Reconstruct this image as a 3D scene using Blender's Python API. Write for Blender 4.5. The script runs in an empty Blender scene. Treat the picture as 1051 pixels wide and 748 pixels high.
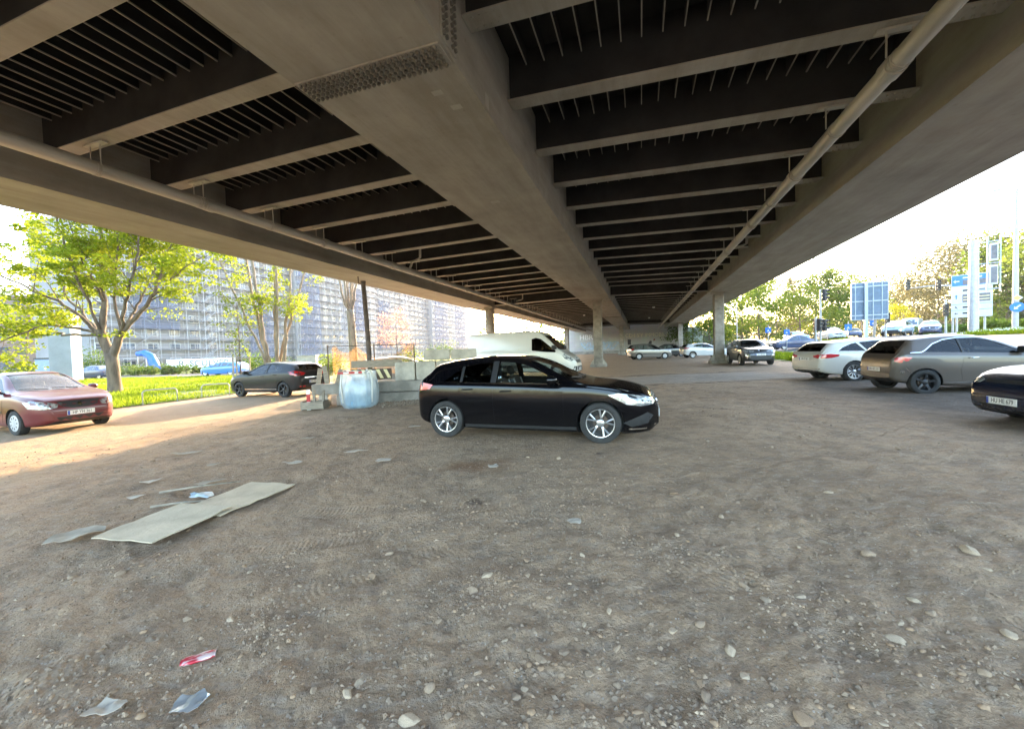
import bpy, bmesh, math, random
from math import sin, cos, pi, radians, sqrt, atan2, exp
from mathutils import Vector, Matrix, noise
from mathutils.bvhtree import BVHTree
from mathutils.geometry import delaunay_2d_cdt

random.seed(11)
sc = bpy.context.scene
COL = sc.collection
YAW = radians(17.802)                       # the flyover runs 17.8 degrees right of the view
AX = Vector((sin(YAW), cos(YAW)))           # along the flyover
BX = Vector((cos(YAW), -sin(YAW)))          # across it
EYE = 1.52
SUN_AZ, SUN_EL = radians(6.5), radians(12.4)

def sm(t):
    t = max(0.0, min(1.0, t)); return t*t*(3-2*t)
def T(x, y):                                # height of the ground
    lat = x*BX.x + y*BX.y
    return 0.012*max(-15, min(15, x)) + 1.55*sm((lat-9.5)/16.0) + 0.012*max(0, lat-26)
def W(lat, al):                             # flyover coordinates -> world xy
    p = BX*lat + AX*al; return p.x, p.y

# ------------------------------------------------------------------ materials
MATS = {}
def nt(name):
    m = bpy.data.materials.new(name); m.use_nodes = True
    t = m.node_tree; t.nodes.clear()
    o = t.nodes.new('ShaderNodeOutputMaterial')
    MATS[name] = m
    return m, t, o
def N(t, typ, **kw):
    n = t.nodes.new(typ)
    for k, v in kw.items():
        if k in n.inputs: n.inputs[k].default_value = v
        else: setattr(n, k, v)
    return n
def noise_node(t, scale, detail=4, rough=.55, coord='Object', stretch=None):
    tc = N(t, 'ShaderNodeTexCoord'); n = N(t, 'ShaderNodeTexNoise')
    n.inputs['Scale'].default_value = scale; n.inputs['Detail'].default_value = detail
    n.inputs['Roughness'].default_value = rough
    src = tc.outputs[coord]
    if stretch:
        mp = N(t, 'ShaderNodeMapping'); mp.inputs['Scale'].default_value = stretch
        t.links.new(src, mp.inputs[0]); src = mp.outputs[0]
    t.links.new(src, n.inputs['Vector'])
    return n
def mat(name, col, rough=.6, metal=0, coat=0, var=.18, scale=4, bump=0, bscale=30, stretch=None, spec=.5, lo=.35, hi=.65):
    m, t, o = nt(name)
    p = N(t, 'ShaderNodeBsdfPrincipled')
    p.inputs['Roughness'].default_value = rough; p.inputs['Metallic'].default_value = metal
    p.inputs['Coat Weight'].default_value = coat; p.inputs['Coat Roughness'].default_value = .04
    p.inputs['Specular IOR Level'].default_value = spec
    if var > 0:
        n = noise_node(t, scale, 6, .6, stretch=stretch)
        r = N(t, 'ShaderNodeValToRGB')
        r.color_ramp.elements[0].position = lo; r.color_ramp.elements[1].position = hi
        r.color_ramp.elements[0].color = tuple(c*(1-var) for c in col[:3])+(1,)
        r.color_ramp.elements[1].color = tuple(min(1, c*(1+var)) for c in col[:3])+(1,)
        t.links.new(n.outputs['Fac'], r.inputs[0]); t.links.new(r.outputs[0], p.inputs['Base Color'])
    else:
        p.inputs['Base Color'].default_value = tuple(col[:3])+(1,)
    if bump:
        n2 = noise_node(t, bscale, 5, .6, stretch=stretch)
        b = N(t, 'ShaderNodeBump'); b.inputs['Strength'].default_value = bump; b.inputs['Distance'].default_value = .02
        t.links.new(n2.outputs['Fac'], b.inputs['Height']); t.links.new(b.outputs[0], p.inputs['Normal'])
    t.links.new(p.outputs[0], o.inputs[0])
    return m
def leaf_mat(name, c1, c2, trans=.5):
    m, t, o = nt(name)
    n = noise_node(t, .9, 3, .6, 'Object')
    n2 = noise_node(t, 9, 2, .5, 'Object')
    ad = N(t, 'ShaderNodeMath', operation='MULTIPLY_ADD'); ad.inputs[1].default_value = .5
    t.links.new(n2.outputs['Fac'], ad.inputs[0])
    hf = N(t, 'ShaderNodeMath', operation='MULTIPLY'); hf.inputs[1].default_value = .5
    t.links.new(n.outputs['Fac'], hf.inputs[0]); t.links.new(hf.outputs[0], ad.inputs[2])
    r = N(t, 'ShaderNodeValToRGB')
    r.color_ramp.elements[0].position = .36; r.color_ramp.elements[1].position = .64
    r.color_ramp.elements[0].color = tuple(c1)+(1,); r.color_ramp.elements[1].color = tuple(c2)+(1,)
    t.links.new(ad.outputs[0], r.inputs[0])
    d = N(t, 'ShaderNodeBsdfDiffuse'); tr = N(t, 'ShaderNodeBsdfTranslucent')
    mx = N(t, 'ShaderNodeMixShader'); mx.inputs[0].default_value = trans
    t.links.new(r.outputs[0], d.inputs[0]); t.links.new(r.outputs[0], tr.inputs[0])
    t.links.new(d.outputs[0], mx.inputs[1]); t.links.new(tr.outputs[0], mx.inputs[2])
    t.links.new(mx.outputs[0], o.inputs[0])
    return m
def glass_mat(name, tint, rough=.02, op=0.0, opc=(.02, .02, .02), refl=1.0):
    m, t, o = nt(name)
    tr = N(t, 'ShaderNodeBsdfTransparent'); tr.inputs[0].default_value = tuple(tint)+(1,)
    g = N(t, 'ShaderNodeBsdfGlossy'); g.inputs['Roughness'].default_value = rough
    d = N(t, 'ShaderNodeBsdfDiffuse'); d.inputs[0].default_value = tuple(opc)+(1,)
    dm = N(t, 'ShaderNodeMixShader'); 
    n = noise_node(t, 3, 5, .6)
    mr = N(t, 'ShaderNodeMapRange'); mr.inputs['From Min'].default_value = .3; mr.inputs['From Max'].default_value = .7
    mr.inputs['To Min'].default_value = op*.75; mr.inputs['To Max'].default_value = min(1, op*1.25)
    t.links.new(n.outputs['Fac'], mr.inputs['Value']); t.links.new(mr.outputs[0], dm.inputs[0])
    f = N(t, 'ShaderNodeFresnel'); f.inputs[0].default_value = 1.5
    fm = N(t, 'ShaderNodeMath', operation='MULTIPLY'); fm.inputs[1].default_value = refl
    t.links.new(f.outputs[0], fm.inputs[0])
    mx = N(t, 'ShaderNodeMixShader')
    t.links.new(tr.outputs[0], dm.inputs[1]); t.links.new(d.outputs[0], dm.inputs[2])
    t.links.new(fm.outputs[0], mx.inputs[0]); t.links.new(dm.outputs[0], mx.inputs[1]); t.links.new(g.outputs[0], mx.inputs[2])
    t.links.new(mx.outputs[0], o.inputs[0])
    return m

# ------------------------------------------------------------------ mesh helpers
class MB:
    def __init__(s): s.v = []; s.f = []; s.m = []
    def add(s, vs, fs, mi=0):
        k = len(s.v); s.v += [tuple(v) for v in vs]
        s.f += [tuple(i+k for i in f) for f in fs]; s.m += [mi]*len(fs)
    def box(s, x0, x1, y0, y1, z0, z1, mi=0, M=None, ch=0):
        if ch:
            c = ch
            P = []
            for z, q in ((z0, c), (z0+c, 0), (z1-c, 0), (z1, c)):
                P += [(x0+q+c, y0+q, z), (x1-q-c, y0+q, z), (x1-q, y0+q+c, z), (x1-q, y1-q-c, z),
                      (x1-q-c, y1-q, z), (x0+q+c, y1-q, z), (x0+q, y1-q-c, z), (x0+q, y0+q+c, z)]
            F = [tuple(range(7, -1, -1)), tuple(range(24, 32))]
            for r in range(3):
                for i in range(8):
                    j = (i+1) % 8; F.append((r*8+i, r*8+j, r*8+8+j, r*8+8+i))
        else:
            P = [(x0,y0,z0),(x1,y0,z0),(x1,y1,z0),(x0,y1,z0),(x0,y0,z1),(x1,y0,z1),(x1,y1,z1),(x0,y1,z1)]
            F = [(3,2,1,0),(4,5,6,7),(0,1,5,4),(1,2,6,5),(2,3,7,6),(3,0,4,7)]
        if M: P = [M @ Vector(p) for p in P]
        s.add(P, F, mi)
    def tube(s, pts, r, n=8, mi=0, cap=True):
        pts = [Vector(p) for p in pts]
        if not hasattr(r, '__len__'): r = [r]*len(pts)
        P = []; F = []
        ref = Vector((0, 0, 1)) if abs((pts[-1]-pts[0]).normalized().z) < .9 else Vector((1, 0, 0))
        for i, p in enumerate(pts):
            d = (pts[min(i+1, len(pts)-1)]-pts[max(i-1, 0)])
            d = d.normalized() if d.length > 1e-9 else Vector((0, 0, 1))
            u = d.cross(ref)
            u = u.normalized() if u.length > 1e-6 else Vector((1, 0, 0))
            w = d.cross(u).normalized(); ref = u.cross(d) if False else ref
            for k in range(n):
                a = 2*pi*k/n; P.append(p+(u*cos(a)+w*sin(a))*r[i])
        for i in range(len(pts)-1):
            for k in range(n):
                j = (k+1) % n; F.append((i*n+k, i*n+j, (i+1)*n+j, (i+1)*n+k))
        if cap: F.append(tuple(range(n-1, -1, -1))); F.append(tuple(range((len(pts)-1)*n, len(pts)*n)))
        s.add(P, F, mi)
    def lathe(s, prof, n=24, axis='z', c=(0, 0, 0), mi=0, closed=False):
        P = []; F = []; m = len(prof)
        for k in range(n):
            a = 2*pi*k/n
            for (r, h) in prof:
                if axis == 'z': q = (r*cos(a), r*sin(a), h)
                else: q = (r*cos(a), h, r*sin(a))
                P.append((q[0]+c[0], q[1]+c[1], q[2]+c[2]))
        for k in range(n):
            j = (k+1) % n
            for i in range(m-1 if not closed else m):
                i2 = (i+1) % m
                F.append((k*m+i, j*m+i, j*m+i2, k*m+i2))
        s.add(P, F, mi)
    def prism(s, poly, y0, y1, mi=0, plane='xz'):
        n = len(poly)
        if plane == 'xz': P = [(p[0], y0, p[1]) for p in poly]+[(p[0], y1, p[1]) for p in poly]
        elif plane == 'yz': P = [(y0, p[0], p[1]) for p in poly]+[(y1, p[0], p[1]) for p in poly]
        else: P = [(p[0], p[1], y0) for p in poly]+[(p[0], p[1], y1) for p in poly]
        F = [tuple(range(n)), tuple(range(2*n-1, n-1, -1))]
        for i in range(n):
            j = (i+1) % n; F.append((j, i, n+i, n+j))
        s.add(P, F, mi)
    def build(s, name, mats, parent=None, smooth=False, angle=None, loc=None, fix=False):
        me = bpy.data.meshes.new(name)
        me.from_pydata(s.v, [], s.f)
        mats = mats if isinstance(mats, (list, tuple)) else [mats]
        for m in mats: me.materials.append(m)
        if len(mats) > 1: me.polygons.foreach_set('material_index', s.m)
        if fix:
            bm = bmesh.new(); bm.from_mesh(me); bmesh.ops.recalc_face_normals(bm, faces=bm.faces); bm.to_mesh(me); bm.free()
        if smooth or angle:
            me.polygons.foreach_set('use_smooth', [True]*len(me.polygons))
            if angle: me.set_sharp_from_angle(angle=radians(angle))
        me.update()
        return link(name, me, parent, loc)
def link(name, me, parent=None, loc=None):
    o = bpy.data.objects.new(name, me); COL.objects.link(o)
    if parent: o.parent = parent
    if loc: o.location = loc
    return o
def tag(o, label, cat, group=None):
    o['label'] = label; o['category'] = cat
    if group: o['group'] = group
    return o
def thing(name, label, cat, loc=(0, 0, 0), rz=0, group=None):
    o = bpy.data.objects.new(name, None); COL.objects.link(o); o.empty_display_size = .2
    o.location = loc; o.rotation_euler = (0, 0, rz)
    return tag(o, label, cat, group)
def structure(o): o['kind'] = 'structure'; return o
def stuff(o): o['kind'] = 'stuff'; return o
def copy_tree(o, parent=None):
    c = o.copy(); COL.objects.link(c)
    if parent: c.parent = parent
    for ch in list(o.children): copy_tree(ch, c)
    return c
def text_obj(txt, size, m, parent, loc, rot, ext=.003, name='lettering', sx=1.0):
    cu = bpy.data.curves.new(name, 'FONT'); cu.body = txt; cu.size = size; cu.extrude = ext
    cu.align_x = 'CENTER'; cu.align_y = 'CENTER'
    t = bpy.data.objects.new('tmp', cu); COL.objects.link(t)
    dg = bpy.context.evaluated_depsgraph_get()
    me = bpy.data.meshes.new_from_object(t.evaluated_get(dg))
    bpy.data.objects.remove(t)
    me.materials.clear(); me.materials.append(m)
    o = link(name, me, parent, loc); o.rotation_euler = rot; o.scale = (sx, 1, 1)
    return o
# ------------------------------------------------------------------ camera, light, sky
def camera():
    pit, roll = radians(2.016), radians(1.826)
    R = Vector((1, 0, 0)); F = Vector((0, cos(pit), -sin(pit))); U = Vector((0, sin(pit), cos(pit)))
    c, s = cos(roll), sin(roll); Rr = R*c-U*s; Ur = R*s+U*c
    cam = bpy.data.cameras.new('camera'); cam.sensor_width = 36; cam.lens = 413.85/1051*36; cam.clip_start = .05; cam.clip_end = 4000
    o = bpy.data.objects.new('camera', cam); COL.objects.link(o)
    M = Matrix((Rr, Ur, -F)).transposed().to_4x4(); M.translation = (0, 0, EYE)
    o.matrix_world = M; sc.camera = o
camera()
w = bpy.data.worlds.new('World'); sc.world = w; w.use_nodes = True
t = w.node_tree; t.nodes.clear()
sky = t.nodes.new('ShaderNodeTexSky'); sky.sky_type = 'NISHITA'; sky.sun_disc = False; sky.sun_elevation = SUN_EL; sky.sun_rotation = SUN_AZ
sky.air_density = 1.0; sky.dust_density = 2.5; sky.ozone_density = 1.0
bg = t.nodes.new('ShaderNodeBackground'); bg.inputs[1].default_value = .15
ou = t.nodes.new('ShaderNodeOutputWorld'); t.links.new(sky.outputs[0], bg.inputs[0]); t.links.new(bg.outputs[0], ou.inputs[0])
sl = bpy.data.lights.new('sun', 'SUN'); sl.energy = 2.0; sl.angle = radians(.6); sl.color = (1, .70, .42)
so = bpy.data.objects.new('sun', sl); COL.objects.link(so)
dirv = -Vector((sin(SUN_AZ)*cos(SUN_EL), cos(SUN_AZ)*cos(SUN_EL), sin(SUN_EL)))
so.rotation_euler = dirv.to_track_quat('-Z', 'Y').to_euler()
vs_ = sc.view_settings; vs_.view_transform = 'Standard'; vs_.look = 'None'; vs_.gamma = 1; vs_.use_curve_mapping = False; vs_.exposure = 4.0
sc.cycles.max_bounces = 8; sc.cycles.transparent_max_bounces = 24; sc.cycles.diffuse_bounces = 5
sc.cycles.use_denoising = True
sc.cycles.caustics_reflective = False; sc.cycles.caustics_refractive = False
# ------------------------------------------------------------------ shared materials
def steel_mat():
    m, t, o = nt('painted_steel'); p = N(t, 'ShaderNodeBsdfPrincipled'); p.inputs['Roughness'].default_value = .6; p.inputs['Specular IOR Level'].default_value = .3
    def layer(n, lo, hi, a, b):
        r = N(t, 'ShaderNodeValToRGB'); r.color_ramp.elements[0].position = lo; r.color_ramp.elements[1].position = hi
        r.color_ramp.elements[0].color = a+(1,); r.color_ramp.elements[1].color = b+(1,); t.links.new(n.outputs['Fac'], r.inputs[0]); return r.outputs[0]
    def mul(a, b):
        n = N(t, 'ShaderNodeMix', data_type='RGBA'); n.blend_type = 'MULTIPLY'; n.inputs['Factor'].default_value = 1
        t.links.new(a, n.inputs['A']); t.links.new(b, n.inputs['B']); return n.outputs['Result']
    c = layer(noise_node(t, .7, 7, .68), .3, .7, (.275, .254, .215), (.385, .358, .310))
    c = mul(c, layer(noise_node(t, 2.2, 6, .7, stretch=(1, .12, 1)), .35, .62, (.80, .78, .74), (1.05, 1.05, 1.05)))
    c = mul(c, layer(noise_node(t, .35, 5, .6), .60, .72, (1, 1, 1), (.74, .66, .58)))
    c = mul(c, layer(noise_node(t, 9, 5, .7), .62, .75, (1, 1, 1), (.80, .76, .72)))
    t.links.new(c, p.inputs['Base Color'])
    b = N(t, 'ShaderNodeBump'); b.inputs['Strength'].default_value = .15; b.inputs['Distance'].default_value = .02
    t.links.new(noise_node(t, 14, 5, .6).outputs['Fac'], b.inputs['Height']); t.links.new(b.outputs[0], p.inputs['Normal'])
    t.links.new(p.outputs[0], o.inputs[0]); return m
STEEL = steel_mat()
STEELD = mat('painted_steel_shaded', (.036, .033, .031), .7, var=.3, scale=1.2, spec=.2)  # same steel much darker: the gloom between the beams is in its colour
CONC = mat('concrete', (.29, .265, .23), .85, var=.3, scale=2.0, bump=.45, bscale=22)
CONCL = mat('pale_concrete', (.44, .40, .335), .85, var=.26, scale=2.2, bump=.5, bscale=22)
ZINC = mat('zinc_pipe', (.42, .39, .33), .5, metal=.25, var=.2, scale=3, stretch=(1, .2, 1))
GALV = mat('galvanised_steel', (.33, .345, .355), .45, metal=.4, var=.12, scale=5)
RUST = mat('rusty_dark_steel', (.09, .065, .05), .75, var=.35, scale=8, bump=.2)
BLACKP = mat('black_plastic', (.018, .018, .019), .5, var=.2, scale=8)
RUBBER = mat('tyre_rubber', (.028, .027, .026), .85, var=.35, scale=6, bump=.2, bscale=60)
CHROME = mat('chrome', (.75, .75, .76), .12, metal=1, var=.04)
ALLOY = mat('silver_alloy', (.46, .46, .47), .28, metal=.8, var=.1)
ALLOYD = mat('dark_alloy', (.035, .035, .037), .4, metal=.5, var=.2)
HUBCAP = mat('grey_hubcap', (.42, .42, .43), .45, metal=.2, var=.2)
REDL = mat('red_lens', (.42, .012, .018), .12, coat=.8, var=.15)
REDP = mat('red_pink_lens', (.55, .05, .06), .15, coat=.8, var=.15)
HEADL = mat('headlamp_lens', (.30, .31, .32), .15, metal=.3, coat=.7, var=.45, scale=14, lo=.42, hi=.58)
PLATE = mat('number_plate_white', (.72, .72, .70), .4, var=.06)
INK = mat('black_ink', (.015, .015, .016), .6, var=0)
BLUEP = mat('plate_blue', (.02, .06, .35), .4, var=0)
SEATM = mat('grey_seat_fabric', (.10, .10, .105), .9, var=.2, scale=20)
SEATL = mat('pale_seat_piping', (.5, .5, .5), .8, var=.1)
DASH = mat('dark_dashboard', (.02, .02, .022), .7, var=.2)
GLASS = glass_mat('clear_car_glass', (.66, .72, .70))
GLASSD = glass_mat('tinted_car_glass', (.16, .18, .18))
GLASSDUST = glass_mat('dusty_car_glass', (.6, .62, .58), .15, .42, (.34, .29, .22))
GLASSVAN = glass_mat('dark_van_glass', (.05, .055, .055))
GLASSX = mat('dark_far_glass', (.05, .07, .09), .08, coat=1, var=.3, scale=2)
WHITEP = mat('white_paint', (.78, .78, .76), .5, var=.05)
WOOD = mat('grey_weathered_wood', (.27, .23, .18), .85, var=.3, scale=5, stretch=(1, 8, 8), bump=.3)
BARK = mat('tree_bark', (.115, .085, .06), .95, var=.4, scale=5, bump=.9, bscale=14, stretch=(1, 1, .25))
BARKP = mat('pale_tree_bark', (.21, .165, .115), .95, var=.35, scale=5, bump=.8, bscale=14, stretch=(1, 1, .25))
def paint(name, c, rough=.3, coat=1.0, metal=0, dust=.0, dcol=(.3, .25, .19), low=1.0, spec=.5):
    m, t, o = nt(name)
    p = N(t, 'ShaderNodeBsdfPrincipled')
    p.inputs['Metallic'].default_value = metal
    p.inputs['Coat Weight'].default_value = coat; p.inputs['Coat Roughness'].default_value = .03+dust*.25; p.inputs['Specular IOR Level'].default_value = spec
    n = noise_node(t, 1.7, 6, .65)
    g = N(t, 'ShaderNodeNewGeometry'); sx = N(t, 'ShaderNodeSeparateXYZ'); t.links.new(g.outputs['Normal'], sx.inputs[0])
    ps = N(t, 'ShaderNodeSeparateXYZ'); tc = N(t, 'ShaderNodeTexCoord'); t.links.new(tc.outputs['Object'], ps.inputs[0])
    up = N(t, 'ShaderNodeMapRange'); up.inputs['From Min'].default_value = .55; up.inputs['From Max'].default_value = 1.0
    t.links.new(sx.outputs['Z'], up.inputs['Value'])
    lowz = N(t, 'ShaderNodeMapRange'); lowz.inputs['From Min'].default_value = .55; lowz.inputs['From Max'].default_value = .2; lowz.inputs['To Max'].default_value = low
    t.links.new(ps.outputs['Z'], lowz.inputs['Value'])
    mx = N(t, 'ShaderNodeMath', operation='MAXIMUM'); t.links.new(up.outputs[0], mx.inputs[0]); t.links.new(lowz.outputs[0], mx.inputs[1])
    mu = N(t, 'ShaderNodeMath', operation='MULTIPLY'); t.links.new(mx.outputs[0], mu.inputs[0]); t.links.new(n.outputs['Fac'], mu.inputs[1])
    m2 = N(t, 'ShaderNodeMath', operation='MULTIPLY_ADD'); m2.inputs[1].default_value = 2*dust; m2.inputs[2].default_value = dust*.08; m2.use_clamp = True
    t.links.new(mu.outputs[0], m2.inputs[0])
    cm = N(t, 'ShaderNodeMix', data_type='RGBA'); cm.inputs['A'].default_value = tuple(c)+(1,); cm.inputs['B'].default_value = tuple(dcol)+(1,)
    t.links.new(m2.outputs[0], cm.inputs['Factor']); t.links.new(cm.outputs['Result'], p.inputs['Base Color'])
    rr = N(t, 'ShaderNodeMapRange'); rr.inputs['To Min'].default_value = rough; rr.inputs['To Max'].default_value = .8
    t.links.new(m2.outputs[0], rr.inputs['Value']); t.links.new(rr.outputs[0], p.inputs['Roughness'])
    t.links.new(p.outputs[0], o.inputs[0])
    return m

# ------------------------------------------------------------------ cars
def pchip(pts):
    xs = [p[0] for p in pts]; ys = [p[1] for p in pts]; n = len(xs)
    h = [xs[i+1]-xs[i] for i in range(n-1)]; d = [(ys[i+1]-ys[i])/h[i] for i in range(n-1)]
    m = [0]*n; m[0] = d[0]; m[-1] = d[-1]
    for i in range(1, n-1):
        if d[i-1]*d[i] > 0:
            w1 = 2*h[i]+h[i-1]; w2 = h[i]+2*h[i-1]; m[i] = (w1+w2)/(w1/d[i-1]+w2/d[i])
    def f(x):
        if x <= xs[0]: return ys[0]
        if x >= xs[-1]: return ys[-1]
        i = 0
        while x > xs[i+1]: i += 1
        t = (x-xs[i])/h[i]
        return ((1+2*t)*(1-t)**2*ys[i]+t*(1-t)**2*h[i]*m[i]+t*t*(3-2*t)*ys[i+1]+t*t*(t-1)*h[i]*m[i+1])
    return f
def catmull(P, per):
    out = []
    n = len(P)
    for i in range(n-1):
        p0 = P[max(i-1, 0)]; p1 = P[i]; p2 = P[i+1]; p3 = P[min(i+2, n-1)]
        for k in range(per):
            t = k/per
            q = []
            for a in range(2):
                m1 = (p2[a]-p0[a])*.42; m2 = (p3[a]-p1[a])*.42
                q.append((2*t**3-3*t*t+1)*p1[a]+(t**3-2*t*t+t)*m1+(-2*t**3+3*t*t)*p2[a]+(t**3-t*t)*m2)
            out.append(q)
    out.append(list(P[-1]))
    return out
class CarShape:
    def __init__(s, S):
        s.S = S; s.top = pchip(S['top']); s.bot = pchip(S['bot']); s.hw = pchip(S['hw']); s.belt = pchip(S['belt'])
    def section(s, x, off=0.0, lift=0.0, per=3):
        S = s.S
        zt = s.top(x)-off; zb = s.bot(x)+lift; w = max(.1, s.hw(x)-off)
        bz = min(s.belt(x), zt-.05); bz = max(bz, zb+.12)
        hc = zt-bz
        wr = w*.95-S.get('tumble', .5)*max(hc-.05, 0)
        wr = max(wr, w*.45)
        cr = min(.10, hc*.45)
        md_ = S.get('mid', .62); mid = zb+(bz-zb)*(md_(x) if callable(md_) else md_); rd = S.get('ridge', .4)
        P = [(0, zb), (w*.55, zb), (w*.86, zb+.01), (w*.955, zb+min(.06, (mid-zb)*.22)), (w*(.985-.014*rd), zb+(mid-zb)*.5), (w, mid), (w*(.99-.012*rd), mid+(bz-.06*min(1, hc*4)-mid)*(.5 if rd > .5 else 1)),
             (w*.955, bz), (w*.955+(wr-w*.955)*.5, bz+(zt-cr-bz)*.52), (wr, zt-cr), (wr-.07*min(1, hc*5), zt-cr*.42), (wr*.62, zt-cr*.1), (0, zt)]
        return catmull(P, per)
    def mesh(s, off=0.0, lift=0.0, x0=None, x1=None, n=64, per=3, k0=0):
        S = s.S; L = S['L']; x0 = S.get('rear', -L/2) if x0 is None else x0; x1 = L/2 if x1 is None else x1
        xs = []
        for i in range(n+1):
            t = i/n; e = .5-.5*cos(pi*t); xs.append(x0+(x1-x0)*(.45*t+.55*e))
        V = []; F = []
        for x in xs:
            h = s.section(x, off, lift, per)
            ring = [(x, -p[0], p[1]) for p in h]+[(x, p[0], p[1]) for p in h[-2:0:-1]]
            m = len(ring); hn = len(h); V += ring
        for i in range(len(xs)-1):
            for k in range(m):
                j = (k+1) % m
                F.append((i*m+k, (i+1)*m+k, (i+1)*m+j, i*m+j))
        for e, fl in ((0, False), (len(xs)-1, True)):
            b = e*m
            for k in range(hn-1):
                l0, l1 = k, k+1
                r0, r1 = (m-k) % m, (m-k-1) % m
                q = [b+l0, b+l1, b+r1, b+r0]
                q = list(dict.fromkeys(q))
                if len(q) > 2: F.append(tuple(q if not fl else q[::-1]))
        return V, F
def temp_obj(V, F):
    me = bpy.data.meshes.new('tmp'); me.from_pydata(V, [], F)
    bm = bmesh.new(); bm.from_mesh(me); bmesh.ops.recalc_face_normals(bm, faces=bm.faces); bm.to_mesh(me); bm.free()
    o = bpy.data.objects.new('tmp', me); COL.objects.link(o); return o
SOLVER = 'MANIFOLD'
def boolean(o, cut):
    md = o.modifiers.new('b', 'BOOLEAN'); md.object = cut; md.operation = 'DIFFERENCE'; md.solver = SOLVER
    dg = bpy.context.evaluated_depsgraph_get()
    me = bpy.data.meshes.new_from_object(o.evaluated_get(dg))
    o.modifiers.clear(); old = o.data; o.data = me; bpy.data.meshes.remove(old)
    bpy.data.objects.remove(cut)
def inpoly(x, y, P):
    c = False; j = len(P)-1
    for i in range(len(P)):
        if (P[i][1] > y) != (P[j][1] > y) and x < (P[j][0]-P[i][0])*(y-P[i][1])/(P[j][1]-P[i][1])+P[i][0]: c = not c
        j = i
    return c
def patch(mb, bvh, poly, d, off=.003, res=.07, thick=.006, mi=0, si=None):
    """A piece of skin that follows the body: the polygon is projected along d onto it."""
    d = Vector(d).normalized(); Z = Vector((0, 0, 1))
    if abs(d.z) > .9: u = Vector((1, 0, 0)); v = Vector((0, 1, 0))
    else: u = d.cross(Z).normalized(); v = u.cross(d).normalized()
    P3 = [Vector(p) for p in poly]; P = [(p.dot(u), p.dot(v)) for p in P3]
    dep = sum(p.dot(d) for p in P3)/len(P3)
    B = []
    for i in range(len(P)):
        a = P[i]; b = P[(i+1) % len(P)]; k = max(1, int(math.hypot(b[0]-a[0], b[1]-a[1])/res))
        for q in range(k): B.append((a[0]+(b[0]-a[0])*q/k, a[1]+(b[1]-a[1])*q/k))
    nb = len(B); pts = list(B)
    x0 = min(p[0] for p in P); x1 = max(p[0] for p in P); y0 = min(p[1] for p in P); y1 = max(p[1] for p in P)
    x = x0+res*.5; r = 0
    while x < x1:
        y = y0+res*(.5 if r % 2 else .25)
        while y < y1:
            if inpoly(x, y, P) and min((x-b[0])**2+(y-b[1])**2 for b in B) > (res*.45)**2: pts.append((x, y))
            y += res
        x += res; r += 1
    vs, es, fs, _, _, _ = delaunay_2d_cdt([Vector(p) for p in pts], [], [list(range(nb))], 1, 1e-5)
    V = []
    for p in vs:
        o = u*p.x+v*p.y-d*6
        h = bvh.ray_cast(o, d)
        if h[0] is None or abs(h[0].dot(d)-dep) > .9:
            h = bvh.find_nearest(u*p.x+v*p.y+d*dep)
        nn = h[1]
        if nn.dot(d) > 0: nn = -nn
        V.append(h[0]+nn*off)
    F = []
    for f in fs:
        a, b, c = (V[i] for i in f)
        F.append(tuple(f) if (b-a).cross(c-a).dot(d) < 0 else tuple(f[::-1]))
    mb.add(V, F, mi)
    if thick:
        ed = {}
        for f in F:
            for i in range(3):
                e = (f[i], f[(i+1) % 3]); ed[e] = 1
        bl = [e for e in ed if (e[1], e[0]) not in ed]
        VV = []; FF = []
        for (a, b) in bl:
            k = len(VV); VV += [V[a], V[b], V[b]+d*thick, V[a]+d*thick]; FF.append((k+1, k, k+3, k+2))
        mb.add(VV, FF, mi if si is None else si)
def mirror(poly): return [(p[0], -p[1], p[2]) for p in poly]
def strip(pts, w):      # a thin closed polygon round a polyline in side view (x, z)
    up = []; dn = []
    for i, p in enumerate(pts):
        a = pts[max(0, i-1)]; b = pts[min(len(pts)-1, i+1)]
        dx, dz = b[0]-a[0], b[1]-a[1]; l = math.hypot(dx, dz) or 1
        nx, nz = -dz/l*w/2, dx/l*w/2
        up.append((p[0]+nx, p[1]+nz)); dn.append((p[0]-nx, p[1]-nz))
    return up+dn[::-1]
WHEELS = {}
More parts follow.
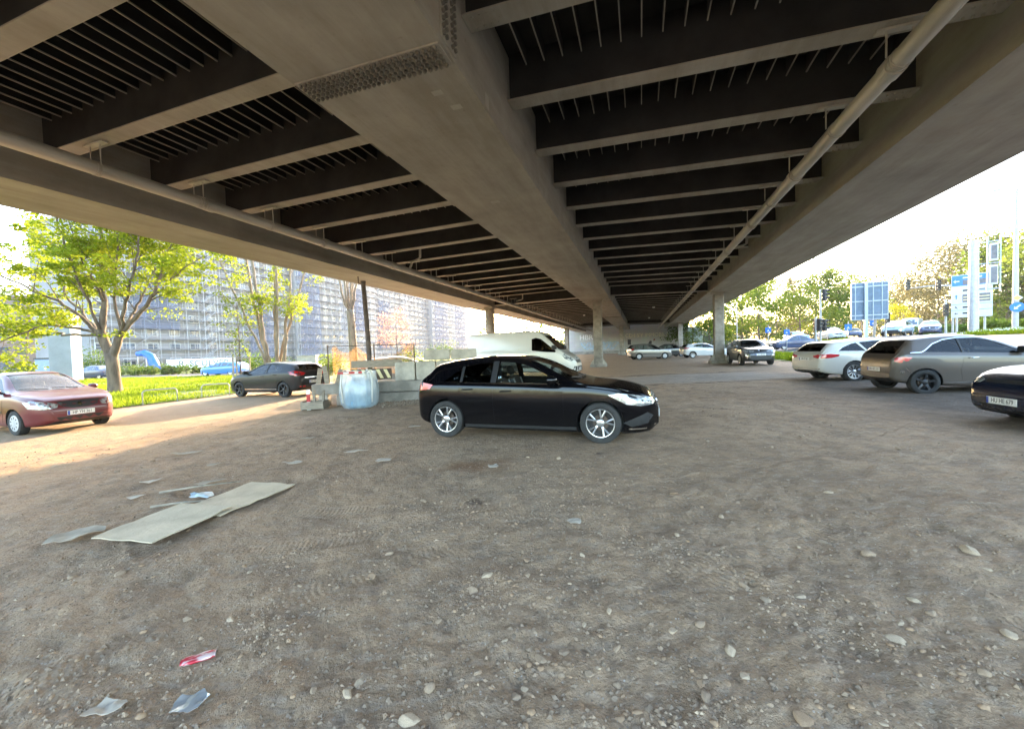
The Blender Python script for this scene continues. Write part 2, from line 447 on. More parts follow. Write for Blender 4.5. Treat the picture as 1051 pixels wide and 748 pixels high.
def wheel_meshes(R, wd, style):
    key = (round(R, 3), wd, style)
    if key in WHEELS: return WHEELS[key]
    tb = MB(); rr = R*.70 if style not in ('cap', 'far') else R*.66
    h = wd/2
    prof = [(rr, -h*.86), (rr+.012, -h*.98), (R*.90, -h*1.0), (R*.965, -h*.9), (R*.99, -h*.72), (R, -h*.3), (R, h*.3), (R*.99, h*.72), (R*.965, h*.9), (R*.90, h), (rr+.012, h*.98), (rr, h*.86)]
    tb.lathe(prof, 40, 'y', closed=False)
    tyre = tb.build('wheel', RUBBER, smooth=True, angle=40).data
    rb = MB()
    rb.lathe([(rr*.99, h*.86), (rr*.985, h*.92), (rr*.93, h*.90), (rr*.90, h*.6), (rr*.88, -h*.8)], 40, 'y', mi=0)
    rb.lathe([(0.001, h*.2), (rr*.55, h*.2), (rr*.56, -h*.2)], 28, 'y', mi=2)      # brake disc
    rb.lathe([(rr*.9, -h*.5), (.001, -h*.5)], 28, 'y', mi=1)
    def spoke(a, r0, r1, w0, w1, d0, d1, th=.02, mi=0):
        c, s_ = cos(a), sin(a)
        P = []
        for r, w, dd in ((r0, w0, d0), ((r0+r1)/2, (w0+w1)/2*.92, (d0+d1)/2+.008), (r1, w1, d1)):
            for sx, yy in ((-1, dd-th), (1, dd-th), (.8, dd), (-.8, dd)):
                P.append((r*c-sx*w/2*s_, yy, r*s_+sx*w/2*c))
        F = []
        for q in range(2):
            for i in range(4):
                j = (i+1) % 4; F.append((q*4+i, q*4+j, q*4+4+j, q*4+4+i))
        F += [(3, 2, 1, 0), (8, 9, 10, 11)]
        rb.add(P, F, mi)
    if style == 'double5':
        for k in range(5):
            for e in (-1, 1):
                spoke(2*pi*k/5+pi/2+e*.07, .05, rr*.5, .030, .026, h*.60, h*.74)
                # outward splay
        for k in range(5):
            for e in (-1, 1):
                a0 = 2*pi*k/5+pi/2+e*.10; a1 = 2*pi*k/5+pi/2+e*.22
                p0 = Vector((rr*.45*cos(a0), h*.74, rr*.45*sin(a0))); p1 = Vector((rr*.93*cos(a1), h*.86, rr*.93*sin(a1)))
                rb.tube([p0, p1], [.015, .018], 6, 0)
    elif style == 'multi10':
        for k in range(10):
            a = 2*pi*k/10
            spoke(a, .05, rr*.95, .022, .032, h*.6, h*.86)
            if k % 2 == 0:
                for e in (-1, 1):
                    p0 = Vector((rr*.5*cos(a), h*.72, rr*.5*sin(a))); p1 = Vector((rr*.93*cos(a+e*.22), h*.86, rr*.93*sin(a+e*.22)))
                    rb.tube([p0, p1], [.012, .012], 6, 0)
    elif style in ('star5', 'star5dark'):
        for k in range(5): spoke(2*pi*k/5+.3, .05, rr*.95, .075, .06, h*.62, h*.86, .03)
    elif style == 'cap':
        rb.lathe([(rr*.97, h*.9), (rr*.7, h*1.0), (rr*.35, h*.98), (.001, h*1.02)], 32, 'y', mi=0)
        for k in range(9):
            a = 2*pi*k/9
            q = Matrix.Rotation(a, 4, 'Y')
            rb.box(rr*.55, rr*.78, h*.93, h*1.03, -.012, .012, 1, q)
    elif style == 'far':
        rb.lathe([(rr*.97, h*.9), (rr*.6, h*.86), (.001, h*.95)], 16, 'y', mi=0)
    rb.lathe([(.06, h*.55), (.062, h*.72), (.045, h*.80), (.001, h*.80)], 18, 'y', mi=0)
    c = ALLOYD if style == 'star5dark' else HUBCAP if style == 'cap' else ALLOY
    rim = rb.build('rim', [c, BLACKP, RUST], smooth=True, angle=35, fix=True).data
    for o in list(COL.objects):
        if o.data in (tyre, rim): bpy.data.objects.remove(o)
    WHEELS[key] = (tyre, rim)
    return WHEELS[key]
def rbox(mb, x0, x1, y0, y1, z0, z1, r, M=None, mi=0): mb.box(x0, x1, y0, y1, z0, z1, mi, M, ch=r)
def plate(parent, loc, rz, txt, w=.52, hgt=.11, tilt=0, blue=True):
    mb = MB(); mb.box(-.006, .006, -w/2, w/2, -hgt/2, hgt/2, ch=.002)
    o = mb.build('number_plate', PLATE, parent, loc=loc); o.rotation_euler = (0, tilt, rz)
    if blue:
        b = MB(); b.box(.0062, .0075, -w/2+.004, -w/2+.044, -hgt/2+.004, hgt/2-.004); b.build('country_strip', BLUEP, o)
    text_obj(txt, hgt*.92, INK, o, (.0075, .02, 0), (pi/2, 0, pi/2), .0008, 'plate_lettering', .80)
    return o
FLAT = []
def make_car(name, label, S, M, x, y, rz, detail=2, zoff=0, group=None):
    """detail 2: cut windows, interior, doors; 1: cut windows; 0: far away."""
    root = thing(name, label, S.get('cat', 'car'), (x, y, T(x, y)+zoff), rz, group)
    L = S['L']; cs = CarShape(S)
    if detail: FLAT.append((x, y)); FLAT.append((x+cos(rz)*1.1, y+sin(rz)*1.1)); FLAT.append((x-cos(rz)*1.1, y-sin(rz)*1.1))
    V, F = cs.mesh(n=64 if detail else 30, per=3 if detail else 2)
    tmp = temp_obj(V, F)
    bm = bmesh.new(); bm.from_mesh(tmp.data); bvh = BVHTree.FromBMesh(bm); bm.free()
    R = S['R']; tw = S.get('tw', .20); HW = max(p[1] for p in S['hw'])
    ax = (S['xf'], S['xr']); ty = HW-.02-tw/2
    ra = R+S.get('gap', .045)
    wins = S['win']
    ws = S['wscreen']; rw = S['rscreen']
    if detail:
        # hollow cabin
        Vi, Fi = cs.mesh(off=.055, lift=.14, x0=S['cab'][0], x1=S['cab'][1], n=40)
        ti = temp_obj(Vi, Fi); boolean(tmp, ti)
        c = MB()
        for wp in wins:
            for s_ in (-1, 1): c.prism(wp, s_*.30, s_*1.4)
        boolean(tmp, temp_obj(c.v, c.f))
        c = MB()
        c.prism(ws, S.get('wsx', .1), L/2+.4, plane='yz')
        if rw: c.prism(rw, -L/2-.4, S.get('rwx', -.9), plane='yz')
        boolean(tmp, temp_obj(c.v, c.f))
        c = MB()
        for a in ax:
            for s_ in (-1, 1):
                c.lathe([(.0001, s_*(HW-.30)), (ra, s_*(HW-.30)), (ra, s_*(HW+.3)), (.0001, s_*(HW+.3))], 40, 'y', (a, 0, R))
        cc = temp_obj(c.v, c.f)
        bm = bmesh.new(); bm.from_mesh(cc.data); bmesh.ops.remove_doubles(bm, verts=bm.verts, dist=.001); bmesh.ops.recalc_face_normals(bm, faces=bm.faces); bm.to_mesh(cc.data); bm.free()
        boolean(tmp, cc)
    me = tmp.data; me.name = 'body'
    bpy.data.objects.remove(tmp)
    me.materials.clear(); me.materials.append(M['body']); me.materials.append(BLACKP); me.materials.append(DASH)
    low = S.get('clad', None)
    for p in me.polygons:
        cx, cy, cz = p.center; mi = 0
        if detail:
            for a in ax:
                dd = math.hypot(cx-a, cz-R)
                if dd < ra+.004 and abs(cy) < HW-.012 and (abs(dd-ra) < .012 or abs(abs(cy)-(HW-.30)) < .01): mi = 1
        if p.normal.z < -.8 and cz < .4: mi = 1
        if low and cz < low(cx): mi = 1
        if detail and mi == 0:
            h = bvh.find_nearest(p.center)
            if h[0] is not None and (h[0]-p.center).length > .035 and h[1].dot(p.normal) < .3: mi = 2
        p.material_index = mi
    me.polygons.foreach_set('use_smooth', [True]*len(me.polygons)); me.set_sharp_from_angle(angle=radians(32))
    link('body', me, root)
    # glass
    SD = ((-1, (0, 1, 0)), (1, (0, -1, 0)))
    gm = M.get('glass', GLASS) if detail else GLASSX
    goff = -.010 if detail else .004
    gres = .09 if detail else .3
    for i, wp in enumerate(wins):
        g = M.get('rear_glass', gm) if i in S.get('dark_wins', ()) and detail else gm
        for s_, d in SD:
            mb = MB(); patch(mb, bvh, [(q[0], s_*.9, q[1]) for q in wp], d, goff, gres, 0); mb.build('side_window', g, root, smooth=True)
    mb = MB(); patch(mb, bvh, [(S.get('wsx', .1)+.6, q[0], q[1]) for q in ws], (-1, 0, 0), goff, gres, 0); mb.build('windscreen', M.get('screen', gm), root, smooth=True)
    if rw: mb = MB(); patch(mb, bvh, [(-L/2+.3, q[0], q[1]) for q in rw], (1, 0, 0), goff, gres, 0); mb.build('rear_window', M.get('rear_glass', gm) if detail else gm, root, smooth=True)
    # pillars, trims and seams
    if detail:
        for kind, nm, m in (('black', 'pillar_trim', BLACKP), ('chrome', 'window_trim', CHROME), ('dark', 'sill_trim', BLACKP)):
            for pl in S.get(kind, ()):
                for s_, d in SD:
                    mb = MB(); patch(mb, bvh, [(q[0], s_*.9, q[1]) for q in pl], d, .004, .09, .006); mb.build(nm, m, root, smooth=True)
    if detail == 2:
        for dr in S.get('doors', ()):
            for s_, d in SD:
                mb = MB()
                patch(mb, bvh, [(q[0], s_*.9, q[1] if S.get('cat') == 'van' else min(q[1], cs.belt(q[0])-.085)) for q in dr['poly']], d, .0035, .08, .008, 0, 1)
                do = mb.build('door', [M['body'], BLACKP], root, smooth=True, angle=50)
                hx, hz = dr['handle']
                h = bvh.ray_cast(Vector((hx, s_*3, hz)), Vector(d))
                if h[0] is not None:
                    mb = MB(); yy = h[0].y
                    mb.tube([(hx-.10, yy-s_*.005, hz-.005), (hx-.085, yy+s_*.035, hz), (hx+.07, yy+s_*.035, hz+.006), (hx+.10, yy-s_*.005, hz+.004)], [.012, .013, .013, .011], 8)
                    mb.build('handle', M.get('handle', M['body']), do, smooth=True)
        for ln in S.get('creases', ()):
            for s_, d in SD:
                mb = MB(); patch(mb, bvh, [(q[0], s_*.9, q[1]) for q in strip(ln, .030)], d, .006, .08, .010); mb.build('body_crease', M['body'], root, smooth=True)
    # lamps
    ang = radians(S.get('lamp_ang', 40))
    for nm, key, m, sx in (('headlight', 'hl', M.get('hl', HEADL), 1), ('tail_light', 'tl', M.get('tl', REDL), -1)):
        for pl in S.get(key, ()):
            for s_ in (-1, 1):
                d = (-sx*cos(ang), -s_*sin(ang), 0)
                mb = MB(); patch(mb, bvh, [(q[0], s_*abs(q[1]), q[2]) for q in pl], d, .006, .08 if detail else .25, .008); mb.build(nm, m, root, smooth=True)
    for nm, pl, m, sx in S.get('front', ()):
        mb = MB(); patch(mb, bvh, [(sx*L/2, q[0], q[1]) for q in pl], (-sx, 0, 0), .004 if m != 'chrome' else .010, .09, .01)
        mb.build(nm, {'black': BLACKP, 'chrome': CHROME, 'body': M['body'], 'red': REDL}[m], root, smooth=True)
    for nm, pl, m in S.get('side', ()):
        for s_, d in SD:
            mb = MB(); patch(mb, bvh, [(q[0], s_*.9, q[1]) for q in pl], d, .006, .08, .008)
            mb.build(nm, {'black': BLACKP, 'chrome': CHROME, 'body': M['body'], 'red': REDL, 'lens': HEADL}[m], root, smooth=True)
    # wheels
    tyre, rim = wheel_meshes(R, tw, S['rim'] if detail else 'far')
    for a in ax:
        for s_ in (-1, 1):
            w = link('wheel', tyre, root, (a, s_*ty, R)); w.rotation_euler = (0, random.uniform(0, 6), 0)
            if s_ < 0: w.rotation_euler = (0, 0, pi)
            r = link('rim', rim, w); r.rotation_euler = (0, S.get('spin', .2)*(1 if s_ > 0 else -1)+a, 0)
    if detail or S.get('mirror_far'):
        mx, mz = S['mirror']
        for s_ in (-1, 1):
            h = bvh.ray_cast(Vector((mx, s_*3, mz)), Vector((0, -s_, 0)))
            yy = abs(h[0].y) if h[0] is not None else HW*.9
            mb = MB()
            k = S.get('msize', 1.0)
            mb.tube([(mx+.05, s_*(yy-.03), mz-.02), (mx+.03, s_*(yy+.06), mz)], [.03, .022], 8, 1)
            prof = []
            for i in range(7):
                t = i/6; prof.append((mx-.02+.10*t*0, 0, 0))
            P = []
            rings = [(-.055*k, .90), (-.03*k, 1.0), (.02*k, .95), (.06*k, .75), (.09*k, .35)]
            F = []; n = 12
            for (dx, q) in rings:
                for i in range(n):
                    a_ = 2*pi*i/n
                    ca = abs(cos(a_))**.6*(1 if cos(a_) > 0 else -1); sa = abs(sin(a_))**.6*(1 if sin(a_) > 0 else -1)
                    P.append((mx+dx+.03, s_*(yy+.135+ca*.10*q*k), mz+.03+sa*.072*q*k))
            for r_ in range(len(rings)-1):
                for i in range(n): F.append((r_*n+i, r_*n+(i+1) % n, r_*n+n+(i+1) % n, r_*n+n+i))
            F.append(tuple(range(n))); F.append(tuple(range(len(rings)*n-1, (len(rings)-1)*n-1, -1)))
            mb.add(P, F, 0)
            mb.build('door_mirror', [M.get('mirror', M['body']), BLACKP], root, smooth=True, angle=50, fix=True)
    if detail == 2:
        fl = S['floor']; rf = S.get('seat_x', (-.25, -1.1))
        for j, sxp in enumerate(rf):
            for s_ in ((-1, 1) if j == 0 else (-1, 0, 1)):
                mb = MB(); yy = s_*(.36 if j == 0 else .42); ww = .24 if j == 0 else .2
                rbox(mb, sxp-.26, sxp+.24, yy-ww, yy+ww, fl+.12, fl+.30, .05)
                Mx = Matrix.Translation((sxp-.24, yy, fl+.24)) @ Matrix.Rotation(radians(-20), 4, 'Y')
                rbox(mb, -.07, .07, -ww, ww, 0, .58, .05, Mx)
                rbox(mb, -.045, .045, -.13, .13, .62, .80, .035, Mx)
                mb.tube([Mx @ Vector((.0, -.05, .56)), Mx @ Vector((0, -.05, .66))], .008, 6, 1)
                mb.tube([Mx @ Vector((.0, .05, .56)), Mx @ Vector((0, .05, .66))], .008, 6, 1)
                if j == 0 and S.get('piping'):
                    mb.tube([Mx @ Vector((.075, ww-.03, .03)), Mx @ Vector((.075, ww-.03, .52))], .016, 6, 2)
                    mb.tube([Mx @ Vector((.075, -ww+.03, .03)), Mx @ Vector((.075, -ww+.03, .52))], .016, 6, 2)
                mb.build('seat', [SEATM, CHROME, SEATL], root, smooth=True, angle=40)
        mb = MB(); dx = S['dash']
        rbox(mb, dx-.12, dx+.30, -.62, .62, fl+.2, S['dashz'], .05)
        mb.build('dashboard', DASH, root, smooth=True, angle=40)
        mb = MB()
        cxs = Vector((dx-.28, .36, S['dashz']-.05)); qq = Matrix.Rotation(radians(-62), 4, 'Y')
        mb.tube([cxs+qq @ Vector((.18*cos(a_*pi/10), .18*sin(a_*pi/10), 0)) for a_ in range(21)], .014, 7, cap=False)
        mb.tube([cxs, cxs+Vector((.2, 0, -.08))], .03, 8)
        mb.box(-.16, .16, -.02, .02, -.012, .012, M=Matrix.Translation(cxs) @ qq @ Matrix.Rotation(pi/2, 4, 'Z'))
        mb.build('steering_wheel', BLACKP, root, smooth=True, angle=40)
        wz = min(q[1] for q in ws)
        for yy in (.45, -.12):
            h0 = bvh.ray_cast(Vector((4, yy, wz+.02)), Vector((-1, 0, 0))); h1 = bvh.ray_cast(Vector((4, yy-.48, wz+.045)), Vector((-1, 0, 0)))
            if h0[0] is not None and h1[0] is not None:
                mb = MB(); mb.tube([h0[0]+Vector((.02, 0, .01)), h1[0]+Vector((.02, 0, .015))], [.012, .008], 6); mb.build('wiper', BLACKP, root)
    for pp in S.get('plates', ()):
        xx = pp[0]; h = bvh.ray_cast(Vector((xx*6, 0, pp[1])), Vector((-xx, 0, 0)))
        if h[0] is not None and detail: plate(root, (h[0].x+xx*.014, 0, pp[1]), 0 if xx > 0 else pi, pp[2], tilt=pp[3] if len(pp) > 3 else 0)
    return root, bvh
# ------------------------------------------------------------------ car shapes (front is +x)
def scr(w0, z0, w1, z1, bow=.0):
    return [(-w0, z0), (-w0*.5, z0-bow), (0, z0-bow*1.3), (w0*.5, z0-bow), (w0, z0), (w1, z1), (w1*.5, z1+.012), (0, z1+.016), (-w1*.5, z1+.012), (-w1, z1)]
def sym(half): return half+[(-p[0], p[1]) for p in half[::-1]]
def hw_prof(L, Wd, fx=.62, rx=.62, fn=.55, rn=.74):
    h = L/2
    return [(-h, Wd*rn), (-h+.06, Wd*(rn+.10)), (-h+.22, Wd*.93), (-h+.6, Wd*.985), (-h+1.0, Wd), (h-1.0, Wd), (h-.62, Wd*.985), (h-.32, Wd*.92), (h-.14, Wd*.80), (h-.05, Wd*(fn+.10)), (h, Wd*fn)]
def bot_prof(L, f=.20, r=.24):
    h = L/2
    return [(-h, .40), (-h+.15, .30), (-h+.45, r), (-.4, .19), (h-.5, .18), (h-.15, f), (h, .30)]

BLACKHATCH = dict(L=4.29, rear=-2.085, ridge=.35, mid=lambda x: .70-.12*sm((x+1.1)/1.7), R=.327, xf=1.275, xr=-1.425, rim='double5', tumble=.55, gap=.035, tw=.225, floor=.22, spin=.2,
  top=[(-2.085,.70),(-2.05,.86),(-1.96,.98),(-1.78,1.22),(-1.71,1.30),(-1.58,1.335),(-1.15,1.395),(-.6,1.433),(-.2,1.418),(.1,1.36),(.85,1.005),(.98,.968),(1.5,.895),(1.85,.82),(2.03,.74),(2.10,.66),(2.145,.54)],
  bot=[(-2.145,.40),(-2.0,.28),(-1.7,.20),(-.4,.15),(1.6,.15),(2.0,.18),(2.145,.28)], hw=[(-2.085,.66),(-2.03,.75),(-1.90,.83),(-1.5,.88),(-1.1,.89),(1.145,.89),(1.525,.875),(1.825,.82),(2.0,.71),(2.09,.58),(2.145,.49)], belt=[(-2.145,.86),(-1.9,.985),(-1.3,.975),(0,.94),(.9,.90),(1.4,.85),(2.1,.65)],
  cab=(-1.85,1.05), wsx=.0, rwx=-1.4, dash=.55, dashz=.92, seat_x=(-.12,-.98), piping=True,
  wscreen=scr(.66,1.00,.50,1.375,.015), rscreen=scr(.56,1.05,.48,1.235),
  win=[[(-1.46,.995),(-1.34,1.09),(-1.22,1.175),(-1.14,1.21),(-1.14,.99)],[(-1.09,.99),(-1.09,1.25),(-.85,1.295),(-.56,1.318),(-.56,.975)],[(-.46,.972),(-.46,1.318),(-.20,1.302),(.06,1.245),(.32,1.13),(.62,.985),(.62,.955)]],
  dark_wins=(0,1),
  black=[[(-.56,.972),(-.56,1.33),(-.46,1.33),(-.46,.97)],[(-1.14,.985),(-1.14,1.24),(-1.09,1.25),(-1.09,.985)]],
  chrome=[strip([(-1.52,.984),(-1.1,.976),(-.5,.960),(.64,.938)],.010)],
  doors=[dict(poly=[(-1.20,.72),(-1.14,.96),(-.515,.945),(-.50,.30),(-.88,.285),(-.98,.40),(-1.10,.58)],handle=(-.98,.86)),dict(poly=[(-.505,.945),(-.49,.30),(.62,.30),(.70,.45),(.70,.92),(.1,.935)],handle=(-.28,.83))],
  lamp_ang=58, hl=[[(1.40,.88,.775),(1.56,.87,.80),(1.78,.80,.775),(2.0,.62,.725),(2.07,.50,.665),(2.02,.56,.615),(1.86,.74,.60),(1.68,.85,.625)]],
  tl=[[(-2.03,.55,.90),(-1.98,.66,.985),(-1.86,.80,.975),(-1.68,.87,.94),(-1.74,.86,.86),(-1.92,.78,.84),(-2.03,.62,.84)]],
  front=[('grille',sym([(.0,.70),(.30,.695),(.40,.60),(.30,.47),(0,.46)])[:-1],'black',1),('grille_bar',[(-.38,.60),(-.38,.57),(.38,.57),(.38,.60)],'chrome',1),('emblem',[(.09*cos(k*pi/6),.585+.09*sin(k*pi/6)) for k in range(12)],'chrome',1),('lower_grille',[(-.5,.27),(.5,.27),(.46,.38),(-.46,.38)],'black',1),('diffuser',[(-.6,.25),(.6,.25),(.55,.36),(-.55,.36)],'black',-1)],
  side=[('sill_trim',strip([(-1.05,.235),(.9,.235)],.05),'black'),('air_intake',[(1.62,.34),(1.98,.50),(2.06,.44),(1.98,.33),(1.75,.28)],'black'),('bumper_lip',strip([(1.70,.245),(1.95,.25),(2.10,.30)],.02),'chrome')],
  mirror=(.50,.985), plates=((1,.42,'HN KE 617'),(-1,.66,'HN KE 617')))

SALOON = dict(L=4.25, R=.30, xf=1.295, xr=-1.335, rim='cap', tumble=.50, gap=.05, tw=.185, floor=.24, mid=.6,
  top=[(-2.125,.66),(-2.10,.92),(-2.0,1.005),(-1.5,1.06),(-1.32,1.10),(-.95,1.36),(-.7,1.47),(-.3,1.52),(.0,1.51),(.28,1.44),(1.0,1.06),(1.15,1.01),(1.6,.945),(1.92,.865),(2.04,.79),(2.10,.68),(2.125,.55)],
  bot=bot_prof(4.25,.22,.26), hw=hw_prof(4.25,.87,fn=.60), belt=[(-2.125,.85),(-1.9,.96),(-1.2,.97),(0,.945),(1.1,.93),(1.6,.87),(2.1,.7)],
  cab=(-1.5,1.1), wsx=.1, rwx=-.8, dash=.65, dashz=.95, seat_x=(-.1,-.95),
  wscreen=scr(.64,1.055,.50,1.445,.02), rscreen=scr(.52,1.12,.46,1.40),
  win=[[(-1.05,1.0),(-.80,1.31),(-.62,1.375),(-.30,1.40),(-.30,.985)],[(-.22,.985),(-.22,1.40),(.05,1.395),(.26,1.33),(.80,1.0),(.80,.975)]],
  black=[[(-.30,.985),(-.30,1.41),(-.22,1.41),(-.22,.985)]],
  doors=[dict(poly=[(-1.05,.55),(-1.1,.96),(-.27,.95),(-.26,.30),(-.9,.30)],handle=(-.85,.86)),dict(poly=[(-.25,.95),(-.24,.30),(.80,.30),(.86,.5),(.86,.92)],handle=(-.08,.85))],
  side=[('rub_strip',strip([(-.95,.56),(.84,.56)],.05),'black')],
  lamp_ang=32, hl=[[(1.72,.86,.80),(1.9,.80,.83),(2.06,.58,.78),(2.10,.40,.715),(2.10,.42,.63),(2.04,.62,.60),(1.85,.83,.64)]],
  tl=[[(-2.1,.55,.72),(-2.08,.60,.95),(-1.85,.86,.97),(-1.90,.86,.72)]],
  front=[('grille',[(-.42,.775),(.42,.775),(.34,.655),(.15,.60),(-.15,.60),(-.34,.655)],'black',1),('emblem',[(.0,.745),(.05,.69),(0,.635),(-.05,.69)],'chrome',1),('lower_grille',[(-.44,.40),(.44,.40),(.52,.27),(-.52,.27)],'black',1),('grille_surround',strip([(-.40,.785),(0,.795),(.40,.785)],.02),'body',1)],
  mirror=(.72,1.02), plates=((1,.48,'HP YH 361'),(-1,.75,'HP YH 361')))

SPORTHATCH = dict(L=4.30, R=.32, xf=1.27, xr=-1.375, rim='star5dark', tumble=.52, gap=.05, tw=.205, floor=.24,
  top=[(-2.15,.66),(-2.12,.92),(-2.05,1.06),(-1.84,1.29),(-1.70,1.375),(-1.2,1.44),(-.5,1.475),(-.1,1.455),(.2,1.39),(1.0,1.045),(1.15,1.0),(1.6,.91),(1.95,.80),(2.08,.70),(2.15,.55)],
  bot=bot_prof(4.3), hw=hw_prof(4.3,.90,rn=.70), belt=[(-2.15,.90),(-1.9,1.06),(-1.3,1.05),(0,.97),(1.0,.92),(1.5,.86),(2.1,.65)],
  cab=(-1.8,1.1), wsx=.1, rwx=-1.25, dash=.65, dashz=.95, seat_x=(-.1,-.95),
  wscreen=scr(.66,1.04,.50,1.40,.02), rscreen=scr(.58,1.10,.48,1.33),
  win=[[(-1.32,1.13),(-1.12,1.27),(-.86,1.33),(-.42,1.36),(-.42,1.02)],[(-.33,1.01),(-.33,1.36),(.0,1.345),(.22,1.275),(.78,1.0),(.78,.965)]],
  black=[[(-.42,1.015),(-.42,1.37),(-.33,1.37),(-.33,1.01)]],
  doors=[dict(poly=[(-1.05,.55),(-1.12,1.05),(-.38,.995),(-.37,.30),(-.9,.30)],handle=(-.9,.95)),dict(poly=[(-.36,.995),(-.35,.30),(.75,.30),(.80,.5),(.80,.94)],handle=(-.15,.88))],
  lamp_ang=45, hl=[[(1.5,.87,.80),(1.75,.83,.83),(2.0,.62,.76),(2.06,.5,.66),(1.9,.75,.62)]],
  tl=[[(-2.14,.42,.98),(-2.08,.60,1.05),(-1.95,.78,1.08),(-1.68,.87,1.04),(-1.78,.87,.95),(-2.0,.78,.88),(-2.12,.50,.90)]],
  front=[('grille',[(-.4,.62),(.4,.62),(.46,.36),(-.46,.36)],'black',1),('bumper_reflector',[(.45,.42),(.68,.42),(.68,.47),(.45,.47)],'red',-1),('bumper_reflector',[(-.45,.42),(-.68,.42),(-.68,.47),(-.45,.47)],'red',-1),('tailgate_strip',strip([(-.45,.80),(.45,.80)],.025),'chrome',-1)],
  side=[('sill_trim',strip([(-1.0,.34),(.9,.33)],.03),'chrome')],
  mirror=(.72,1.01), plates=((1,.45,'HN MG 404'),(-1,.62,'HN MG 404')))

CITYCAR = dict(L=3.70, R=.312, xf=1.10, xr=-1.211, rim='star5dark', tumble=.50, gap=.04, tw=.215, floor=.24,
  top=[(-1.85,.66),(-1.83,.86),(-1.76,.99),(-1.52,1.30),(-1.42,1.40),(-1.25,1.428),(-.8,1.47),(-.3,1.484),(.0,1.46),(.25,1.38),(.90,1.06),(1.03,1.01),(1.4,.93),(1.65,.83),(1.78,.72),(1.85,.55)],
  bot=bot_prof(3.7,.20,.26), hw=hw_prof(3.7,.86,rn=.72), belt=[(-1.85,.90),(-1.6,1.03),(-1.2,1.02),(0,.985),(.9,.945),(1.3,.88),(1.8,.65)],
  cab=(-1.6,1.0), wsx=.1, rwx=-1.2, dash=.60, dashz=.98, seat_x=(-.22,-1.02),
  wscreen=scr(.66,1.07,.52,1.41,.02), rscreen=scr(.60,1.03,.52,1.345),
  win=[[(-1.22,1.06),(-1.00,1.23),(-.78,1.33),(-.56,1.365),(-.47,1.37),(-.47,1.035)],[(-.43,1.032),(-.43,1.372),(-.1,1.372),(.16,1.31),(.42,1.19),(.72,1.02),(.72,.985)]],
  dark_wins=(0,),
  black=[[(-.47,1.03),(-.47,1.38),(-.43,1.38),(-.43,1.03)]],
  chrome=[strip([(-1.50,1.045),(-1.28,1.055),(-1.18,1.11),(-1.0,1.255),(-.75,1.355),(-.45,1.395),(0,1.395),(.3,1.30)],.020)],
  doors=[dict(poly=[(-.46,1.01),(-.52,.62),(-.47,.32),(.62,.30),(.74,.45),(.76,.96),(.2,.985)],handle=(-.27,.90))],
  lamp_ang=50, hl=[[(1.2,.83,.78),(1.42,.80,.83),(1.62,.62,.80),(1.74,.48,.70),(1.62,.65,.62),(1.35,.82,.66)]],
  tl=[[(-1.71,.60,.93),(-1.60,.74,.95),(-1.48,.82,.935),(-1.55,.81,.85),(-1.66,.73,.80),(-1.72,.62,.83)]],
  front=[('grille',[(-.4,.60),(.4,.60),(.46,.36),(-.46,.36)],'black',1),('rear_apron',[(-.66,.42),(-.40,.40),(.40,.40),(.66,.42),(.60,.32),(-.60,.32)],'black',-1)],
  side=[('sill_trim',strip([(-.85,.30),(.75,.285)],.03),'chrome'),('fog_lamp',[(-1.66+.045*cos(k*pi/5),.575+.05*sin(k*pi/5)) for k in range(10)],'chrome'),('bumper_strip',strip([(-1.60,.66),(-1.50,.56)],.035),'chrome')],
  mirror=(.62,1.05), msize=1.15, plates=((-1,.62,'HN AD 210'),(1,.42,'HN AD 210')))

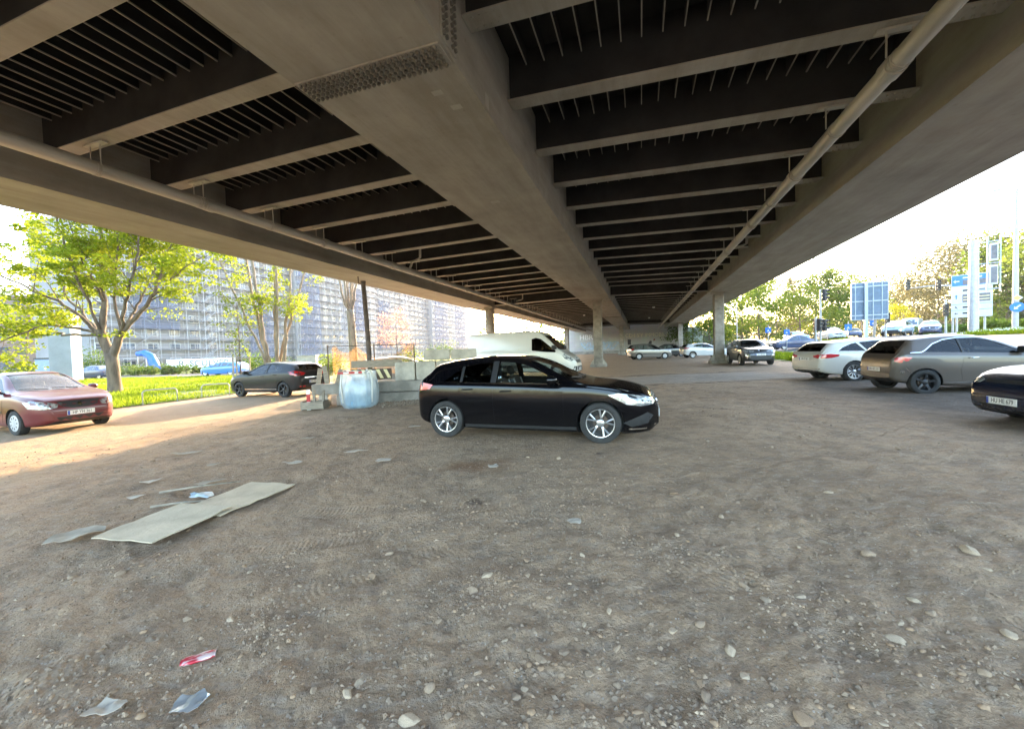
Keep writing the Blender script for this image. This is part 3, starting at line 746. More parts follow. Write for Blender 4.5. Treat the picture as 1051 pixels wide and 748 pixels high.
ESTATE = dict(L=4.70, R=.345, xf=1.55, xr=-1.29, rim='multi10', tumble=.52, gap=.035, tw=.235, floor=.22, spin=.1,
  top=[(-2.35,.70),(-2.32,.92),(-2.24,1.02),(-2.0,1.27),(-1.88,1.345),(-1.7,1.375),(-1.0,1.435),(-.4,1.457),(.1,1.44),(.4,1.37),(1.15,1.03),(1.30,.99),(1.9,.90),(2.15,.82),(2.28,.70),(2.35,.55)],
  bot=bot_prof(4.7), hw=hw_prof(4.7,.905,rn=.75), belt=[(-2.35,.92),(-2.1,1.01),(-1.3,1.0),(0,.96),(1.1,.92),(1.7,.85),(2.3,.65)],
  cab=(-2.05,1.2), wsx=.2, rwx=-1.6, dash=.8, dashz=.93, seat_x=(.05,-.82),
  wscreen=scr(.68,1.03,.52,1.385,.02), rscreen=scr(.62,1.04,.54,1.30),
  win=[[(-1.78,1.045),(-1.60,1.16),(-1.30,1.27),(-1.12,1.305),(-.92,1.03),(-.88,1.02)],[(-.84,1.02),(-1.02,1.315),(-.55,1.352),(-.30,1.355),(-.30,.995)],[(-.22,.99),(-.22,1.355),(.1,1.345),(.36,1.28),(.92,1.0),(.92,.965)]],
  dark_wins=(0,1),
  black=[[(-.30,.99),(-.30,1.37),(-.22,1.37),(-.22,.99)]],
  chrome=[strip([(-1.82,1.035),(-1.6,1.175),(-1.30,1.29),(-.9,1.345),(-.3,1.375),(.1,1.365)],.014)],
  doors=[dict(poly=[(-.98,.50),(-1.06,.72),(-1.0,.99),(-.27,.97),(-.26,.29),(-.85,.29)],handle=(-.80,.88)),dict(poly=[(-.25,.97),(-.24,.29),(.88,.29),(.96,.5),(.96,.94)],handle=(-.02,.86))],
  lamp_ang=45, hl=[[(1.7,.87,.78),(1.9,.83,.80),(2.15,.66,.74),(2.2,.55,.66),(2.05,.74,.62)]],
  tl=[[(-2.30,.40,.90),(-2.24,.60,.945),(-2.05,.84,.955),(-1.78,.89,.93),(-1.82,.89,.865),(-2.02,.86,.82),(-2.27,.62,.80),(-2.31,.42,.84)]],
  front=[('grille',[(-.36,.66),(.36,.66),(.40,.46),(-.40,.46)],'black',1),('bumper_trim',strip([(-.72,.46),(0,.44),(.72,.46)],.02),'chrome',-1),('diffuser',[(-.72,.38),(.72,.38),(.62,.29),(-.62,.29)],'black',-1)],
  mirror=(.85,1.0), plates=((-1,.78,'HN ST 88'),(1,.40,'HN ST 88')))

CROSSOVER = dict(L=4.36, R=.345, xf=1.25, xr=-1.39, rim='star5', tumble=.50, gap=.06, tw=.215, floor=.30,
  top=[(-2.18,.80),(-2.14,1.0),(-2.0,1.14),(-1.75,1.33),(-1.6,1.42),(-1.2,1.50),(-.5,1.565),(0,1.55),(.25,1.48),(.92,1.13),(1.05,1.09),(1.6,1.03),(1.92,.96),(2.06,.86),(2.14,.72),(2.18,.60)],
  bot=[(-2.18,.45),(-2.0,.32),(-1.7,.26),(0,.24),(1.7,.24),(2.0,.26),(2.18,.34)], hw=hw_prof(4.36,.90,fn=.62), belt=[(-2.18,1.0),(-1.9,1.15),(-1.2,1.13),(0,1.04),(.9,1.0),(1.5,.95),(2.1,.75)],
  cab=(-1.8,1.0), wsx=.1, rwx=-1.3, dash=.6, dashz=1.0, seat_x=(-.15,-1.0),
  wscreen=scr(.70,1.125,.52,1.49,.02), rscreen=scr(.56,1.16,.46,1.39),
  win=[[(-1.15,1.19),(-1.0,1.32),(-.8,1.39),(-.42,1.43),(-.42,1.10)],[(-.34,1.09),(-.34,1.43),(.0,1.42),(.2,1.35),(.75,1.08),(.75,1.04)]],
  doors=[dict(poly=[(-1.0,.6),(-1.05,1.1),(-.39,1.07),(-.38,.40),(-.9,.40)],handle=(-.85,1.2)),dict(poly=[(-.37,1.07),(-.36,.40),(.72,.40),(.78,.6),(.78,1.02)],handle=(-.15,.95))],
  clad=lambda x: .46,
  lamp_ang=28, hl=[[(1.55,.88,.93),(1.85,.80,.955),(2.08,.52,.895),(2.12,.34,.855),(2.10,.38,.79),(1.98,.70,.78),(1.75,.86,.84)]],
  tl=[[(-2.1,.6,.95),(-2.0,.75,1.05),(-1.75,.88,1.0),(-1.9,.86,.88)]],
  front=[('grille',[(-.32,.86),(.32,.86),(.30,.80),(-.30,.80)],'black',1),('lower_grille',[(-.52,.60),(.52,.60),(.62,.37),(-.62,.37)],'black',1),('emblem',[(.08*cos(k*pi/5),.88+.055*sin(k*pi/5)) for k in range(10)],'chrome',1),('fog_trim',[(.60,.66),(.74,.62),(.72,.42),(.66,.40)],'chrome',1),('fog_trim',[(-.60,.66),(-.74,.62),(-.72,.42),(-.66,.40)],'chrome',1)],
  mirror=(.70,1.09), msize=1.15, plates=((1,.64,'HN CR 512'),))

def variant(S, **k):
    d = dict(S); d.update(k); return d
TALLHATCH = variant(SALOON, L=4.20, R=.315, xf=1.25, xr=-1.33, rim='cap', cab=(-1.85,1.0), rwx=-1.3,
  top=[(-2.10,.72),(-2.08,.95),(-2.02,1.10),(-1.85,1.42),(-1.75,1.49),(-1.2,1.55),(-.5,1.58),(0,1.56),(.3,1.46),(1.0,1.08),(1.15,1.03),(1.6,.96),(1.9,.86),(2.04,.72),(2.10,.55)],
  hw=hw_prof(4.2,.88), bot=bot_prof(4.2), belt=[(-2.1,.92),(-1.8,1.04),(0,1.0),(1.0,.96),(1.5,.9),(2.05,.7)],
  wscreen=scr(.66,1.08,.52,1.50,.02), rscreen=scr(.60,1.10,.52,1.43),
  win=[[(-1.72,1.12),(-1.62,1.36),(-1.35,1.40),(-1.30,1.07)],[(-1.22,1.06),(-1.25,1.41),(-.42,1.45),(-.42,1.04)],[(-.33,1.04),(-.33,1.45),(0,1.44),(.3,1.36),(.85,1.04),(.85,1.01)]],
  black=(), doors=[dict(poly=[(-1.05,.55),(-1.2,1.03),(-.38,1.01),(-.37,.30),(-.9,.30)],handle=(-.95,.93)),dict(poly=[(-.36,1.01),(-.35,.30),(.80,.30),(.86,.5),(.86,.98)],handle=(-.12,.92))],
  tl=[[(-2.08,.60,.95),(-2.0,.72,1.12),(-1.88,.82,1.1),(-1.95,.82,.92)]], plates=(), front=SALOON['front'][:1]+SALOON['front'][2:3])
NOSE = variant(SPORTHATCH, rim='star5', lamp_ang=40, tumble=.5,
  top=[(-2.15,.66),(-2.12,.92),(-2.04,1.02),(-1.80,1.32),(-1.65,1.40),(-1.1,1.46),(-.5,1.48),(-.1,1.46),(.2,1.39),(1.0,1.02),(1.15,.98),(1.55,.93),(1.86,.865),(2.02,.775),(2.10,.66),(2.15,.52)],
  hw=hw_prof(4.3,.90,fn=.64), creases=[], side=[],
  hl=[[(1.55,.88,.80),(1.78,.83,.835),(2.0,.62,.79),(2.06,.46,.73),(2.06,.48,.68),(1.95,.70,.66),(1.75,.86,.70)]],
  front=[('grille',[(-.42,.745),(.42,.745),(.40,.69),(-.40,.69)],'black',1),('lower_grille',[(-.62,.36),(.62,.36),(.66,.26),(-.66,.26)],'black',1),('bumper_lip',strip([(-.72,.215),(0,.205),(.72,.215)],.022),'chrome',1)],
  plates=((1,.42,'HU HE 679'),))
WHITEHATCH = variant(SPORTHATCH, rim='multi10', plates=(), creases=[], side=[], chrome=())
VANS = dict(cat='van', L=6.10, R=.345, xf=2.05, xr=-1.75, rim='cap', tumble=.10, gap=.05, tw=.22, floor=.5, mid=.5,
  top=[(-3.05,2.36),(-3.02,2.46),(-2.5,2.50),(.0,2.51),(.9,2.49),(1.15,2.42),(1.35,2.28),(2.18,1.50),(2.32,1.38),(2.75,1.12),(2.92,.96),(3.01,.78),(3.05,.60)],
  bot=[(-3.05,.42),(-2.8,.36),(-.5,.33),(2.5,.28),(2.9,.26),(3.05,.34)],
  hw=[(-3.05,.96),(-2.98,1.0),(-2.6,1.02),(1.8,1.02),(2.3,1.0),(2.65,.95),(2.85,.86),(2.97,.74),(3.05,.60)],
  belt=[(-3.05,1.42),(1.2,1.42),(2.2,1.30),(2.6,1.05),(3.0,.75)],
  cab=(.3,2.35), wsx=.9, rwx=-2.5, dash=1.8, dashz=1.3, seat_x=(1.0,), wscreen=scr(.86,1.50,.76,2.22,.04), rscreen=None,
  win=[[(.72,1.46),(.72,2.06),(.95,2.12),(1.22,2.05),(2.02,1.40),(1.98,1.34),(1.5,1.36)]],
  black=[], doors=[dict(poly=[(.60,.45),(.60,2.2),(.66,2.2),(.66,1.36),(1.5,1.28),(2.06,1.28),(1.95,.9),(1.62,.72),(1.55,.45)],handle=(.80,1.22)),dict(poly=[(-.75,.42),(-.75,2.30),(.50,2.30),(.50,.42)],handle=(.38,1.12))],
  side=[('rub_strip',strip([(-2.9,.62),(-2.2,.62)],.16),'black'),('rub_strip',strip([(-1.25,.62),(1.5,.62)],.16),'black'),('panel_seam',strip([(-2.0,.8),(-2.0,2.3)],.02),'body'),('panel_groove',strip([(-2.9,2.06),(.5,2.06)],.02),'body')],
  lamp_ang=42, hl=[[(2.35,.98,1.16),(2.50,.97,1.26),(2.75,.84,1.08),(2.86,.76,.92),(2.75,.86,.86),(2.5,.98,.98)]],
  tl=[[(-3.0,.95,.95),(-3.0,.96,1.4),(-2.92,1.0,1.4),(-2.92,1.0,.95)]],
  front=[('bumper',[(-.80,.60),(.80,.60),(.85,.32),(-.85,.32)],'black',1),('grille',[(-.60,.92),(.60,.92),(.55,.76),(-.55,.76)],'black',1),('emblem',[(-.10,.97),(.10,.97),(.10,1.03),(-.10,1.03)],'chrome',1)],
  mirror=(1.92,1.55), msize=1.7, plates=((1,.46,'HN TR 30'),))

PB = paint('black_car_paint', (.002, .002, .003), .12, coat=.42, dust=.006, spec=.15)
PR = paint('dusty_dark_red_paint', (.10, .003, .010), .3, coat=.6, dust=.24, low=.15, dcol=(.36, .25, .16))
PM = paint('anthracite_paint', (.010, .011, .013), .4, coat=.3, dust=.04, spec=.2)
PO = paint('taupe_brown_paint', (.075, .059, .048), .35, dust=.06, coat=.5, dcol=(.33, .28, .22))
PW = paint('white_car_paint', (.52, .50, .46), .35, dust=.3)
PN = paint('navy_paint', (.006, .010, .024), .2, dust=.03, coat=.5, spec=.2)
PD = paint('dark_grey_paint', (.028, .03, .032), .3, dust=.2)
PS = paint('silver_grey_paint', (.17, .16, .15), .3, metal=.4, dust=.2)
PV = paint('van_white_paint', (.66, .65, .60), .4, dust=.3)
PBL = paint('blue_paint', (.012, .17, .52), .3, dust=.1)
PFB = paint('dark_blue_paint', (.02, .04, .11), .3, dust=.1)
PLB = paint('pale_blue_paint', (.30, .42, .52), .3, dust=.1)
PFW = paint('far_white_paint', (.50, .52, .54), .3, dust=.1)

def hdg(dx, dy): return atan2(dy, dx)
# parked cars
make_car('parked_hatchback', 'shiny black five-door hatchback with silver twin-spoke wheels, alone in the middle of the dirt lot', BLACKHATCH,
         dict(body=PB, hl=HEADL, tl=REDP, rear_glass=GLASSD), .42, 7.50, hdg(2.60, -.88))
make_car('parked_saloon', 'dusty dark red saloon with dirt-covered windscreen and grey hubcaps, at the left edge', SALOON,
         dict(body=PR, screen=GLASSDUST), -12.95, 10.85, hdg(1.48, -.50))
make_car('parked_hatchback', 'anthracite hatchback with red tail lights parked beside the lawn and bike hoops', SPORTHATCH,
         dict(body=PM, mirror=BLACKP, rear_glass=GLASSD), -10.40, 17.85, hdg(-2.55, 1.0))
make_car('parked_city_car', 'taupe brown three-door city car with dark wheels between white estate and navy car', CITYCAR,
         dict(body=PO, tl=REDP, rear_glass=GLASSD, mirror=BLACKP, handle=CHROME), 11.62, 10.48, hdg(1.0, -.25), zoff=-.05)
make_car('parked_estate_car', 'white estate car with tinted rear glass and black-and-silver spoked wheels behind the taupe car', ESTATE,
         dict(body=PW, rear_glass=GLASSD, tl=REDL), 12.75, 14.2, hdg(1.0, -.06), zoff=-.05)
make_car('parked_hatchback', 'navy blue car nosing in from the right edge with its front number plate showing', NOSE,
         dict(body=PN), 9.75, 5.74, hdg(-.966, .259), zoff=-.06)
make_car('parked_crossover', 'dark grey crossover facing the camera beside the right-hand bridge pillar', CROSSOVER,
         dict(body=PD, rear_glass=GLASSD), 14.9, 25.3, hdg(-.26, -.97))
make_car('parked_compact', 'grey tall hatchback standing sideways in front of the graffiti wall', TALLHATCH,
         dict(body=PS), 14.0, 41.0, hdg(1, .02), detail=1)
make_car('parked_hatchback', 'white hatchback seen side-on between the grey hatchback and the right-hand pillar', WHITEHATCH,
         dict(body=PFW, rear_glass=GLASSD), 19.4, 40.8, hdg(1, -.05), detail=1)
make_car('parked_saloon', 'dark saloon half hidden behind the grey and white hatchbacks by the graffiti wall', SALOON,
         dict(body=PD), 18.1, 47.0, hdg(-1, 0), detail=1)
make_car('parked_van', 'white high-roof panel van behind the black hatchback', VANS,
         dict(body=PV, mirror=BLACKP, glass=GLASSVAN, screen=GLASSD), .72, 22.3, hdg(6.1, -2.3))
# traffic
make_car('estate_car', 'blue estate car on the road beyond the lawn', variant(ESTATE, mirror_far=1), dict(body=PBL), -30.6, 43.0, hdg(-1, .1), detail=0)
make_car('car', 'dark blue car on the far road left of the big tree trunk', SALOON, dict(body=PFB), -45.6, 44.2, hdg(-1, .1), detail=0)
make_car('saloon', 'dark navy saloon crossing on the raised road behind the white estate', SALOON, dict(body=PFB, glass=GLASSX), 29.9, 42.8, hdg(-1, .12), detail=0)
far = [(39.2, 41.0, 235, CROSSOVER, PLB, 'pale blue car facing the camera, waiting at the junction below the sign frame'),
       (45.1, 43.4, 228, SALOON, PFB, 'dark blue car facing the camera, right of the pale blue one at the junction'),
       (59.5, 60.0, 232, variant(VANS, win=[], doors=()), PFW, 'white and blue van queueing behind the pale blue car'),
       (38.5, 48.5, 200, SALOON, PFW, 'white car crossing behind the traffic light mast'),
       (53.0, 62.5, 215, SPORTHATCH, PFB, 'dark car far back on the road behind the sign frame'),
       (35.2, 62.0, 175, SALOON, PFW, 'white car far off on the road right of the pillar'),
       (39.5, 56.0, 190, SALOON, PBL, 'blue car far off behind the navy saloon'),
       (77.5, 76.0, 225, SALOON, PFW, 'white car far up the road right of the traffic light arm')]
for x, y, az, S, P, lab in far:
    make_car('van' if S.get('cat') == 'van' else 'car', lab, S, dict(body=P), x, y, pi/2-radians(az), detail=0)
import numpy as np
# ------------------------------------------------------------------ ground
def dirt_mat():
    m, t, o = nt('dirt')
    p = N(t, 'ShaderNodeBsdfPrincipled'); p.inputs['Specular IOR Level'].default_value = .25
    geo = N(t, 'ShaderNodeNewGeometry'); P = geo.outputs['Position']
    def nz(scale, det=5, rough=.6, st=None, rot=0, dist=0):
        n = N(t, 'ShaderNodeTexNoise'); n.inputs['Scale'].default_value = scale; n.inputs['Detail'].default_value = det; n.inputs['Roughness'].default_value = rough
        n.inputs['Distortion'].default_value = dist
        src = P
        if st:
            mp = N(t, 'ShaderNodeMapping'); mp.inputs['Scale'].default_value = st; mp.inputs['Rotation'].default_value = (0, 0, rot); t.links.new(P, mp.inputs[0]); src = mp.outputs[0]
        t.links.new(src, n.inputs['Vector']); return n.outputs['Fac']
    def ramp(f, stops):
        r = N(t, 'ShaderNodeValToRGB'); cr = r.color_ramp
        while len(cr.elements) < len(stops): cr.elements.new(.5)
        for e, (q, c) in zip(cr.elements, stops):
            e.position = q; e.color = tuple(c)+(1,) if hasattr(c, '__len__') else (c, c, c, 1)
        t.links.new(f, r.inputs[0]); return r.outputs[0]
    def mix(f, a, b, mode='MIX'):
        n = N(t, 'ShaderNodeMix', data_type='RGBA'); n.blend_type = mode
        for i, s_ in (('Factor', f), ('A', a), ('B', b)):
            if hasattr(s_, 'is_linked'): t.links.new(s_, n.inputs[i])
            elif hasattr(s_, '__len__'): n.inputs[i].default_value = tuple(s_)+(1,)
            else: n.inputs[i].default_value = s_
        return n.outputs['Result']
    def ma(op, a, b=0, c=0):
        n = N(t, 'ShaderNodeMath', operation=op)
        for i, s_ in enumerate((a, b, c)):
            if hasattr(s_, 'is_linked'): t.links.new(s_, n.inputs[i])
            else: n.inputs[i].default_value = s_
        return n.outputs[0]
    sep = N(t, 'ShaderNodeSeparateXYZ'); t.links.new(P, sep.inputs[0]); X = sep.outputs[0]; Y = sep.outputs[1]
    lat = ma('ADD', ma('MULTIPLY', X, BX.x), ma('MULTIPLY', Y, BX.y)); al = ma('ADD', ma('MULTIPLY', X, AX.x), ma('MULTIPLY', Y, AX.y))
    def band(v, a, b, s_):      # 1 inside a..b
        r1 = N(t, 'ShaderNodeMapRange'); r1.interpolation_type = 'SMOOTHSTEP'; r1.inputs['From Min'].default_value = a-s_; r1.inputs['From Max'].default_value = a+s_; t.links.new(v, r1.inputs['Value'])
        r2 = N(t, 'ShaderNodeMapRange'); r2.interpolation_type = 'SMOOTHSTEP'; r2.inputs['From Min'].default_value = b+s_; r2.inputs['From Max'].default_value = b-s_; t.links.new(v, r2.inputs['Value'])
        return ma('MULTIPLY', r1.outputs[0], r2.outputs[0])
    base = ramp(nz(.33, 6, .62, dist=.4), [(.32, (.30, .198, .120)), (.5, (.40, .270, .168)), (.68, (.48, .342, .225))])
    base = mix(ramp(nz(2.2, 7, .7), [(.42, 0), (.62, .7)]), base, (.200, .138, .092))
    base = mix(ramp(nz(11, 6, .7), [(.50, 0), (.68, .55)]), base, (.165, .112, .075))
    base = mix(ramp(nz(7, 5, .6, (1, 3.2, 1), .35), [(.48, 0), (.75, .5)]), base, (.41, .34, .275))
    base = mix(ramp(nz(55, 3, .6), [(.35, .35), (.6, 0)]), base, (.16, .12, .088))
    # orange leaf litter and sand further in
    wob = ma('MULTIPLY', ma('SUBTRACT', nz(.5, 4), .5), 7)
    lz = ma('MULTIPLY', band(ma('ADD', al, wob), 22.5, 60, 1.5), band(ma('ADD', lat, wob), -6, 7, 1.5))
    base = mix(ma('MULTIPLY', lz, ramp(nz(1.6, 6, .65), [(.3, .35), (.6, .95)])), base, (.30, .205, .13))
    lw = ma('MULTIPLY', band(ma('ADD', lat, wob), -40, -8.5, .8), ramp(nz(1.1, 6, .65), [(.35, .25), (.6, .85)]))
    base = mix(lw, base, (.31, .215, .125))
    # brownish patch of rust and broken brick in front of the black car
    dx = ma('SUBTRACT', X, -.55); dy = ma('SUBTRACT', Y, 5.35)
    rr = ma('SQRT', ma('ADD', ma('POWER', ma('MULTIPLY', dx, .9), 2), ma('POWER', ma('MULTIPLY', dy, 1.5), 2)))
    base = mix(ma('MULTIPLY', ramp(ma('ADD', rr, ma('MULTIPLY', nz(3.5, 5), .9)), [(.55, 1), (1.0, 0)]), .9), base, (.21, .115, .062))
    # oil spots
    for ox, oy, r_ in ((-.42, 4.05, .085), (1.2, 5.7, .05)):
        q = ma('SQRT', ma('ADD', ma('POWER', ma('SUBTRACT', X, ox), 2), ma('POWER', ma('MULTIPLY', ma('SUBTRACT', Y, oy), 1.2), 2)))
        base = mix(ma('MULTIPLY', ramp(ma('ADD', q, ma('MULTIPLY', nz(14, 4), .12)), [(r_+.03, 1), (r_+.1, 0)]), .7), base, (.045, .028, .022))
    # worn tarmac under the far row of cars, some of their shade painted in
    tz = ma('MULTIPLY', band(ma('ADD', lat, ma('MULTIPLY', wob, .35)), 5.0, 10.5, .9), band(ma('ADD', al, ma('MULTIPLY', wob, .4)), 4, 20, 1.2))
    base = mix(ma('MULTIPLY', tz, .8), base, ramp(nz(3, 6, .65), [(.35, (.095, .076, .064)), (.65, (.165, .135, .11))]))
    # pale compacted drive crossing under the flyover
    py = ma('ADD', Y, ma('MULTIPLY', ma('SUBTRACT', nz(.8, 4), .5), 1.1))
    bz = ma('MULTIPLY', band(py, 15.4, 19.3, .25), band(X, 1.5, 11.5, 1.0))
    base = mix(ma('MULTIPLY', bz, .62), base, (.29, .27, .245))
    for yy in (15.0, 19.9):
        base = mix(ma('MULTIPLY', ma('MULTIPLY', band(py, yy-.14, yy+.14, .15), band(X, 1, 12.5, 1.2)), .7), base, (.07, .058, .05))
    # pebbles in the surface
    vo = N(t, 'ShaderNodeTexVoronoi'); vo.inputs['Scale'].default_value = 17; vo.inputs['Randomness'].default_value = 1; t.links.new(P, vo.inputs['Vector'])
    vsep = N(t, 'ShaderNodeSeparateColor'); t.links.new(vo.outputs['Color'], vsep.inputs[0])
    big = ma('MULTIPLY', ma('GREATER_THAN', vsep.outputs[0], .78), ma('MULTIPLY', vsep.outputs[1], .30))
    peb = ma('GREATER_THAN', big, vo.outputs['Distance'])
    base = mix(ma('MULTIPLY', peb, .7), base, mix(vsep.outputs[2], (.22, .17, .125), (.50, .41, .31)))
    # coarse specks, straw and brick crumbs
    v2 = N(t, 'ShaderNodeTexVoronoi'); v2.inputs['Scale'].default_value = 60; t.links.new(P, v2.inputs['Vector'])
    v2s = N(t, 'ShaderNodeSeparateColor'); t.links.new(v2.outputs['Color'], v2s.inputs[0])
    sp = ma('MULTIPLY', ma('GREATER_THAN', v2s.outputs[0], .86), ma('LESS_THAN', v2.outputs['Distance'], .3))
    base = mix(ma('MULTIPLY', sp, .65), base, mix(v2s.outputs[1], (.08, .06, .05), (.56, .50, .44)))
    t.links.new(base, p.inputs['Base Color'])
    p.inputs['Roughness'].default_value = .92
    # relief: lumps, grit, pebbles, tyre prints
    h = ma('MULTIPLY', nz(5, 8, .68), .045)
    h = ma('ADD', h, ma('MULTIPLY', nz(38, 5, .65), .016))
    h = ma('ADD', h, ma('MULTIPLY', peb, .012))
    for (cx, cy, R_, wid, kind) in ((1.0, -40.0, 42.0, .11, 0), (1.0, -40.0, 43.45, .11, 0), (-8.0, 30.0, 27.4, .11, 0), (-8.0, 30.0, 28.85, .11, 0), (14.0, -22.0, 27.6, .11, 1), (14.0, -22.0, 29.05, .11, 1), (3.0, 60.0, 56.2, .12, 0)):
        ddx = ma('SUBTRACT', X, cx); ddy = ma('SUBTRACT', Y, cy)
        rad = ma('SQRT', ma('ADD', ma('POWER', ddx, 2), ma('POWER', ddy, 2)))
        e = ma('SUBTRACT', rad, R_)
        bm_ = band(ma('ADD', e, ma('MULTIPLY', ma('SUBTRACT', nz(2.5, 3), .5), .05)), -wid, wid, .02)
        ang = ma('MULTIPLY', ma('ARCTAN2', ddy, ddx), R_)
        ph = ma('ADD', ma('MULTIPLY', ang, 2*pi/.042), ma('MULTIPLY', ma('ABSOLUTE', e), 26))
        tread = ma('MULTIPLY', ma('SINE', ph), .0034)
        brk = ramp(nz(.9, 4, .6), [(.42, .0), (.66, 1)])
        h = ma('ADD', h, ma('MULTIPLY', ma('MULTIPLY', bm_, brk), ma('SUBTRACT', tread, .010)))
        rim_ = band(ma('ABSOLUTE', e), wid+.015, wid+.06, .03)
        h = ma('ADD', h, ma('MULTIPLY', ma('MULTIPLY', rim_, brk), .004))
    bmp = N(t, 'ShaderNodeBump'); bmp.inputs['Strength'].default_value = 1.0; bmp.inputs['Distance'].default_value = 1.0
    t.links.new(h, bmp.inputs['Height']); t.links.new(bmp.outputs[0], p.inputs['Normal'])
    t.links.new(p.outputs[0], o.inputs[0])
    return m
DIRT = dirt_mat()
def zone(x, y):        # how rough the dirt is here
    lat = x*BX.x+y*BX.y; al = x*AX.x+y*AX.y
    return sm((lat+18.6)/1.5)*sm((10.0-lat)/2)*sm((90-al)/10)
def gz(x, y):          # the ground as built, with its lumps
    z = T(x, y); q = zone(x, y); r = math.hypot(x, y)
    for cx, cy in FLAT:
        dd = (cx-x)**2+(cy-y)**2
        if dd < 9: q *= sm((dd-2.2)/6.8)
    if q > 0:
        z += q*(.045*(noise.noise((x*.35, y*.35, 3.1)))+.022*noise.noise((x*1.3, y*1.3, 7.7))) * min(1, r)
        if r < 26:
            n1 = noise.noise((x*4.1, y*4.1, 1.3)); n2 = noise.noise((x*11, y*11, 5.3))
            z += q*(.020*n1+.016*n2+.009*noise.noise((x*27, y*27, 2.2)))*min(1, (26-r)/8)
    return z
def make_ground():
    th = [radians(-74+148*i/430) for i in range(431)]+[radians(74+212*i/36) for i in range(1, 36)]
    rs = []; r = .5
    while r < 1500: rs.append(r); r *= 1.0145 if r < 40 else 1.05
    V = [(0, 0, 0)]
    for r in rs:
        for a in th:
            x = r*sin(a); y = r*cos(a); V.append((x, y, gz(x, y)))
    m = len(th); F = []
    for k in range(m): F.append((0, 1+(k+1) % m, 1+k))
    for i in range(len(rs)-1):
        b = 1+i*m
        for k in range(m):
            j = (k+1) % m; F.append((b+k, b+j, b+m+j, b+m+k))
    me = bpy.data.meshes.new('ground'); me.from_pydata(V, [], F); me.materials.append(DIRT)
    me.polygons.foreach_set('use_smooth', [True]*len(me.polygons)); me.update()
    structure(link('ground', me))
make_ground()
def sheet(name, m, poly, dz, res=1.0, fn=None, edge=.0):
    """ground sheet that follows the terrain; poly is a list of world (x, y)"""
    B = []
    for i in range(len(poly)):
        a = poly[i]; b = poly[(i+1) % len(poly)]; k = max(1, int(math.hypot(b[0]-a[0], b[1]-a[1])/res))
        for q in range(k):
            x = a[0]+(b[0]-a[0])*q/k; y = a[1]+(b[1]-a[1])*q/k
            if edge: x += edge*noise.noise((x*1.3, y*1.3, 2)); y += edge*noise.noise((x*1.3, y*1.3, 9))
            B.append((x, y))
    pts = list(B); x0 = min(p[0] for p in B); x1 = max(p[0] for p in B); y0 = min(p[1] for p in B); y1 = max(p[1] for p in B)
    x = x0+res*.5
    while x < x1:
        y = y0+res*.5
        while y < y1:
            if inpoly(x, y, B): pts.append((x, y))
            y += res
        x += res
    vs, es, fs, _, _, _ = delaunay_2d_cdt([Vector(p) for p in pts], [], [list(range(len(B)))], 1, 1e-4)
    V = [(p.x, p.y, T(p.x, p.y)+dz) for p in vs]
    F = [tuple(f) if (V[f[1]][0]-V[f[0]][0])*(V[f[2]][1]-V[f[0]][1])-(V[f[1]][1]-V[f[0]][1])*(V[f[2]][0]-V[f[0]][0]) > 0 else tuple(f[::-1]) for f in fs]
    me = bpy.data.meshes.new(name); me.from_pydata(V, [], F); me.materials.append(m)
    me.polygons.foreach_set('use_smooth', [True]*len(me.polygons)); me.update()
    return structure(link(name, me))
GRASSG = mat('lawn_soil', (.11, .15, .025), .95, var=.5, scale=1.5, bump=.6, bscale=20)
ASPH = mat('asphalt', (.085, .083, .082), .9, var=.25, scale=1.2, bump=.3, bscale=80)
PAVE = mat('pale_paving', (.20, .19, .178), .9, var=.18, scale=1.0, bump=.2, bscale=40)
LINE = mat('road_line_paint', (.65, .65, .62), .7, var=.15, scale=8)
lawnP = [W(-18.6, -8), W(-18.9, 8), W(-18.6, 13.6), W(-19.6, 19), W(-19.5, 27), (-19, 37.8), (-33, 41.6), (-60, 48), (-80, 52), (-85, 20), (-40, -12)]
sheet('lawn', GRASSG, lawnP, .03, 1.2, edge=.25)
roadL = [(-19, 38.4), (-33, 42.2), (-60, 48.6), (-82, 53), (-84, 60), (-60, 55.2), (-33, 48.6), (-24, 47), (-19, 50), (-13, 62), (0, 108), (6, 107), (-8, 60), (-13, 46), (-16, 40)]
sheet('street', ASPH, roadL, .025, 2.0)
sheet('verge', GRASSG, [(-84, 60.6), (-60, 55.8), (-33, 49.2), (-24.5, 47.6), (-19.6, 50.6), (-13.6, 62), (-1, 108), (-60, 130), (-100, 80)], .03, 3.0)
# raised road and junction on the far side
sheet('main_road', ASPH, [W(13.2, -12), W(12.2, 30), W(12.5, 75), W(16, 120), W(60, 150), W(120, 150), W(75, 95), W(46, 58), W(29.0, 47.5), W(23.0, 43.0), W(20.3, 38), W(20.5, -12)], .022, 1.5)
sheet('grass_strip', GRASSG, [W(9.4, 21), W(11.9, 21), W(11.9, 44), W(10.8, 60), W(9.6, 60), W(9.2, 35)], .035, .8, edge=.3)
sheet('traffic_island', GRASSG, [W(16.6, 52), W(18.6, 49.5), W(21.0, 51), W(23.0, 56.5), W(20.0, 64), W(16.6, 66)], .05, .8)
sheet('pavement', PAVE, [W(20.6, -12), W(20.4, 38), W(23.0, 42.6), W(29.0, 47.0), W(46, 57.4), W(60, 60), W(60, -12)], .06, 1.5)
sheet('roadside_grass', GRASSG, [W(20.9, 18), W(23.2, 18), W(22.6, 36.5), W(21.0, 36.5)], .10, .6, edge=.2)
sheet('hedge_bed', GRASSG, [W(33, 40), W(46, 51), W(70, 55), W(60, 24), W(34, 30)], .10, 2, edge=.3)
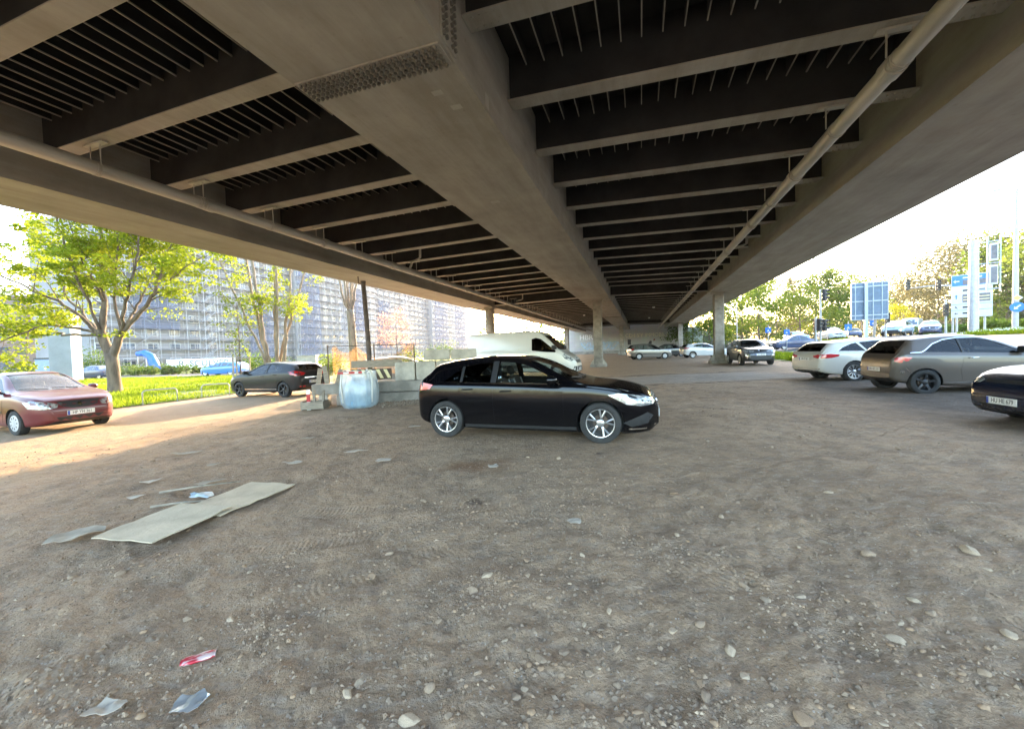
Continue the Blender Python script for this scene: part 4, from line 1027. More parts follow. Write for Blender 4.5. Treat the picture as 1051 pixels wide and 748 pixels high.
for q in range(6):
    a0 = 24+q*8
    s_ = sheet('road_marking', LINE, [W(16.3, a0), W(16.45, a0), W(16.45, a0+4), W(16.3, a0+4)], .034, 1.0)
def kerb(name, pts, w, h):
    mb = MB(); P = []
    for i, p in enumerate(pts):
        a = Vector(pts[max(0, i-1)]); b = Vector(pts[min(len(pts)-1, i+1)]); d = (b-a).normalized(); n = Vector((-d.y, d.x))
        for s_ in (-w/2, w/2):
            q = Vector(p)+n*s_; z = T(q.x, q.y); P += [(q.x, q.y, z-.1), (q.x, q.y, z+h)]
    F = []
    for i in range(len(pts)-1):
        k = i*4; F += [(k+1, k+5, k+7, k+3), (k, k+4, k+5, k+1), (k+2, k+3, k+7, k+6)]
    F += [(0, 1, 3, 2), (len(P)-4, len(P)-2, len(P)-1, len(P)-3)]
    mb.add(P, F); return structure(mb.build(name, CONCL, fix=True))
kerb('kerb', [W(20.45, a_) for a_ in range(-12, 39, 2)]+[W(23.0, 42.8), W(29, 47.2), W(46, 57.7)], .16, .13)
kerb('kerb', [W(12.0, a_) for a_ in range(20, 76, 2)], .16, .12)

# ------------------------------------------------------------------ the flyover
ZS = 5.02            # underside of the girders
GIR = ((-4.19, -2.08), (4.46, 7.09), (-13.2, -11.2))
CROWN = lambda lat: -.0215*abs(lat+3.1)
br = thing('road_bridge', 'long road flyover on steel girders and cross beams spanning the whole parking area', 'bridge', (0, 0, 0), -YAW)
A0, A1 = -3.2, 87.9  # flyover cut short behind the camera to let sky light into the foreground
for (l0, l1) in GIR:
    mb = MB(); mb.box(l0, l1, A0, A1, ZS, 6.56)
    # weld seams, patches of touched-up paint, stiffened joints
    for al_ in (18.7, 45.0, 58.0, 75.0):
        mb.box(l0-.006, l1+.006, al_, al_+.05, ZS-.008, 6.4)
    mb.box(l0-.02, l1+.02, 30.2, 30.26, ZS-.02, 6.4); mb.box(l0-.02, l1+.02, 31.4, 31.46, ZS-.02, 6.4)
    mb.build('girder', STEEL, br)
# deck with cantilevered edges, parapets
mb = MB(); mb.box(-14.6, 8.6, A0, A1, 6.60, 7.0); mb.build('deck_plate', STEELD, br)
for l0, l1 in ((-14.9, -14.6), (8.6, 8.9)):
    mb = MB(); mb.box(l0, l1, A0, A1, 6.55, 7.9); mb.build('parapet', CONC, br)
def beam(al_, l0, l1, deep=False):
    mb = MB()
    n = 2
    for i in range(n):
        a = l0+(l1-l0)*i/n; b = l0+(l1-l0)*(i+1)/n
        za = 5.76+CROWN(a)-(.42 if deep else 0); zb = 5.76+CROWN(b)-(.42 if deep else 0)
        fw = .15 if not deep else .22
        for (y0, y1, d0, d1) in ((al_-fw, al_+fw, 0, .022), (al_-.008, al_+.008, .022, 6.595-5.5)):
            P = [(a, y0, za+d0), (b, y0, zb+d0), (b, y1, zb+d0), (a, y1, za+d0)]
            top = (za+d1, zb+d1) if d1 < .1 else (6.595, 6.595)
            P += [(a, y0, top[0]), (b, y0, top[1]), (b, y1, top[1]), (a, y1, top[0])]
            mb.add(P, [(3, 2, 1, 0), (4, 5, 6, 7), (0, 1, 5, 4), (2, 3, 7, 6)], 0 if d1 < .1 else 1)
    # bolted end plate at the girder
    if not deep:
        for e, s_ in ((l0, 1), (l1, -1)):
            zc = 5.76+CROWN(e)
            for i in range(4):
                for q in (-.09, .09): mb.tube([(e+s_*(.12+i*.10), al_+q, zc-.018), (e+s_*(.12+i*.10), al_+q, zc+.01)], .016, 6, 0)
    mb.build('cross_beam', [STEEL, STEELD], br)
ks = list(range(-8, 43))
for k in ks:
    al_ = 4.97+1.845*k
    if al_ < A0 or al_ > A1-1: continue
    for l0, l1 in ((-2.07, 4.45), (-11.19, -4.2)):
        beam(al_, l0, l1, k in (14, 35))
for l0, l1, n in ((-2.07, 4.45, 20), (-11.19, -4.2, 21)):
    for i in range(1, n+1):
        l = l0+(l1-l0)*i/(n+1)
        mb = MB(); zz = 6.36+CROWN(l)*.5
        mb.box(l-.006, l+.006, A0, A1, zz+.02, 6.598, 0); mb.box(l-.009, l+.009, A0, A1, zz-.004, zz+.0195, 1); mb.build('deck_rib', [STEELD, STEEL], br)  # lower edge in the pale steel: the light it catches is painted on
# the bolted splice of the middle girder
BOLT = mat('shaded_bolts', (.15, .135, .11), .6, var=.2)  # bolt heads darkened: the shadow along their rows is put into the colour
def splice(al0, l0, l1, name='splice_plate'):
    mb = MB(); mb.box(l0+.03, l1-.03, al0, al0+.37, ZS-.022, ZS-.002)
    n = 27
    for i in range(n):
        for j in range(5):
            x = l0+.09+(l1-l0-.18)*i/(n-1); y = al0+.035+j*.075
            mb.tube([(x, y, ZS-.024), (x, y, ZS-.052)], .025, 6, 1)
            mb.tube([(x, y, ZS-.052), (x, y, ZS-.064)], .013, 6, 1)
    mb.build(name, [STEEL, BOLT], br)
    mb = MB(); mb.box(l1+.002, l1+.022, al0, al0+.37, ZS+.04, 6.2)
    for i in range(14):
        for j in range(5):
            if j == 2: continue
            mb.tube([(l1+.022, al0+.035+j*.075, ZS+.10+i*.082), (l1+.05, al0+.035+j*.075, ZS+.10+i*.082)], .025, 6, 1)
    mb.build(name, [STEEL, BOLT], br)
splice(4.22, *GIR[0]); splice(1.2, *GIR[2]); splice(48.0, *GIR[0])
# touched-up paint patches on the middle girder
TOUCH = mat('touch_up_paint', (.36, .33, .28), .6, var=.1)
for (x, y, w, h) in ((-2.62, 4.98, .14, .10), (-2.52, 5.35, .15, .11), (-3.3, 9.0, .2, .15)):
    mb = MB(); mb.box(x, x+w, y, y+h, ZS-.004, ZS-.001); mb.build('paint_patch', TOUCH, br)
mb = MB(); mb.box(-2.079, -2.076, 5.6, 5.75, ZS+.05, ZS+.25); mb.build('paint_patch', TOUCH, br)
mb = MB(); mb.box(-2.079, -2.076, 3.9, 3.95, 5.4, 5.55); mb.build('paint_patch', TOUCH, br)
# pillars
def pillar(lat, al_, w, d, label, round_=False):
    x, y = W(lat, al_); z = T(x, y)
    t = thing('bridge_pillar', label, 'pillar', (x, y, z), -YAW)
    mb = MB()
    if round_: mb.lathe([(.40, .2), (.38, 1), (.38, ZS-z-.14), (.001, ZS-z-.14)], 24)
    else: mb.box(-w/2, w/2, -d/2, d/2, .12, ZS-z-.12, ch=.05)
    mb.build('shaft', CONC, t, smooth=round_, angle=40)
    mb = MB(); mb.box(-w/2-.06, w/2+.06, -d/2-.06, d/2+.06, ZS-z-.12, ZS-z-.004); mb.build('bearing', STEEL, t)
    mb = MB(); mb.box(-w/2-.28, w/2+.28, -d/2-.28, d/2+.28, -.3, .2, ch=.04); mb.build('plinth', CONC, t)
    for s_ in (-1, 1):
        for q in (-.5, .5):
            mb = MB(); mb.prism([(s_*(w/2), .2), (s_*(w/2+.26), .2), (s_*(w/2+.26), .28), (s_*(w/2), .62)], q*d*.6-.03, q*d*.6+.03); mb.build('gusset', CONCL, t, fix=True)
pillar(-3.05, 30.8, .62, .62, 'concrete bridge pillar in the middle row, right behind the nose of the white van')
pillar(5.10, 30.8, .62, .62, 'concrete bridge pillar beside the dark grey crossover')
pillar(-11.65, 30.8, .62, .62, 'pale concrete bridge pillar rising above the roof of the white van', True)
pillar(-3.05, 69.5, .7, .7, 'distant bridge pillar standing in front of the yellow graffiti letters')
pillar(6.0, 69.5, .7, .7, 'distant bridge pillar between the white hatchback and the blue-white poster wall')
pillar(-12.2, 69.5, .7, .7, 'distant bridge pillar just left of the white HBR graffiti')
# drain pipes with their hangers
def pipe(name, label, lat, z0, z1, up, r=.125, bends=()):
    t = thing(name, label, 'drain pipe', (0, 0, 0), -YAW)
    zz = lambda a: z0+(z1-z0)*(a-A0)/(84-A0)
    mb = MB(); pts = [(lat, a_, zz(a_)) for a_ in (A0, 20, 50, 84)]; mb.tube(pts, r, 20); mb.build('pipe', ZINC, t, smooth=True, angle=60)
    for k in ks:
        a_ = 4.97+1.845*k
        if a_ < A0+1 or a_ > 82: continue
        mb = MB(); z = zz(a_); zt = 5.76+CROWN(lat)
        for dy in (-.03, .03): mb.lathe([(r+.012, -.012), (r+.012, .012), (r-.002, .012), (r-.002, -.012)], 20, 'y', (lat, a_+dy, z), closed=True)
        if k % 2: mb.lathe([(r+.02, -.10), (r+.02, .10), (r-.002, .10), (r-.002, -.10)], 20, 'y', (lat, a_+.2, z), closed=True)
        mb.tube([(lat-up*.16, a_, z+.04), (lat-up*.16, a_, zt-.01)], .012, 6)
        mb.tube([(lat+up*.13, a_, z+.06), (lat+up*.13, a_, zt-.01)], .012, 6)
        mb.box(lat-.28, lat+.28, a_-.05, a_+.05, zt-.035, zt-.004)
        mb.build('hanger', ZINC, t)
    for a_ in bends:
        z = zz(a_); mb = MB()
        mb.tube([(lat, a_, z), (lat+up*.2, a_-.1, z+.22), (lat+up*.28, a_-.2, z+.30), (lat+up*.7, a_-.4, z+.34), (lat+up*.85, a_-.45, z+.40), (lat+up*.88, a_-.46, 6.75)], .05, 10); mb.build('branch_pipe', ZINC, t, smooth=True, angle=60)
pipe('drain_pipe', 'grey drain pipe hung under the cross beams on the side of the raised road', 3.35, 5.24, 4.98, 1, .125, (19.3, 31.8))
pipe('drain_pipe', 'grey drain pipe hung under the cross beams on the side of the scaffolded flats', -9.62, 5.17, 5.0, 1, .125, (15.6, 31.0))
# small white lamps under the deck
LAMPM = mat('white_lamp_cover', (.8, .8, .78), .3, var=0)
for lat, al_, lab in ((-6.7, 52.0, 'small white round lamp under the deck above the white van'), (1.35, 45.0, 'small white round lamp under the deck between the middle and right pillars'), (1.2, 63.0, 'small far-off white lamp under the deck near the graffiti wall')):
    kk = round((al_-4.97)/1.845); a_ = 4.97+1.845*kk
    x, y = W(lat, a_-.1); zt = 5.76+CROWN(lat)
    t = thing('deck_lamp', lab, 'lamp', (x, y, zt-.004))
    mb = MB(); mb.lathe([(.13, -.02), (.14, -.06), (.11, -.13), (.05, -.17), (.001, -.18)], 16); mb.build('cover', LAMPM, t, smooth=True)
    mb = MB(); mb.lathe([(.15, 0), (.15, -.02), (.001, -.02)], 16); mb.build('base', GALV, t)
# end wall with its graffiti
t = thing('abutment_wall', 'tall pale tiled end wall under the flyover with white and yellow graffiti lettering', 'wall', (*W(-3, 88), 0), -YAW)
m_, tt, oo = nt('tiled_wall')
p_ = N(tt, 'ShaderNodeBsdfPrincipled'); p_.inputs['Roughness'].default_value = .7
bk = N(tt, 'ShaderNodeTexBrick'); tc_ = N(tt, 'ShaderNodeTexCoord'); mp_ = N(tt, 'ShaderNodeMapping'); mp_.inputs['Rotation'].default_value = (pi/2, 0, 0)
tt.links.new(tc_.outputs['Object'], mp_.inputs[0]); tt.links.new(mp_.outputs[0], bk.inputs['Vector'])
bk.offset = 0; bk.inputs['Scale'].default_value = 1; bk.inputs['Brick Width'].default_value = 1.2; bk.inputs['Row Height'].default_value = .9; bk.inputs['Mortar Size'].default_value = .02
bk.inputs['Color1'].default_value = (.36, .34, .31, 1); bk.inputs['Color2'].default_value = (.31, .295, .27, 1); bk.inputs['Mortar'].default_value = (.26, .24, .22, 1)
nn_ = noise_node(tt, .7, 6, .65); mx_ = N(tt, 'ShaderNodeMix', data_type='RGBA'); mx_.blend_type = 'MULTIPLY'; mx_.inputs['Factor'].default_value = .55
tt.links.new(bk.outputs['Color'], mx_.inputs['A']); tt.links.new(nn_.outputs['Color'], mx_.inputs['B']); 
gm_ = N(tt, 'ShaderNodeGamma'); gm_.inputs[1].default_value = .55; tt.links.new(mx_.outputs['Result'], gm_.inputs[0]); tt.links.new(gm_.outputs[0], p_.inputs['Base Color']); tt.links.new(p_.outputs[0], oo.inputs[0])
TILE = m_
mb = MB(); mb.box(-12.5, 12.2, 0, 1.2, -.5, 4.35); mb.box(-12.5, 12.2, .35, 1.2, 4.35, 6.6); mb.build('face', TILE, t)
mb = MB(); mb.box(11.9, 14.5, -1.2, 1.0, -.5, 5.0); mb.build('wing_wall', mat('pale_blue_poster', (.50, .58, .62), .7, var=.45, scale=1.2, lo=.42, hi=.58), t)
mb = MB(); mb.box(-12.5, 12, -.35, -.003, -.2, .75); mb.build('base_kerb', CONC, t)
GRW = mat('white_spray_paint', (.86, .87, .88), .6, var=.05); GRY = mat('cream_spray_paint', (.74, .70, .50), .6, var=.12); GRB = mat('pale_blue_spray_paint', (.36, .47, .58), .7, var=.25, scale=2); GRK = mat('dark_spray_paint', (.07, .065, .07), .7, var=.3)
text_obj('HBR', 1.55, GRW, t, (-8.25, -.02, 3.72), (pi/2, 0, 0), .012, 'graffiti', 1.0)
text_obj("CD\u00b7I S'Y IMMOBILA", 1.12, GRY, t, (4.2, -.02, 3.75), (pi/2, 0, 0), .012, 'graffiti', .92)
rs_ = random.Random(5)
for i in range(5):      # looping pale blue tags
    mb = MB(); x = -9+i*1.55; pts = []
    for q in range(22):
        a_ = q*.55; pts.append((x+.9*sin(a_*.9+i)+.05*q, -.012, 1.9+.75*cos(a_*1.3+i*1.7)))
    P = []; F = []
    for q in range(len(pts)-1):
        a_ = Vector(pts[q]); b = Vector(pts[q+1]); d = (b-a_).normalized(); n = Vector((-d.z, 0, d.x))*.09
        k = len(P); P += [a_+n, a_-n, b-n, b+n]; F.append((k, k+1, k+2, k+3))
    for q, p in enumerate(P): p.y -= .0004*(q//4)+i*.01
    mb.add(P, F); mb.build('graffiti', GRB, t)
mb = MB(); mb.box(.35, 1.0, -.015, -.004, 1.9, 3.0); mb.box(.3, 1.9, -.016, -.005, 1.0, 1.35); mb.build('graffiti', GRK, t)
mb = MB(); mb.prism([(4.5, 1.4), (5.0, 1.5), (5.15, 2.5), (4.75, 2.6), (4.45, 2.1)], -.014, -.004); mb.build('graffiti', GRK, t, fix=True)
mb = MB(); mb.prism([(5.4, 2.5), (5.75, 2.6), (5.8, 2.95), (5.5, 2.95)], -.014, -.004); mb.build('graffiti', mat('brown_red_spray_paint', (.25, .08, .06), .7, var=.2), t, fix=True)
mb = MB()
EMB = mat('embankment_soil', (.07, .075, .04), .95, var=.4, scale=1, bump=.5, bscale=8)
def embk():
    V = []; F = []; n = 14
    for i in range(n+1):
        for j in range(n+1):
            lat = 11.4+14*i/n; al_ = 84+20*j/n; x, y = W(lat, al_)
            h = 4.4*sm((al_-84)/9)*sm((26-lat)/14)
            V.append((x, y, T(x, y)-.3+h+.25*noise.noise((x*.5, y*.5, 0))))
    for i in range(n):
        for j in range(n): k = i*(n+1)+j; F.append((k, k+1, k+n+2, k+n+1))
    me = bpy.data.meshes.new('embankment'); me.from_pydata(V, [], F); me.materials.append(EMB); me.polygons.foreach_set('use_smooth', [True]*len(F)); structure(link('embankment', me))
embk()
# ------------------------------------------------------------------ trees and plants
LF_MAPLE = leaf_mat('maple_leaves', (.13, .19, .012), (.27, .31, .022), .55)
LF_GREEN = leaf_mat('green_leaves', (.055, .10, .018), (.12, .18, .03), .45)
LF_YEL = leaf_mat('yellow_green_leaves', (.10, .15, .02), (.20, .25, .03), .5)
LF_BROWN = leaf_mat('brownish_spring_buds', (.095, .090, .042), (.165, .155, .07), .4)
LF_PINK = leaf_mat('pink_blossom', (.36, .20, .16), (.48, .30, .25), .45)
LF_DARK = leaf_mat('dark_conifer_needles', (.055, .065, .05), (.10, .11, .085), .2)
LF_BRIGHT = leaf_mat('bright_yellow_blossom', (.42, .40, .02), (.60, .55, .04), .5)
LF_HEDGE = leaf_mat('hedge_leaves', (.07, .12, .02), (.15, .20, .035), .35)
GRASSL = leaf_mat('grass_blades', (.11, .17, .012), (.23, .29, .02), .5)
def leaves(mb, c, n, r, size, rng, flat=1.0, droop=0.0, mi=0):
    V = []; F = []
    for i in range(n):
        while True:
            p = Vector((rng.uniform(-1, 1), rng.uniform(-1, 1), rng.uniform(-1, 1)))
            if p.length < 1: break
        q = Vector((c[0]+p.x*r, c[1]+p.y*r, c[2]+p.z*r*flat-droop*r*(p.x*p.x+p.y*p.y)))
        s = size*rng.uniform(.6, 1.3)
        a = Vector((rng.gauss(0, 1), rng.gauss(0, 1), rng.gauss(0, .55))).normalized()
        b = a.cross(Vector((rng.gauss(0, 1), rng.gauss(0, 1), rng.gauss(0, 1)))).normalized()
        k = len(V)
        V += [q-a*s*.5, q+b*s*.32+a*s*.05, q+a*s*.55, q-b*s*.32+a*s*.05]; F.append((k, k+1, k+2, k+3))
    mb.add(V, F, mi)
def limb(mb, pts, r0, r1, rng, wob=.08, n=7, seg=4):
    """smooth bent limb through pts; returns points along it with their radii"""
    P = [Vector(p) for p in pts]; out = []
    for i in range(len(P)-1):
        p0 = P[max(i-1, 0)]; p1 = P[i]; p2 = P[i+1]; p3 = P[min(i+2, len(P)-1)]
        for k in range(seg):
            t = k/seg; m1 = (p2-p0)*.45; m2 = (p3-p1)*.45
            out.append(p1*(2*t**3-3*t*t+1)+m1*(t**3-2*t*t+t)+p2*(-2*t**3+3*t*t)+m2*(t**3-t*t))
    out.append(P[-1]); m = len(out)
    L = (P[-1]-P[0]).length
    for i in range(1, m-1): out[i] = out[i]+Vector((rng.gauss(0, 1), rng.gauss(0, 1), rng.gauss(0, .6)))*wob*L*.06
    R = [r0+(r1-r0)*(i/(m-1))**.8 for i in range(m)]
    mb.tube(out, R, n)
    return list(zip(out, R))
def twigs(mb, path, rng, n, ln, rr, up=.3, from_=.3, tips=None, sub=2, droop=0):
    m = len(path)
    for i in range(n):
        k = int(m*(from_+(1-from_)*(i+rng.random())/n)); k = min(m-2, max(0, k)); p, r = path[k]; d = (path[k+1][0]-p).normalized()
        side = d.cross(Vector((rng.gauss(0, 1), rng.gauss(0, 1), rng.gauss(0, 1)))).normalized()
        dirv = (d*.55+side*.85+Vector((0, 0, up))).normalized(); l = ln*rng.uniform(.6, 1.25)
        q = p+dirv*l*.55+Vector((0, 0, .03)); e = p+dirv*l+side*l*.1-Vector((0, 0, droop*l))
        sub_path = limb(mb, [p, q, e], min(r*.6, rr), .006, rng, n=5, seg=3)
        if tips is not None: tips += [sub_path[-1][0], sub_path[len(sub_path)//2][0]]
        if sub:
            for s_ in range(sub):
                kk = rng.randrange(2, len(sub_path)-1); pp = sub_path[kk][0]
                dd = (dirv+Vector((rng.gauss(0, .7), rng.gauss(0, .7), rng.gauss(0, .4)))).normalized()*l*.5
                mb.tube([pp, pp+dd*.5, pp+dd], [.010, .007, .004], 4)
                if tips is not None: tips.append(pp+dd)
def make_tree(name, label, loc, h, spread, seed, lm, bark=None, trunk_r=.18, nl=9000, lsize=.22, first=.28, cl=None, flat=.7, group=None, lean=(0, 0), clump=.9, nlimb=8, bare=False, cat='tree'):
    rng = random.Random(seed); t = thing(name, label, cat, loc, rng.uniform(0, 6), group)
    mb = MB(); tips = []
    top = Vector((lean[0], lean[1], h*.92))
    tr = limb(mb, [(0, 0, -.2), (lean[0]*.2+rng.gauss(0, .05)*h*.2, rng.gauss(0, .04)*h*.2, h*.3), (lean[0]*.6, lean[1]*.6, h*.62), top], trunk_r, .02, rng, n=9, seg=5)
    for i in range(nlimb):
        f = first+(.95-first)*(i+.5)/nlimb; k = min(len(tr)-2, int(f*len(tr))); p, r = tr[k]
        az = i*2.4+rng.uniform(-.4, .4); l = spread*(1.0-.62*max(0, (f-first))/(1-first))*rng.uniform(.75, 1.15)
        e = p+Vector((cos(az)*l, sin(az)*l, l*rng.uniform(.35, .75)))
        q = p+Vector((cos(az)*l*.5, sin(az)*l*.5, l*rng.uniform(.12, .3)))
        lp = limb(mb, [p, q, e], r*.62, .012, rng, n=6, seg=4)
        twigs(mb, lp, rng, 6, spread*.42, .03, tips=tips)
        tips.append(e)
    tips += [tr[-1][0], tr[-3][0]]
    mb.build('trunk', bark or BARK, t, smooth=True)
    cb = MB(); per = max(1, nl//len(tips))
    for p in tips: leaves(cb, p, int(per*rng.uniform(.3, 1.7)), clump*spread*.24*rng.uniform(.6, 1.25), lsize, rng, flat)
    cb.build('crown', lm, t)
    return t
def copy_thing(src, label, loc, rz, s, sz=None):
    c = copy_tree(src); c.location = loc; c.rotation_euler = (0, 0, rz); c.scale = (s, s, sz or s); c['label'] = label
    return c
# --- the big maple on the lawn, limbs set out as in the photograph
def big_maple():
    rng = random.Random(3); bx, by = -22.5, 22.8; z0 = T(bx, by)
    t = thing('maple_tree', 'big spreading yellow-green tree with forked dark trunk on the lawn behind the red saloon', 'tree', (bx, by, z0))
    mb = MB(); tips = []
    k = 22.8/413.8                       # metres per photo pixel at this distance
    def P(px, py, dy=0): return Vector(((px-118)*k*1.02+dy*-.95, dy, (403-py)*k+(px-118)*.0018))
    def add(pts, r0, r1, n, ln, **kw):
        lp = limb(mb, pts, r0, r1, rng, n=9, seg=5, wob=.10); 
        if n: twigs(mb, lp, rng, n, ln, .035, tips=tips, **kw)
        tips.append(lp[-1][0]); return lp
    mb.tube([P(118, 408), P(118, 402), P(117.5, 392), P(117, 375), P(116, 362)], [.46, .35, .30, .29, .31], 14)
    add([P(117, 372), P(112, 355), P(108, 342)], .27, .22, 0, 0)
    add([P(117, 368), P(123, 352), P(127, 342)], .23, .17, 0, 0)
    # left fork
    add([P(108, 343), P(112, 320), P(112, 290), P(114, 250, .4), P(116, 190, .6)], 0.194, 0.056, 14, 1.9, from_=.3)
    add([P(108, 343), P(97, 332), P(75, 312, -.6), P(48, 298, -1.0), P(10, 278, -1.5), P(-25, 262, -2.0)], 0.122, 0.024, 15, 1.9)
    add([P(106, 343), P(85, 335), P(55, 332, -1.2), P(20, 345, -2.0), P(-10, 356, -2.4)], 0.094, 0.016, 13, 1.5, droop=.35)
    add([P(107, 342), P(90, 322, 1.2), P(72, 296, 2.0), P(60, 262, 2.6), P(48, 235, 3)], 0.108, 0.024, 13, 1.8)
    add([P(108, 342), P(100, 318, -.5), P(88, 280, -1.4), P(80, 250, -2), P(70, 222, -2.4)], 0.094, 0.024, 12, 1.8)
    add([P(108, 343), P(70, 338, 1.6), P(30, 322, 3.0), P(-10, 318, 4.0), P(-40, 310, 4.5)], 0.086, 0.016, 13, 1.7, droop=.2)
    add([P(112, 310), P(104, 290, -.8), P(92, 262, -1.6), P(86, 235, -2)], 0.065, 0.016, 8, 1.5)
    # right fork
    add([P(127, 342), P(142, 328), P(160, 308), P(172, 285), P(182, 258), P(196, 235)], 0.144, 0.032, 14, 1.8)
    add([P(127, 342), P(132, 318, -.6), P(142, 290, -1.0), P(150, 262, -1.4), P(152, 225, -1.6)], 0.108, 0.024, 12, 1.7)
    add([P(126, 343), P(138, 325, 1.5), P(152, 300, 2.4), P(170, 268, 3.2), P(205, 250, 3.8)], 0.101, 0.024, 12, 1.8)
    add([P(160, 308), P(178, 296, -.5), P(200, 280, -1.0), P(228, 272, -1.4)], 0.058, 0.016, 9, 1.5)
    add([P(127, 342), P(124, 300, -.5), P(130, 260, -1.4), P(128, 220, -1.8)], 0.086, 0.024, 10, 1.7)
    mb.build('trunk', BARK, t, smooth=True)
    cb = MB()
    for p in tips:
        n = int(58*rng.uniform(.15, 1.8))
        leaves(cb, p, n, rng.uniform(.35, .95), .18, rng, .40, .25)
    cb.build('crown', LF_MAPLE, t)
big_maple()
# --- tree with several slender trunks
def multi():
    rng = random.Random(8); x, y = -17.2, 29.0; t = thing('multi_trunk_tree', 'tree with a cluster of slim bare trunks behind the anthracite hatchback', 'tree', (x, y, T(x, y)))
    mb = MB(); tips = []
    for (x1, x2, dy, r) in ((-.55, -1.9, .2, .17), (-.2, -.75, -.3, .18), (.1, .1, .4, .17), (.35, .8, -.1, .18), (.65, 1.5, .35, .15), (.2, 2.3, .8, .13), (-.3, -2.9, -.6, .10)):
        lp = limb(mb, [(x1*.6, dy, -.2), (x1*1.1, dy, 2.0), (x1+(x2-x1)*.45, dy*1.3, 5.0), (x2, dy*2, 9.5), (x2*1.3, dy*2.5, 12.5)], r, .04, rng, n=8, seg=5, wob=.05)
        twigs(mb, lp, rng, 9, 1.6, .03, from_=.42, tips=tips)
    mb.build('trunk', BARKP, t, smooth=True)
    cb = MB()
    for p in tips:
        if rng.random() < .75: leaves(cb, p, int(34*rng.uniform(.3, 1.7)), rng.uniform(.4, .8), .19, rng, .6)
    cb.build('crown', LF_MAPLE, t)
multi()
def pollard():
    rng = random.Random(15); x, y = -12.4, 31.6; t = thing('bare_tree', 'bare pale-barked tree with upright branches behind the netted fence', 'tree', (x, y, T(x, y)))
    mb = MB(); tips = []
    lp = limb(mb, [(0, 0, -.2), (.02, 0, 2.5), (-.1, 0, 5.2)], .34, .27, rng, n=12, seg=4, wob=.02)
    for a, e in ((0, .5), (1.6, .7), (3.3, .55), (4.7, .75), (2.4, .25), (5.6, .3)):
        lp = limb(mb, [(-.1, 0, 5.0), (-.1+cos(a)*e*.8, sin(a)*e*.8, 6.0), (-.1+cos(a)*e*1.5, sin(a)*e*1.5, 8.4), (-.1+cos(a)*e*2.2, sin(a)*e*2.2, 10.5)], .13, .03, rng, n=7, seg=4)
        twigs(mb, lp, rng, 9, .9, .02, from_=.2, up=.7)
    for zz in (3.6, 4.2, 4.7):
        a = zz*5; limb(mb, [(0, 0, zz), (cos(a)*.7, sin(a)*.7, zz+.7), (cos(a)*1.0, sin(a), zz+1.7)], .04, .01, rng, n=5)
    mb.build('trunk', BARKP, t, smooth=True)
pollard()
tp = make_tree('blossom_tree', 'round pink blossoming tree in front of the scaffolded flats', (-17.3, 61.0, -.18), 7.0, 3.2, 21, LF_PINK, BARK, .14, 2600, .24, .25, clump=1.1)
# --- young tree tied to its stakes
def sapling():
    rng = random.Random(4); x, y = -17.0, 25.2; t = thing('young_tree', 'slim young tree tied between wooden stakes beside the anthracite hatchback', 'tree', (x, y, T(x, y)))
    mb = MB(); tips = []
    lp = limb(mb, [(0, 0, -.1), (.03, 0, 2.2), (-.02, .02, 5.2)], .055, .012, rng, n=7, seg=5, wob=.03)
    twigs(mb, lp, rng, 16, 1.1, .015, up=.5, from_=.38, tips=tips); mb.build('trunk', BARK, t, smooth=True)
    cb = MB()
    for p in tips: leaves(cb, p, rng.randint(4, 16), .30, .15, rng, .8)
    cb.build('crown', LF_YEL, t)
    st = thing('tree_stakes', 'three wooden stakes with cross rails holding the young tree', 'stakes', (x, y, T(x, y)))
    for i in range(3):
        a = i*2.094+.4; mb = MB(); mb.tube([(.55*cos(a), .55*sin(a), -.2), (.52*cos(a), .52*sin(a), 1.9)], .05, 8); mb.build('stake', WOOD, st, smooth=True, angle=50)
        b = a+2.094; mb = MB(); mb.tube([(.56*cos(a), .56*sin(a), 1.72), (.56*cos(b), .56*sin(b), 1.72)], .035, 6); mb.build('rail', WOOD, st)
    mb = MB()
    mb.lathe([(.10, 1.55), (.10, 1.62), (.09, 1.62), (.09, 1.55)], 12, closed=True); mb.tube([(-.5, 0, 1.6), (.5, 0, 1.58)], .012, 5); mb.build('strap', BLACKP, st)
sapling()
# --- shrubs and hedges
def shrub(label, loc, rx, ry, h, seed, m, n=1600, ls=.16, name='shrub', group=None):
    rng = random.Random(seed); t = thing(name, label, 'shrub', loc, 0, group); cb = MB(); sb = MB()
    for i in range(int(5+rx*ry*2)):
        a = rng.uniform(0, 6.3); q = sqrt(rng.random()); x = cos(a)*rx*q*.8; y = sin(a)*ry*q*.8; hh = h*(1-.5*q*q)*rng.uniform(.6, 1.0)
        leaves(cb, (x, y, hh*.55), int(n/(5+rx*ry*2)), hh*.5, ls, rng, 1.0)
        sb.tube([(x*.6, y*.6, -.05), (x, y, hh*.5)], [.025, .01], 5)
    cb.build('foliage', m, t); sb.build('stems', BARK, t); return t
hl = ['dark green bush at the far roadside, first to the right of the big trunk', 'grey-green bush on the verge below the blue chute', 'low green bush on the verge below the white banner', 'green bush behind the blue estate car', 'green bush behind the slim bare trunks', 'low green bush left of the pale advertising pylon', 'tall grey-green bush behind the dark blue far car']
for i, (px, dep, rx, h, m) in enumerate(((130, 52, 3.2, 2.0, LF_HEDGE), (158, 51, 3.6, 1.8, LF_HEDGE), (185, 51, 3.4, 1.6, LF_HEDGE), (225, 52, 3.5, 1.6, LF_HEDGE), (268, 50, 3.6, 2.6, LF_GREEN), (28, 50, 4.0, 2.4, LF_HEDGE), (88, 54, 4.0, 4.4, LF_GREEN))):
    x = (px-525.5)/413.8*dep; shrub(hl[i], (x, dep, T(x, dep)), rx, 1.3, h, 40+i, m, 1500, .26)
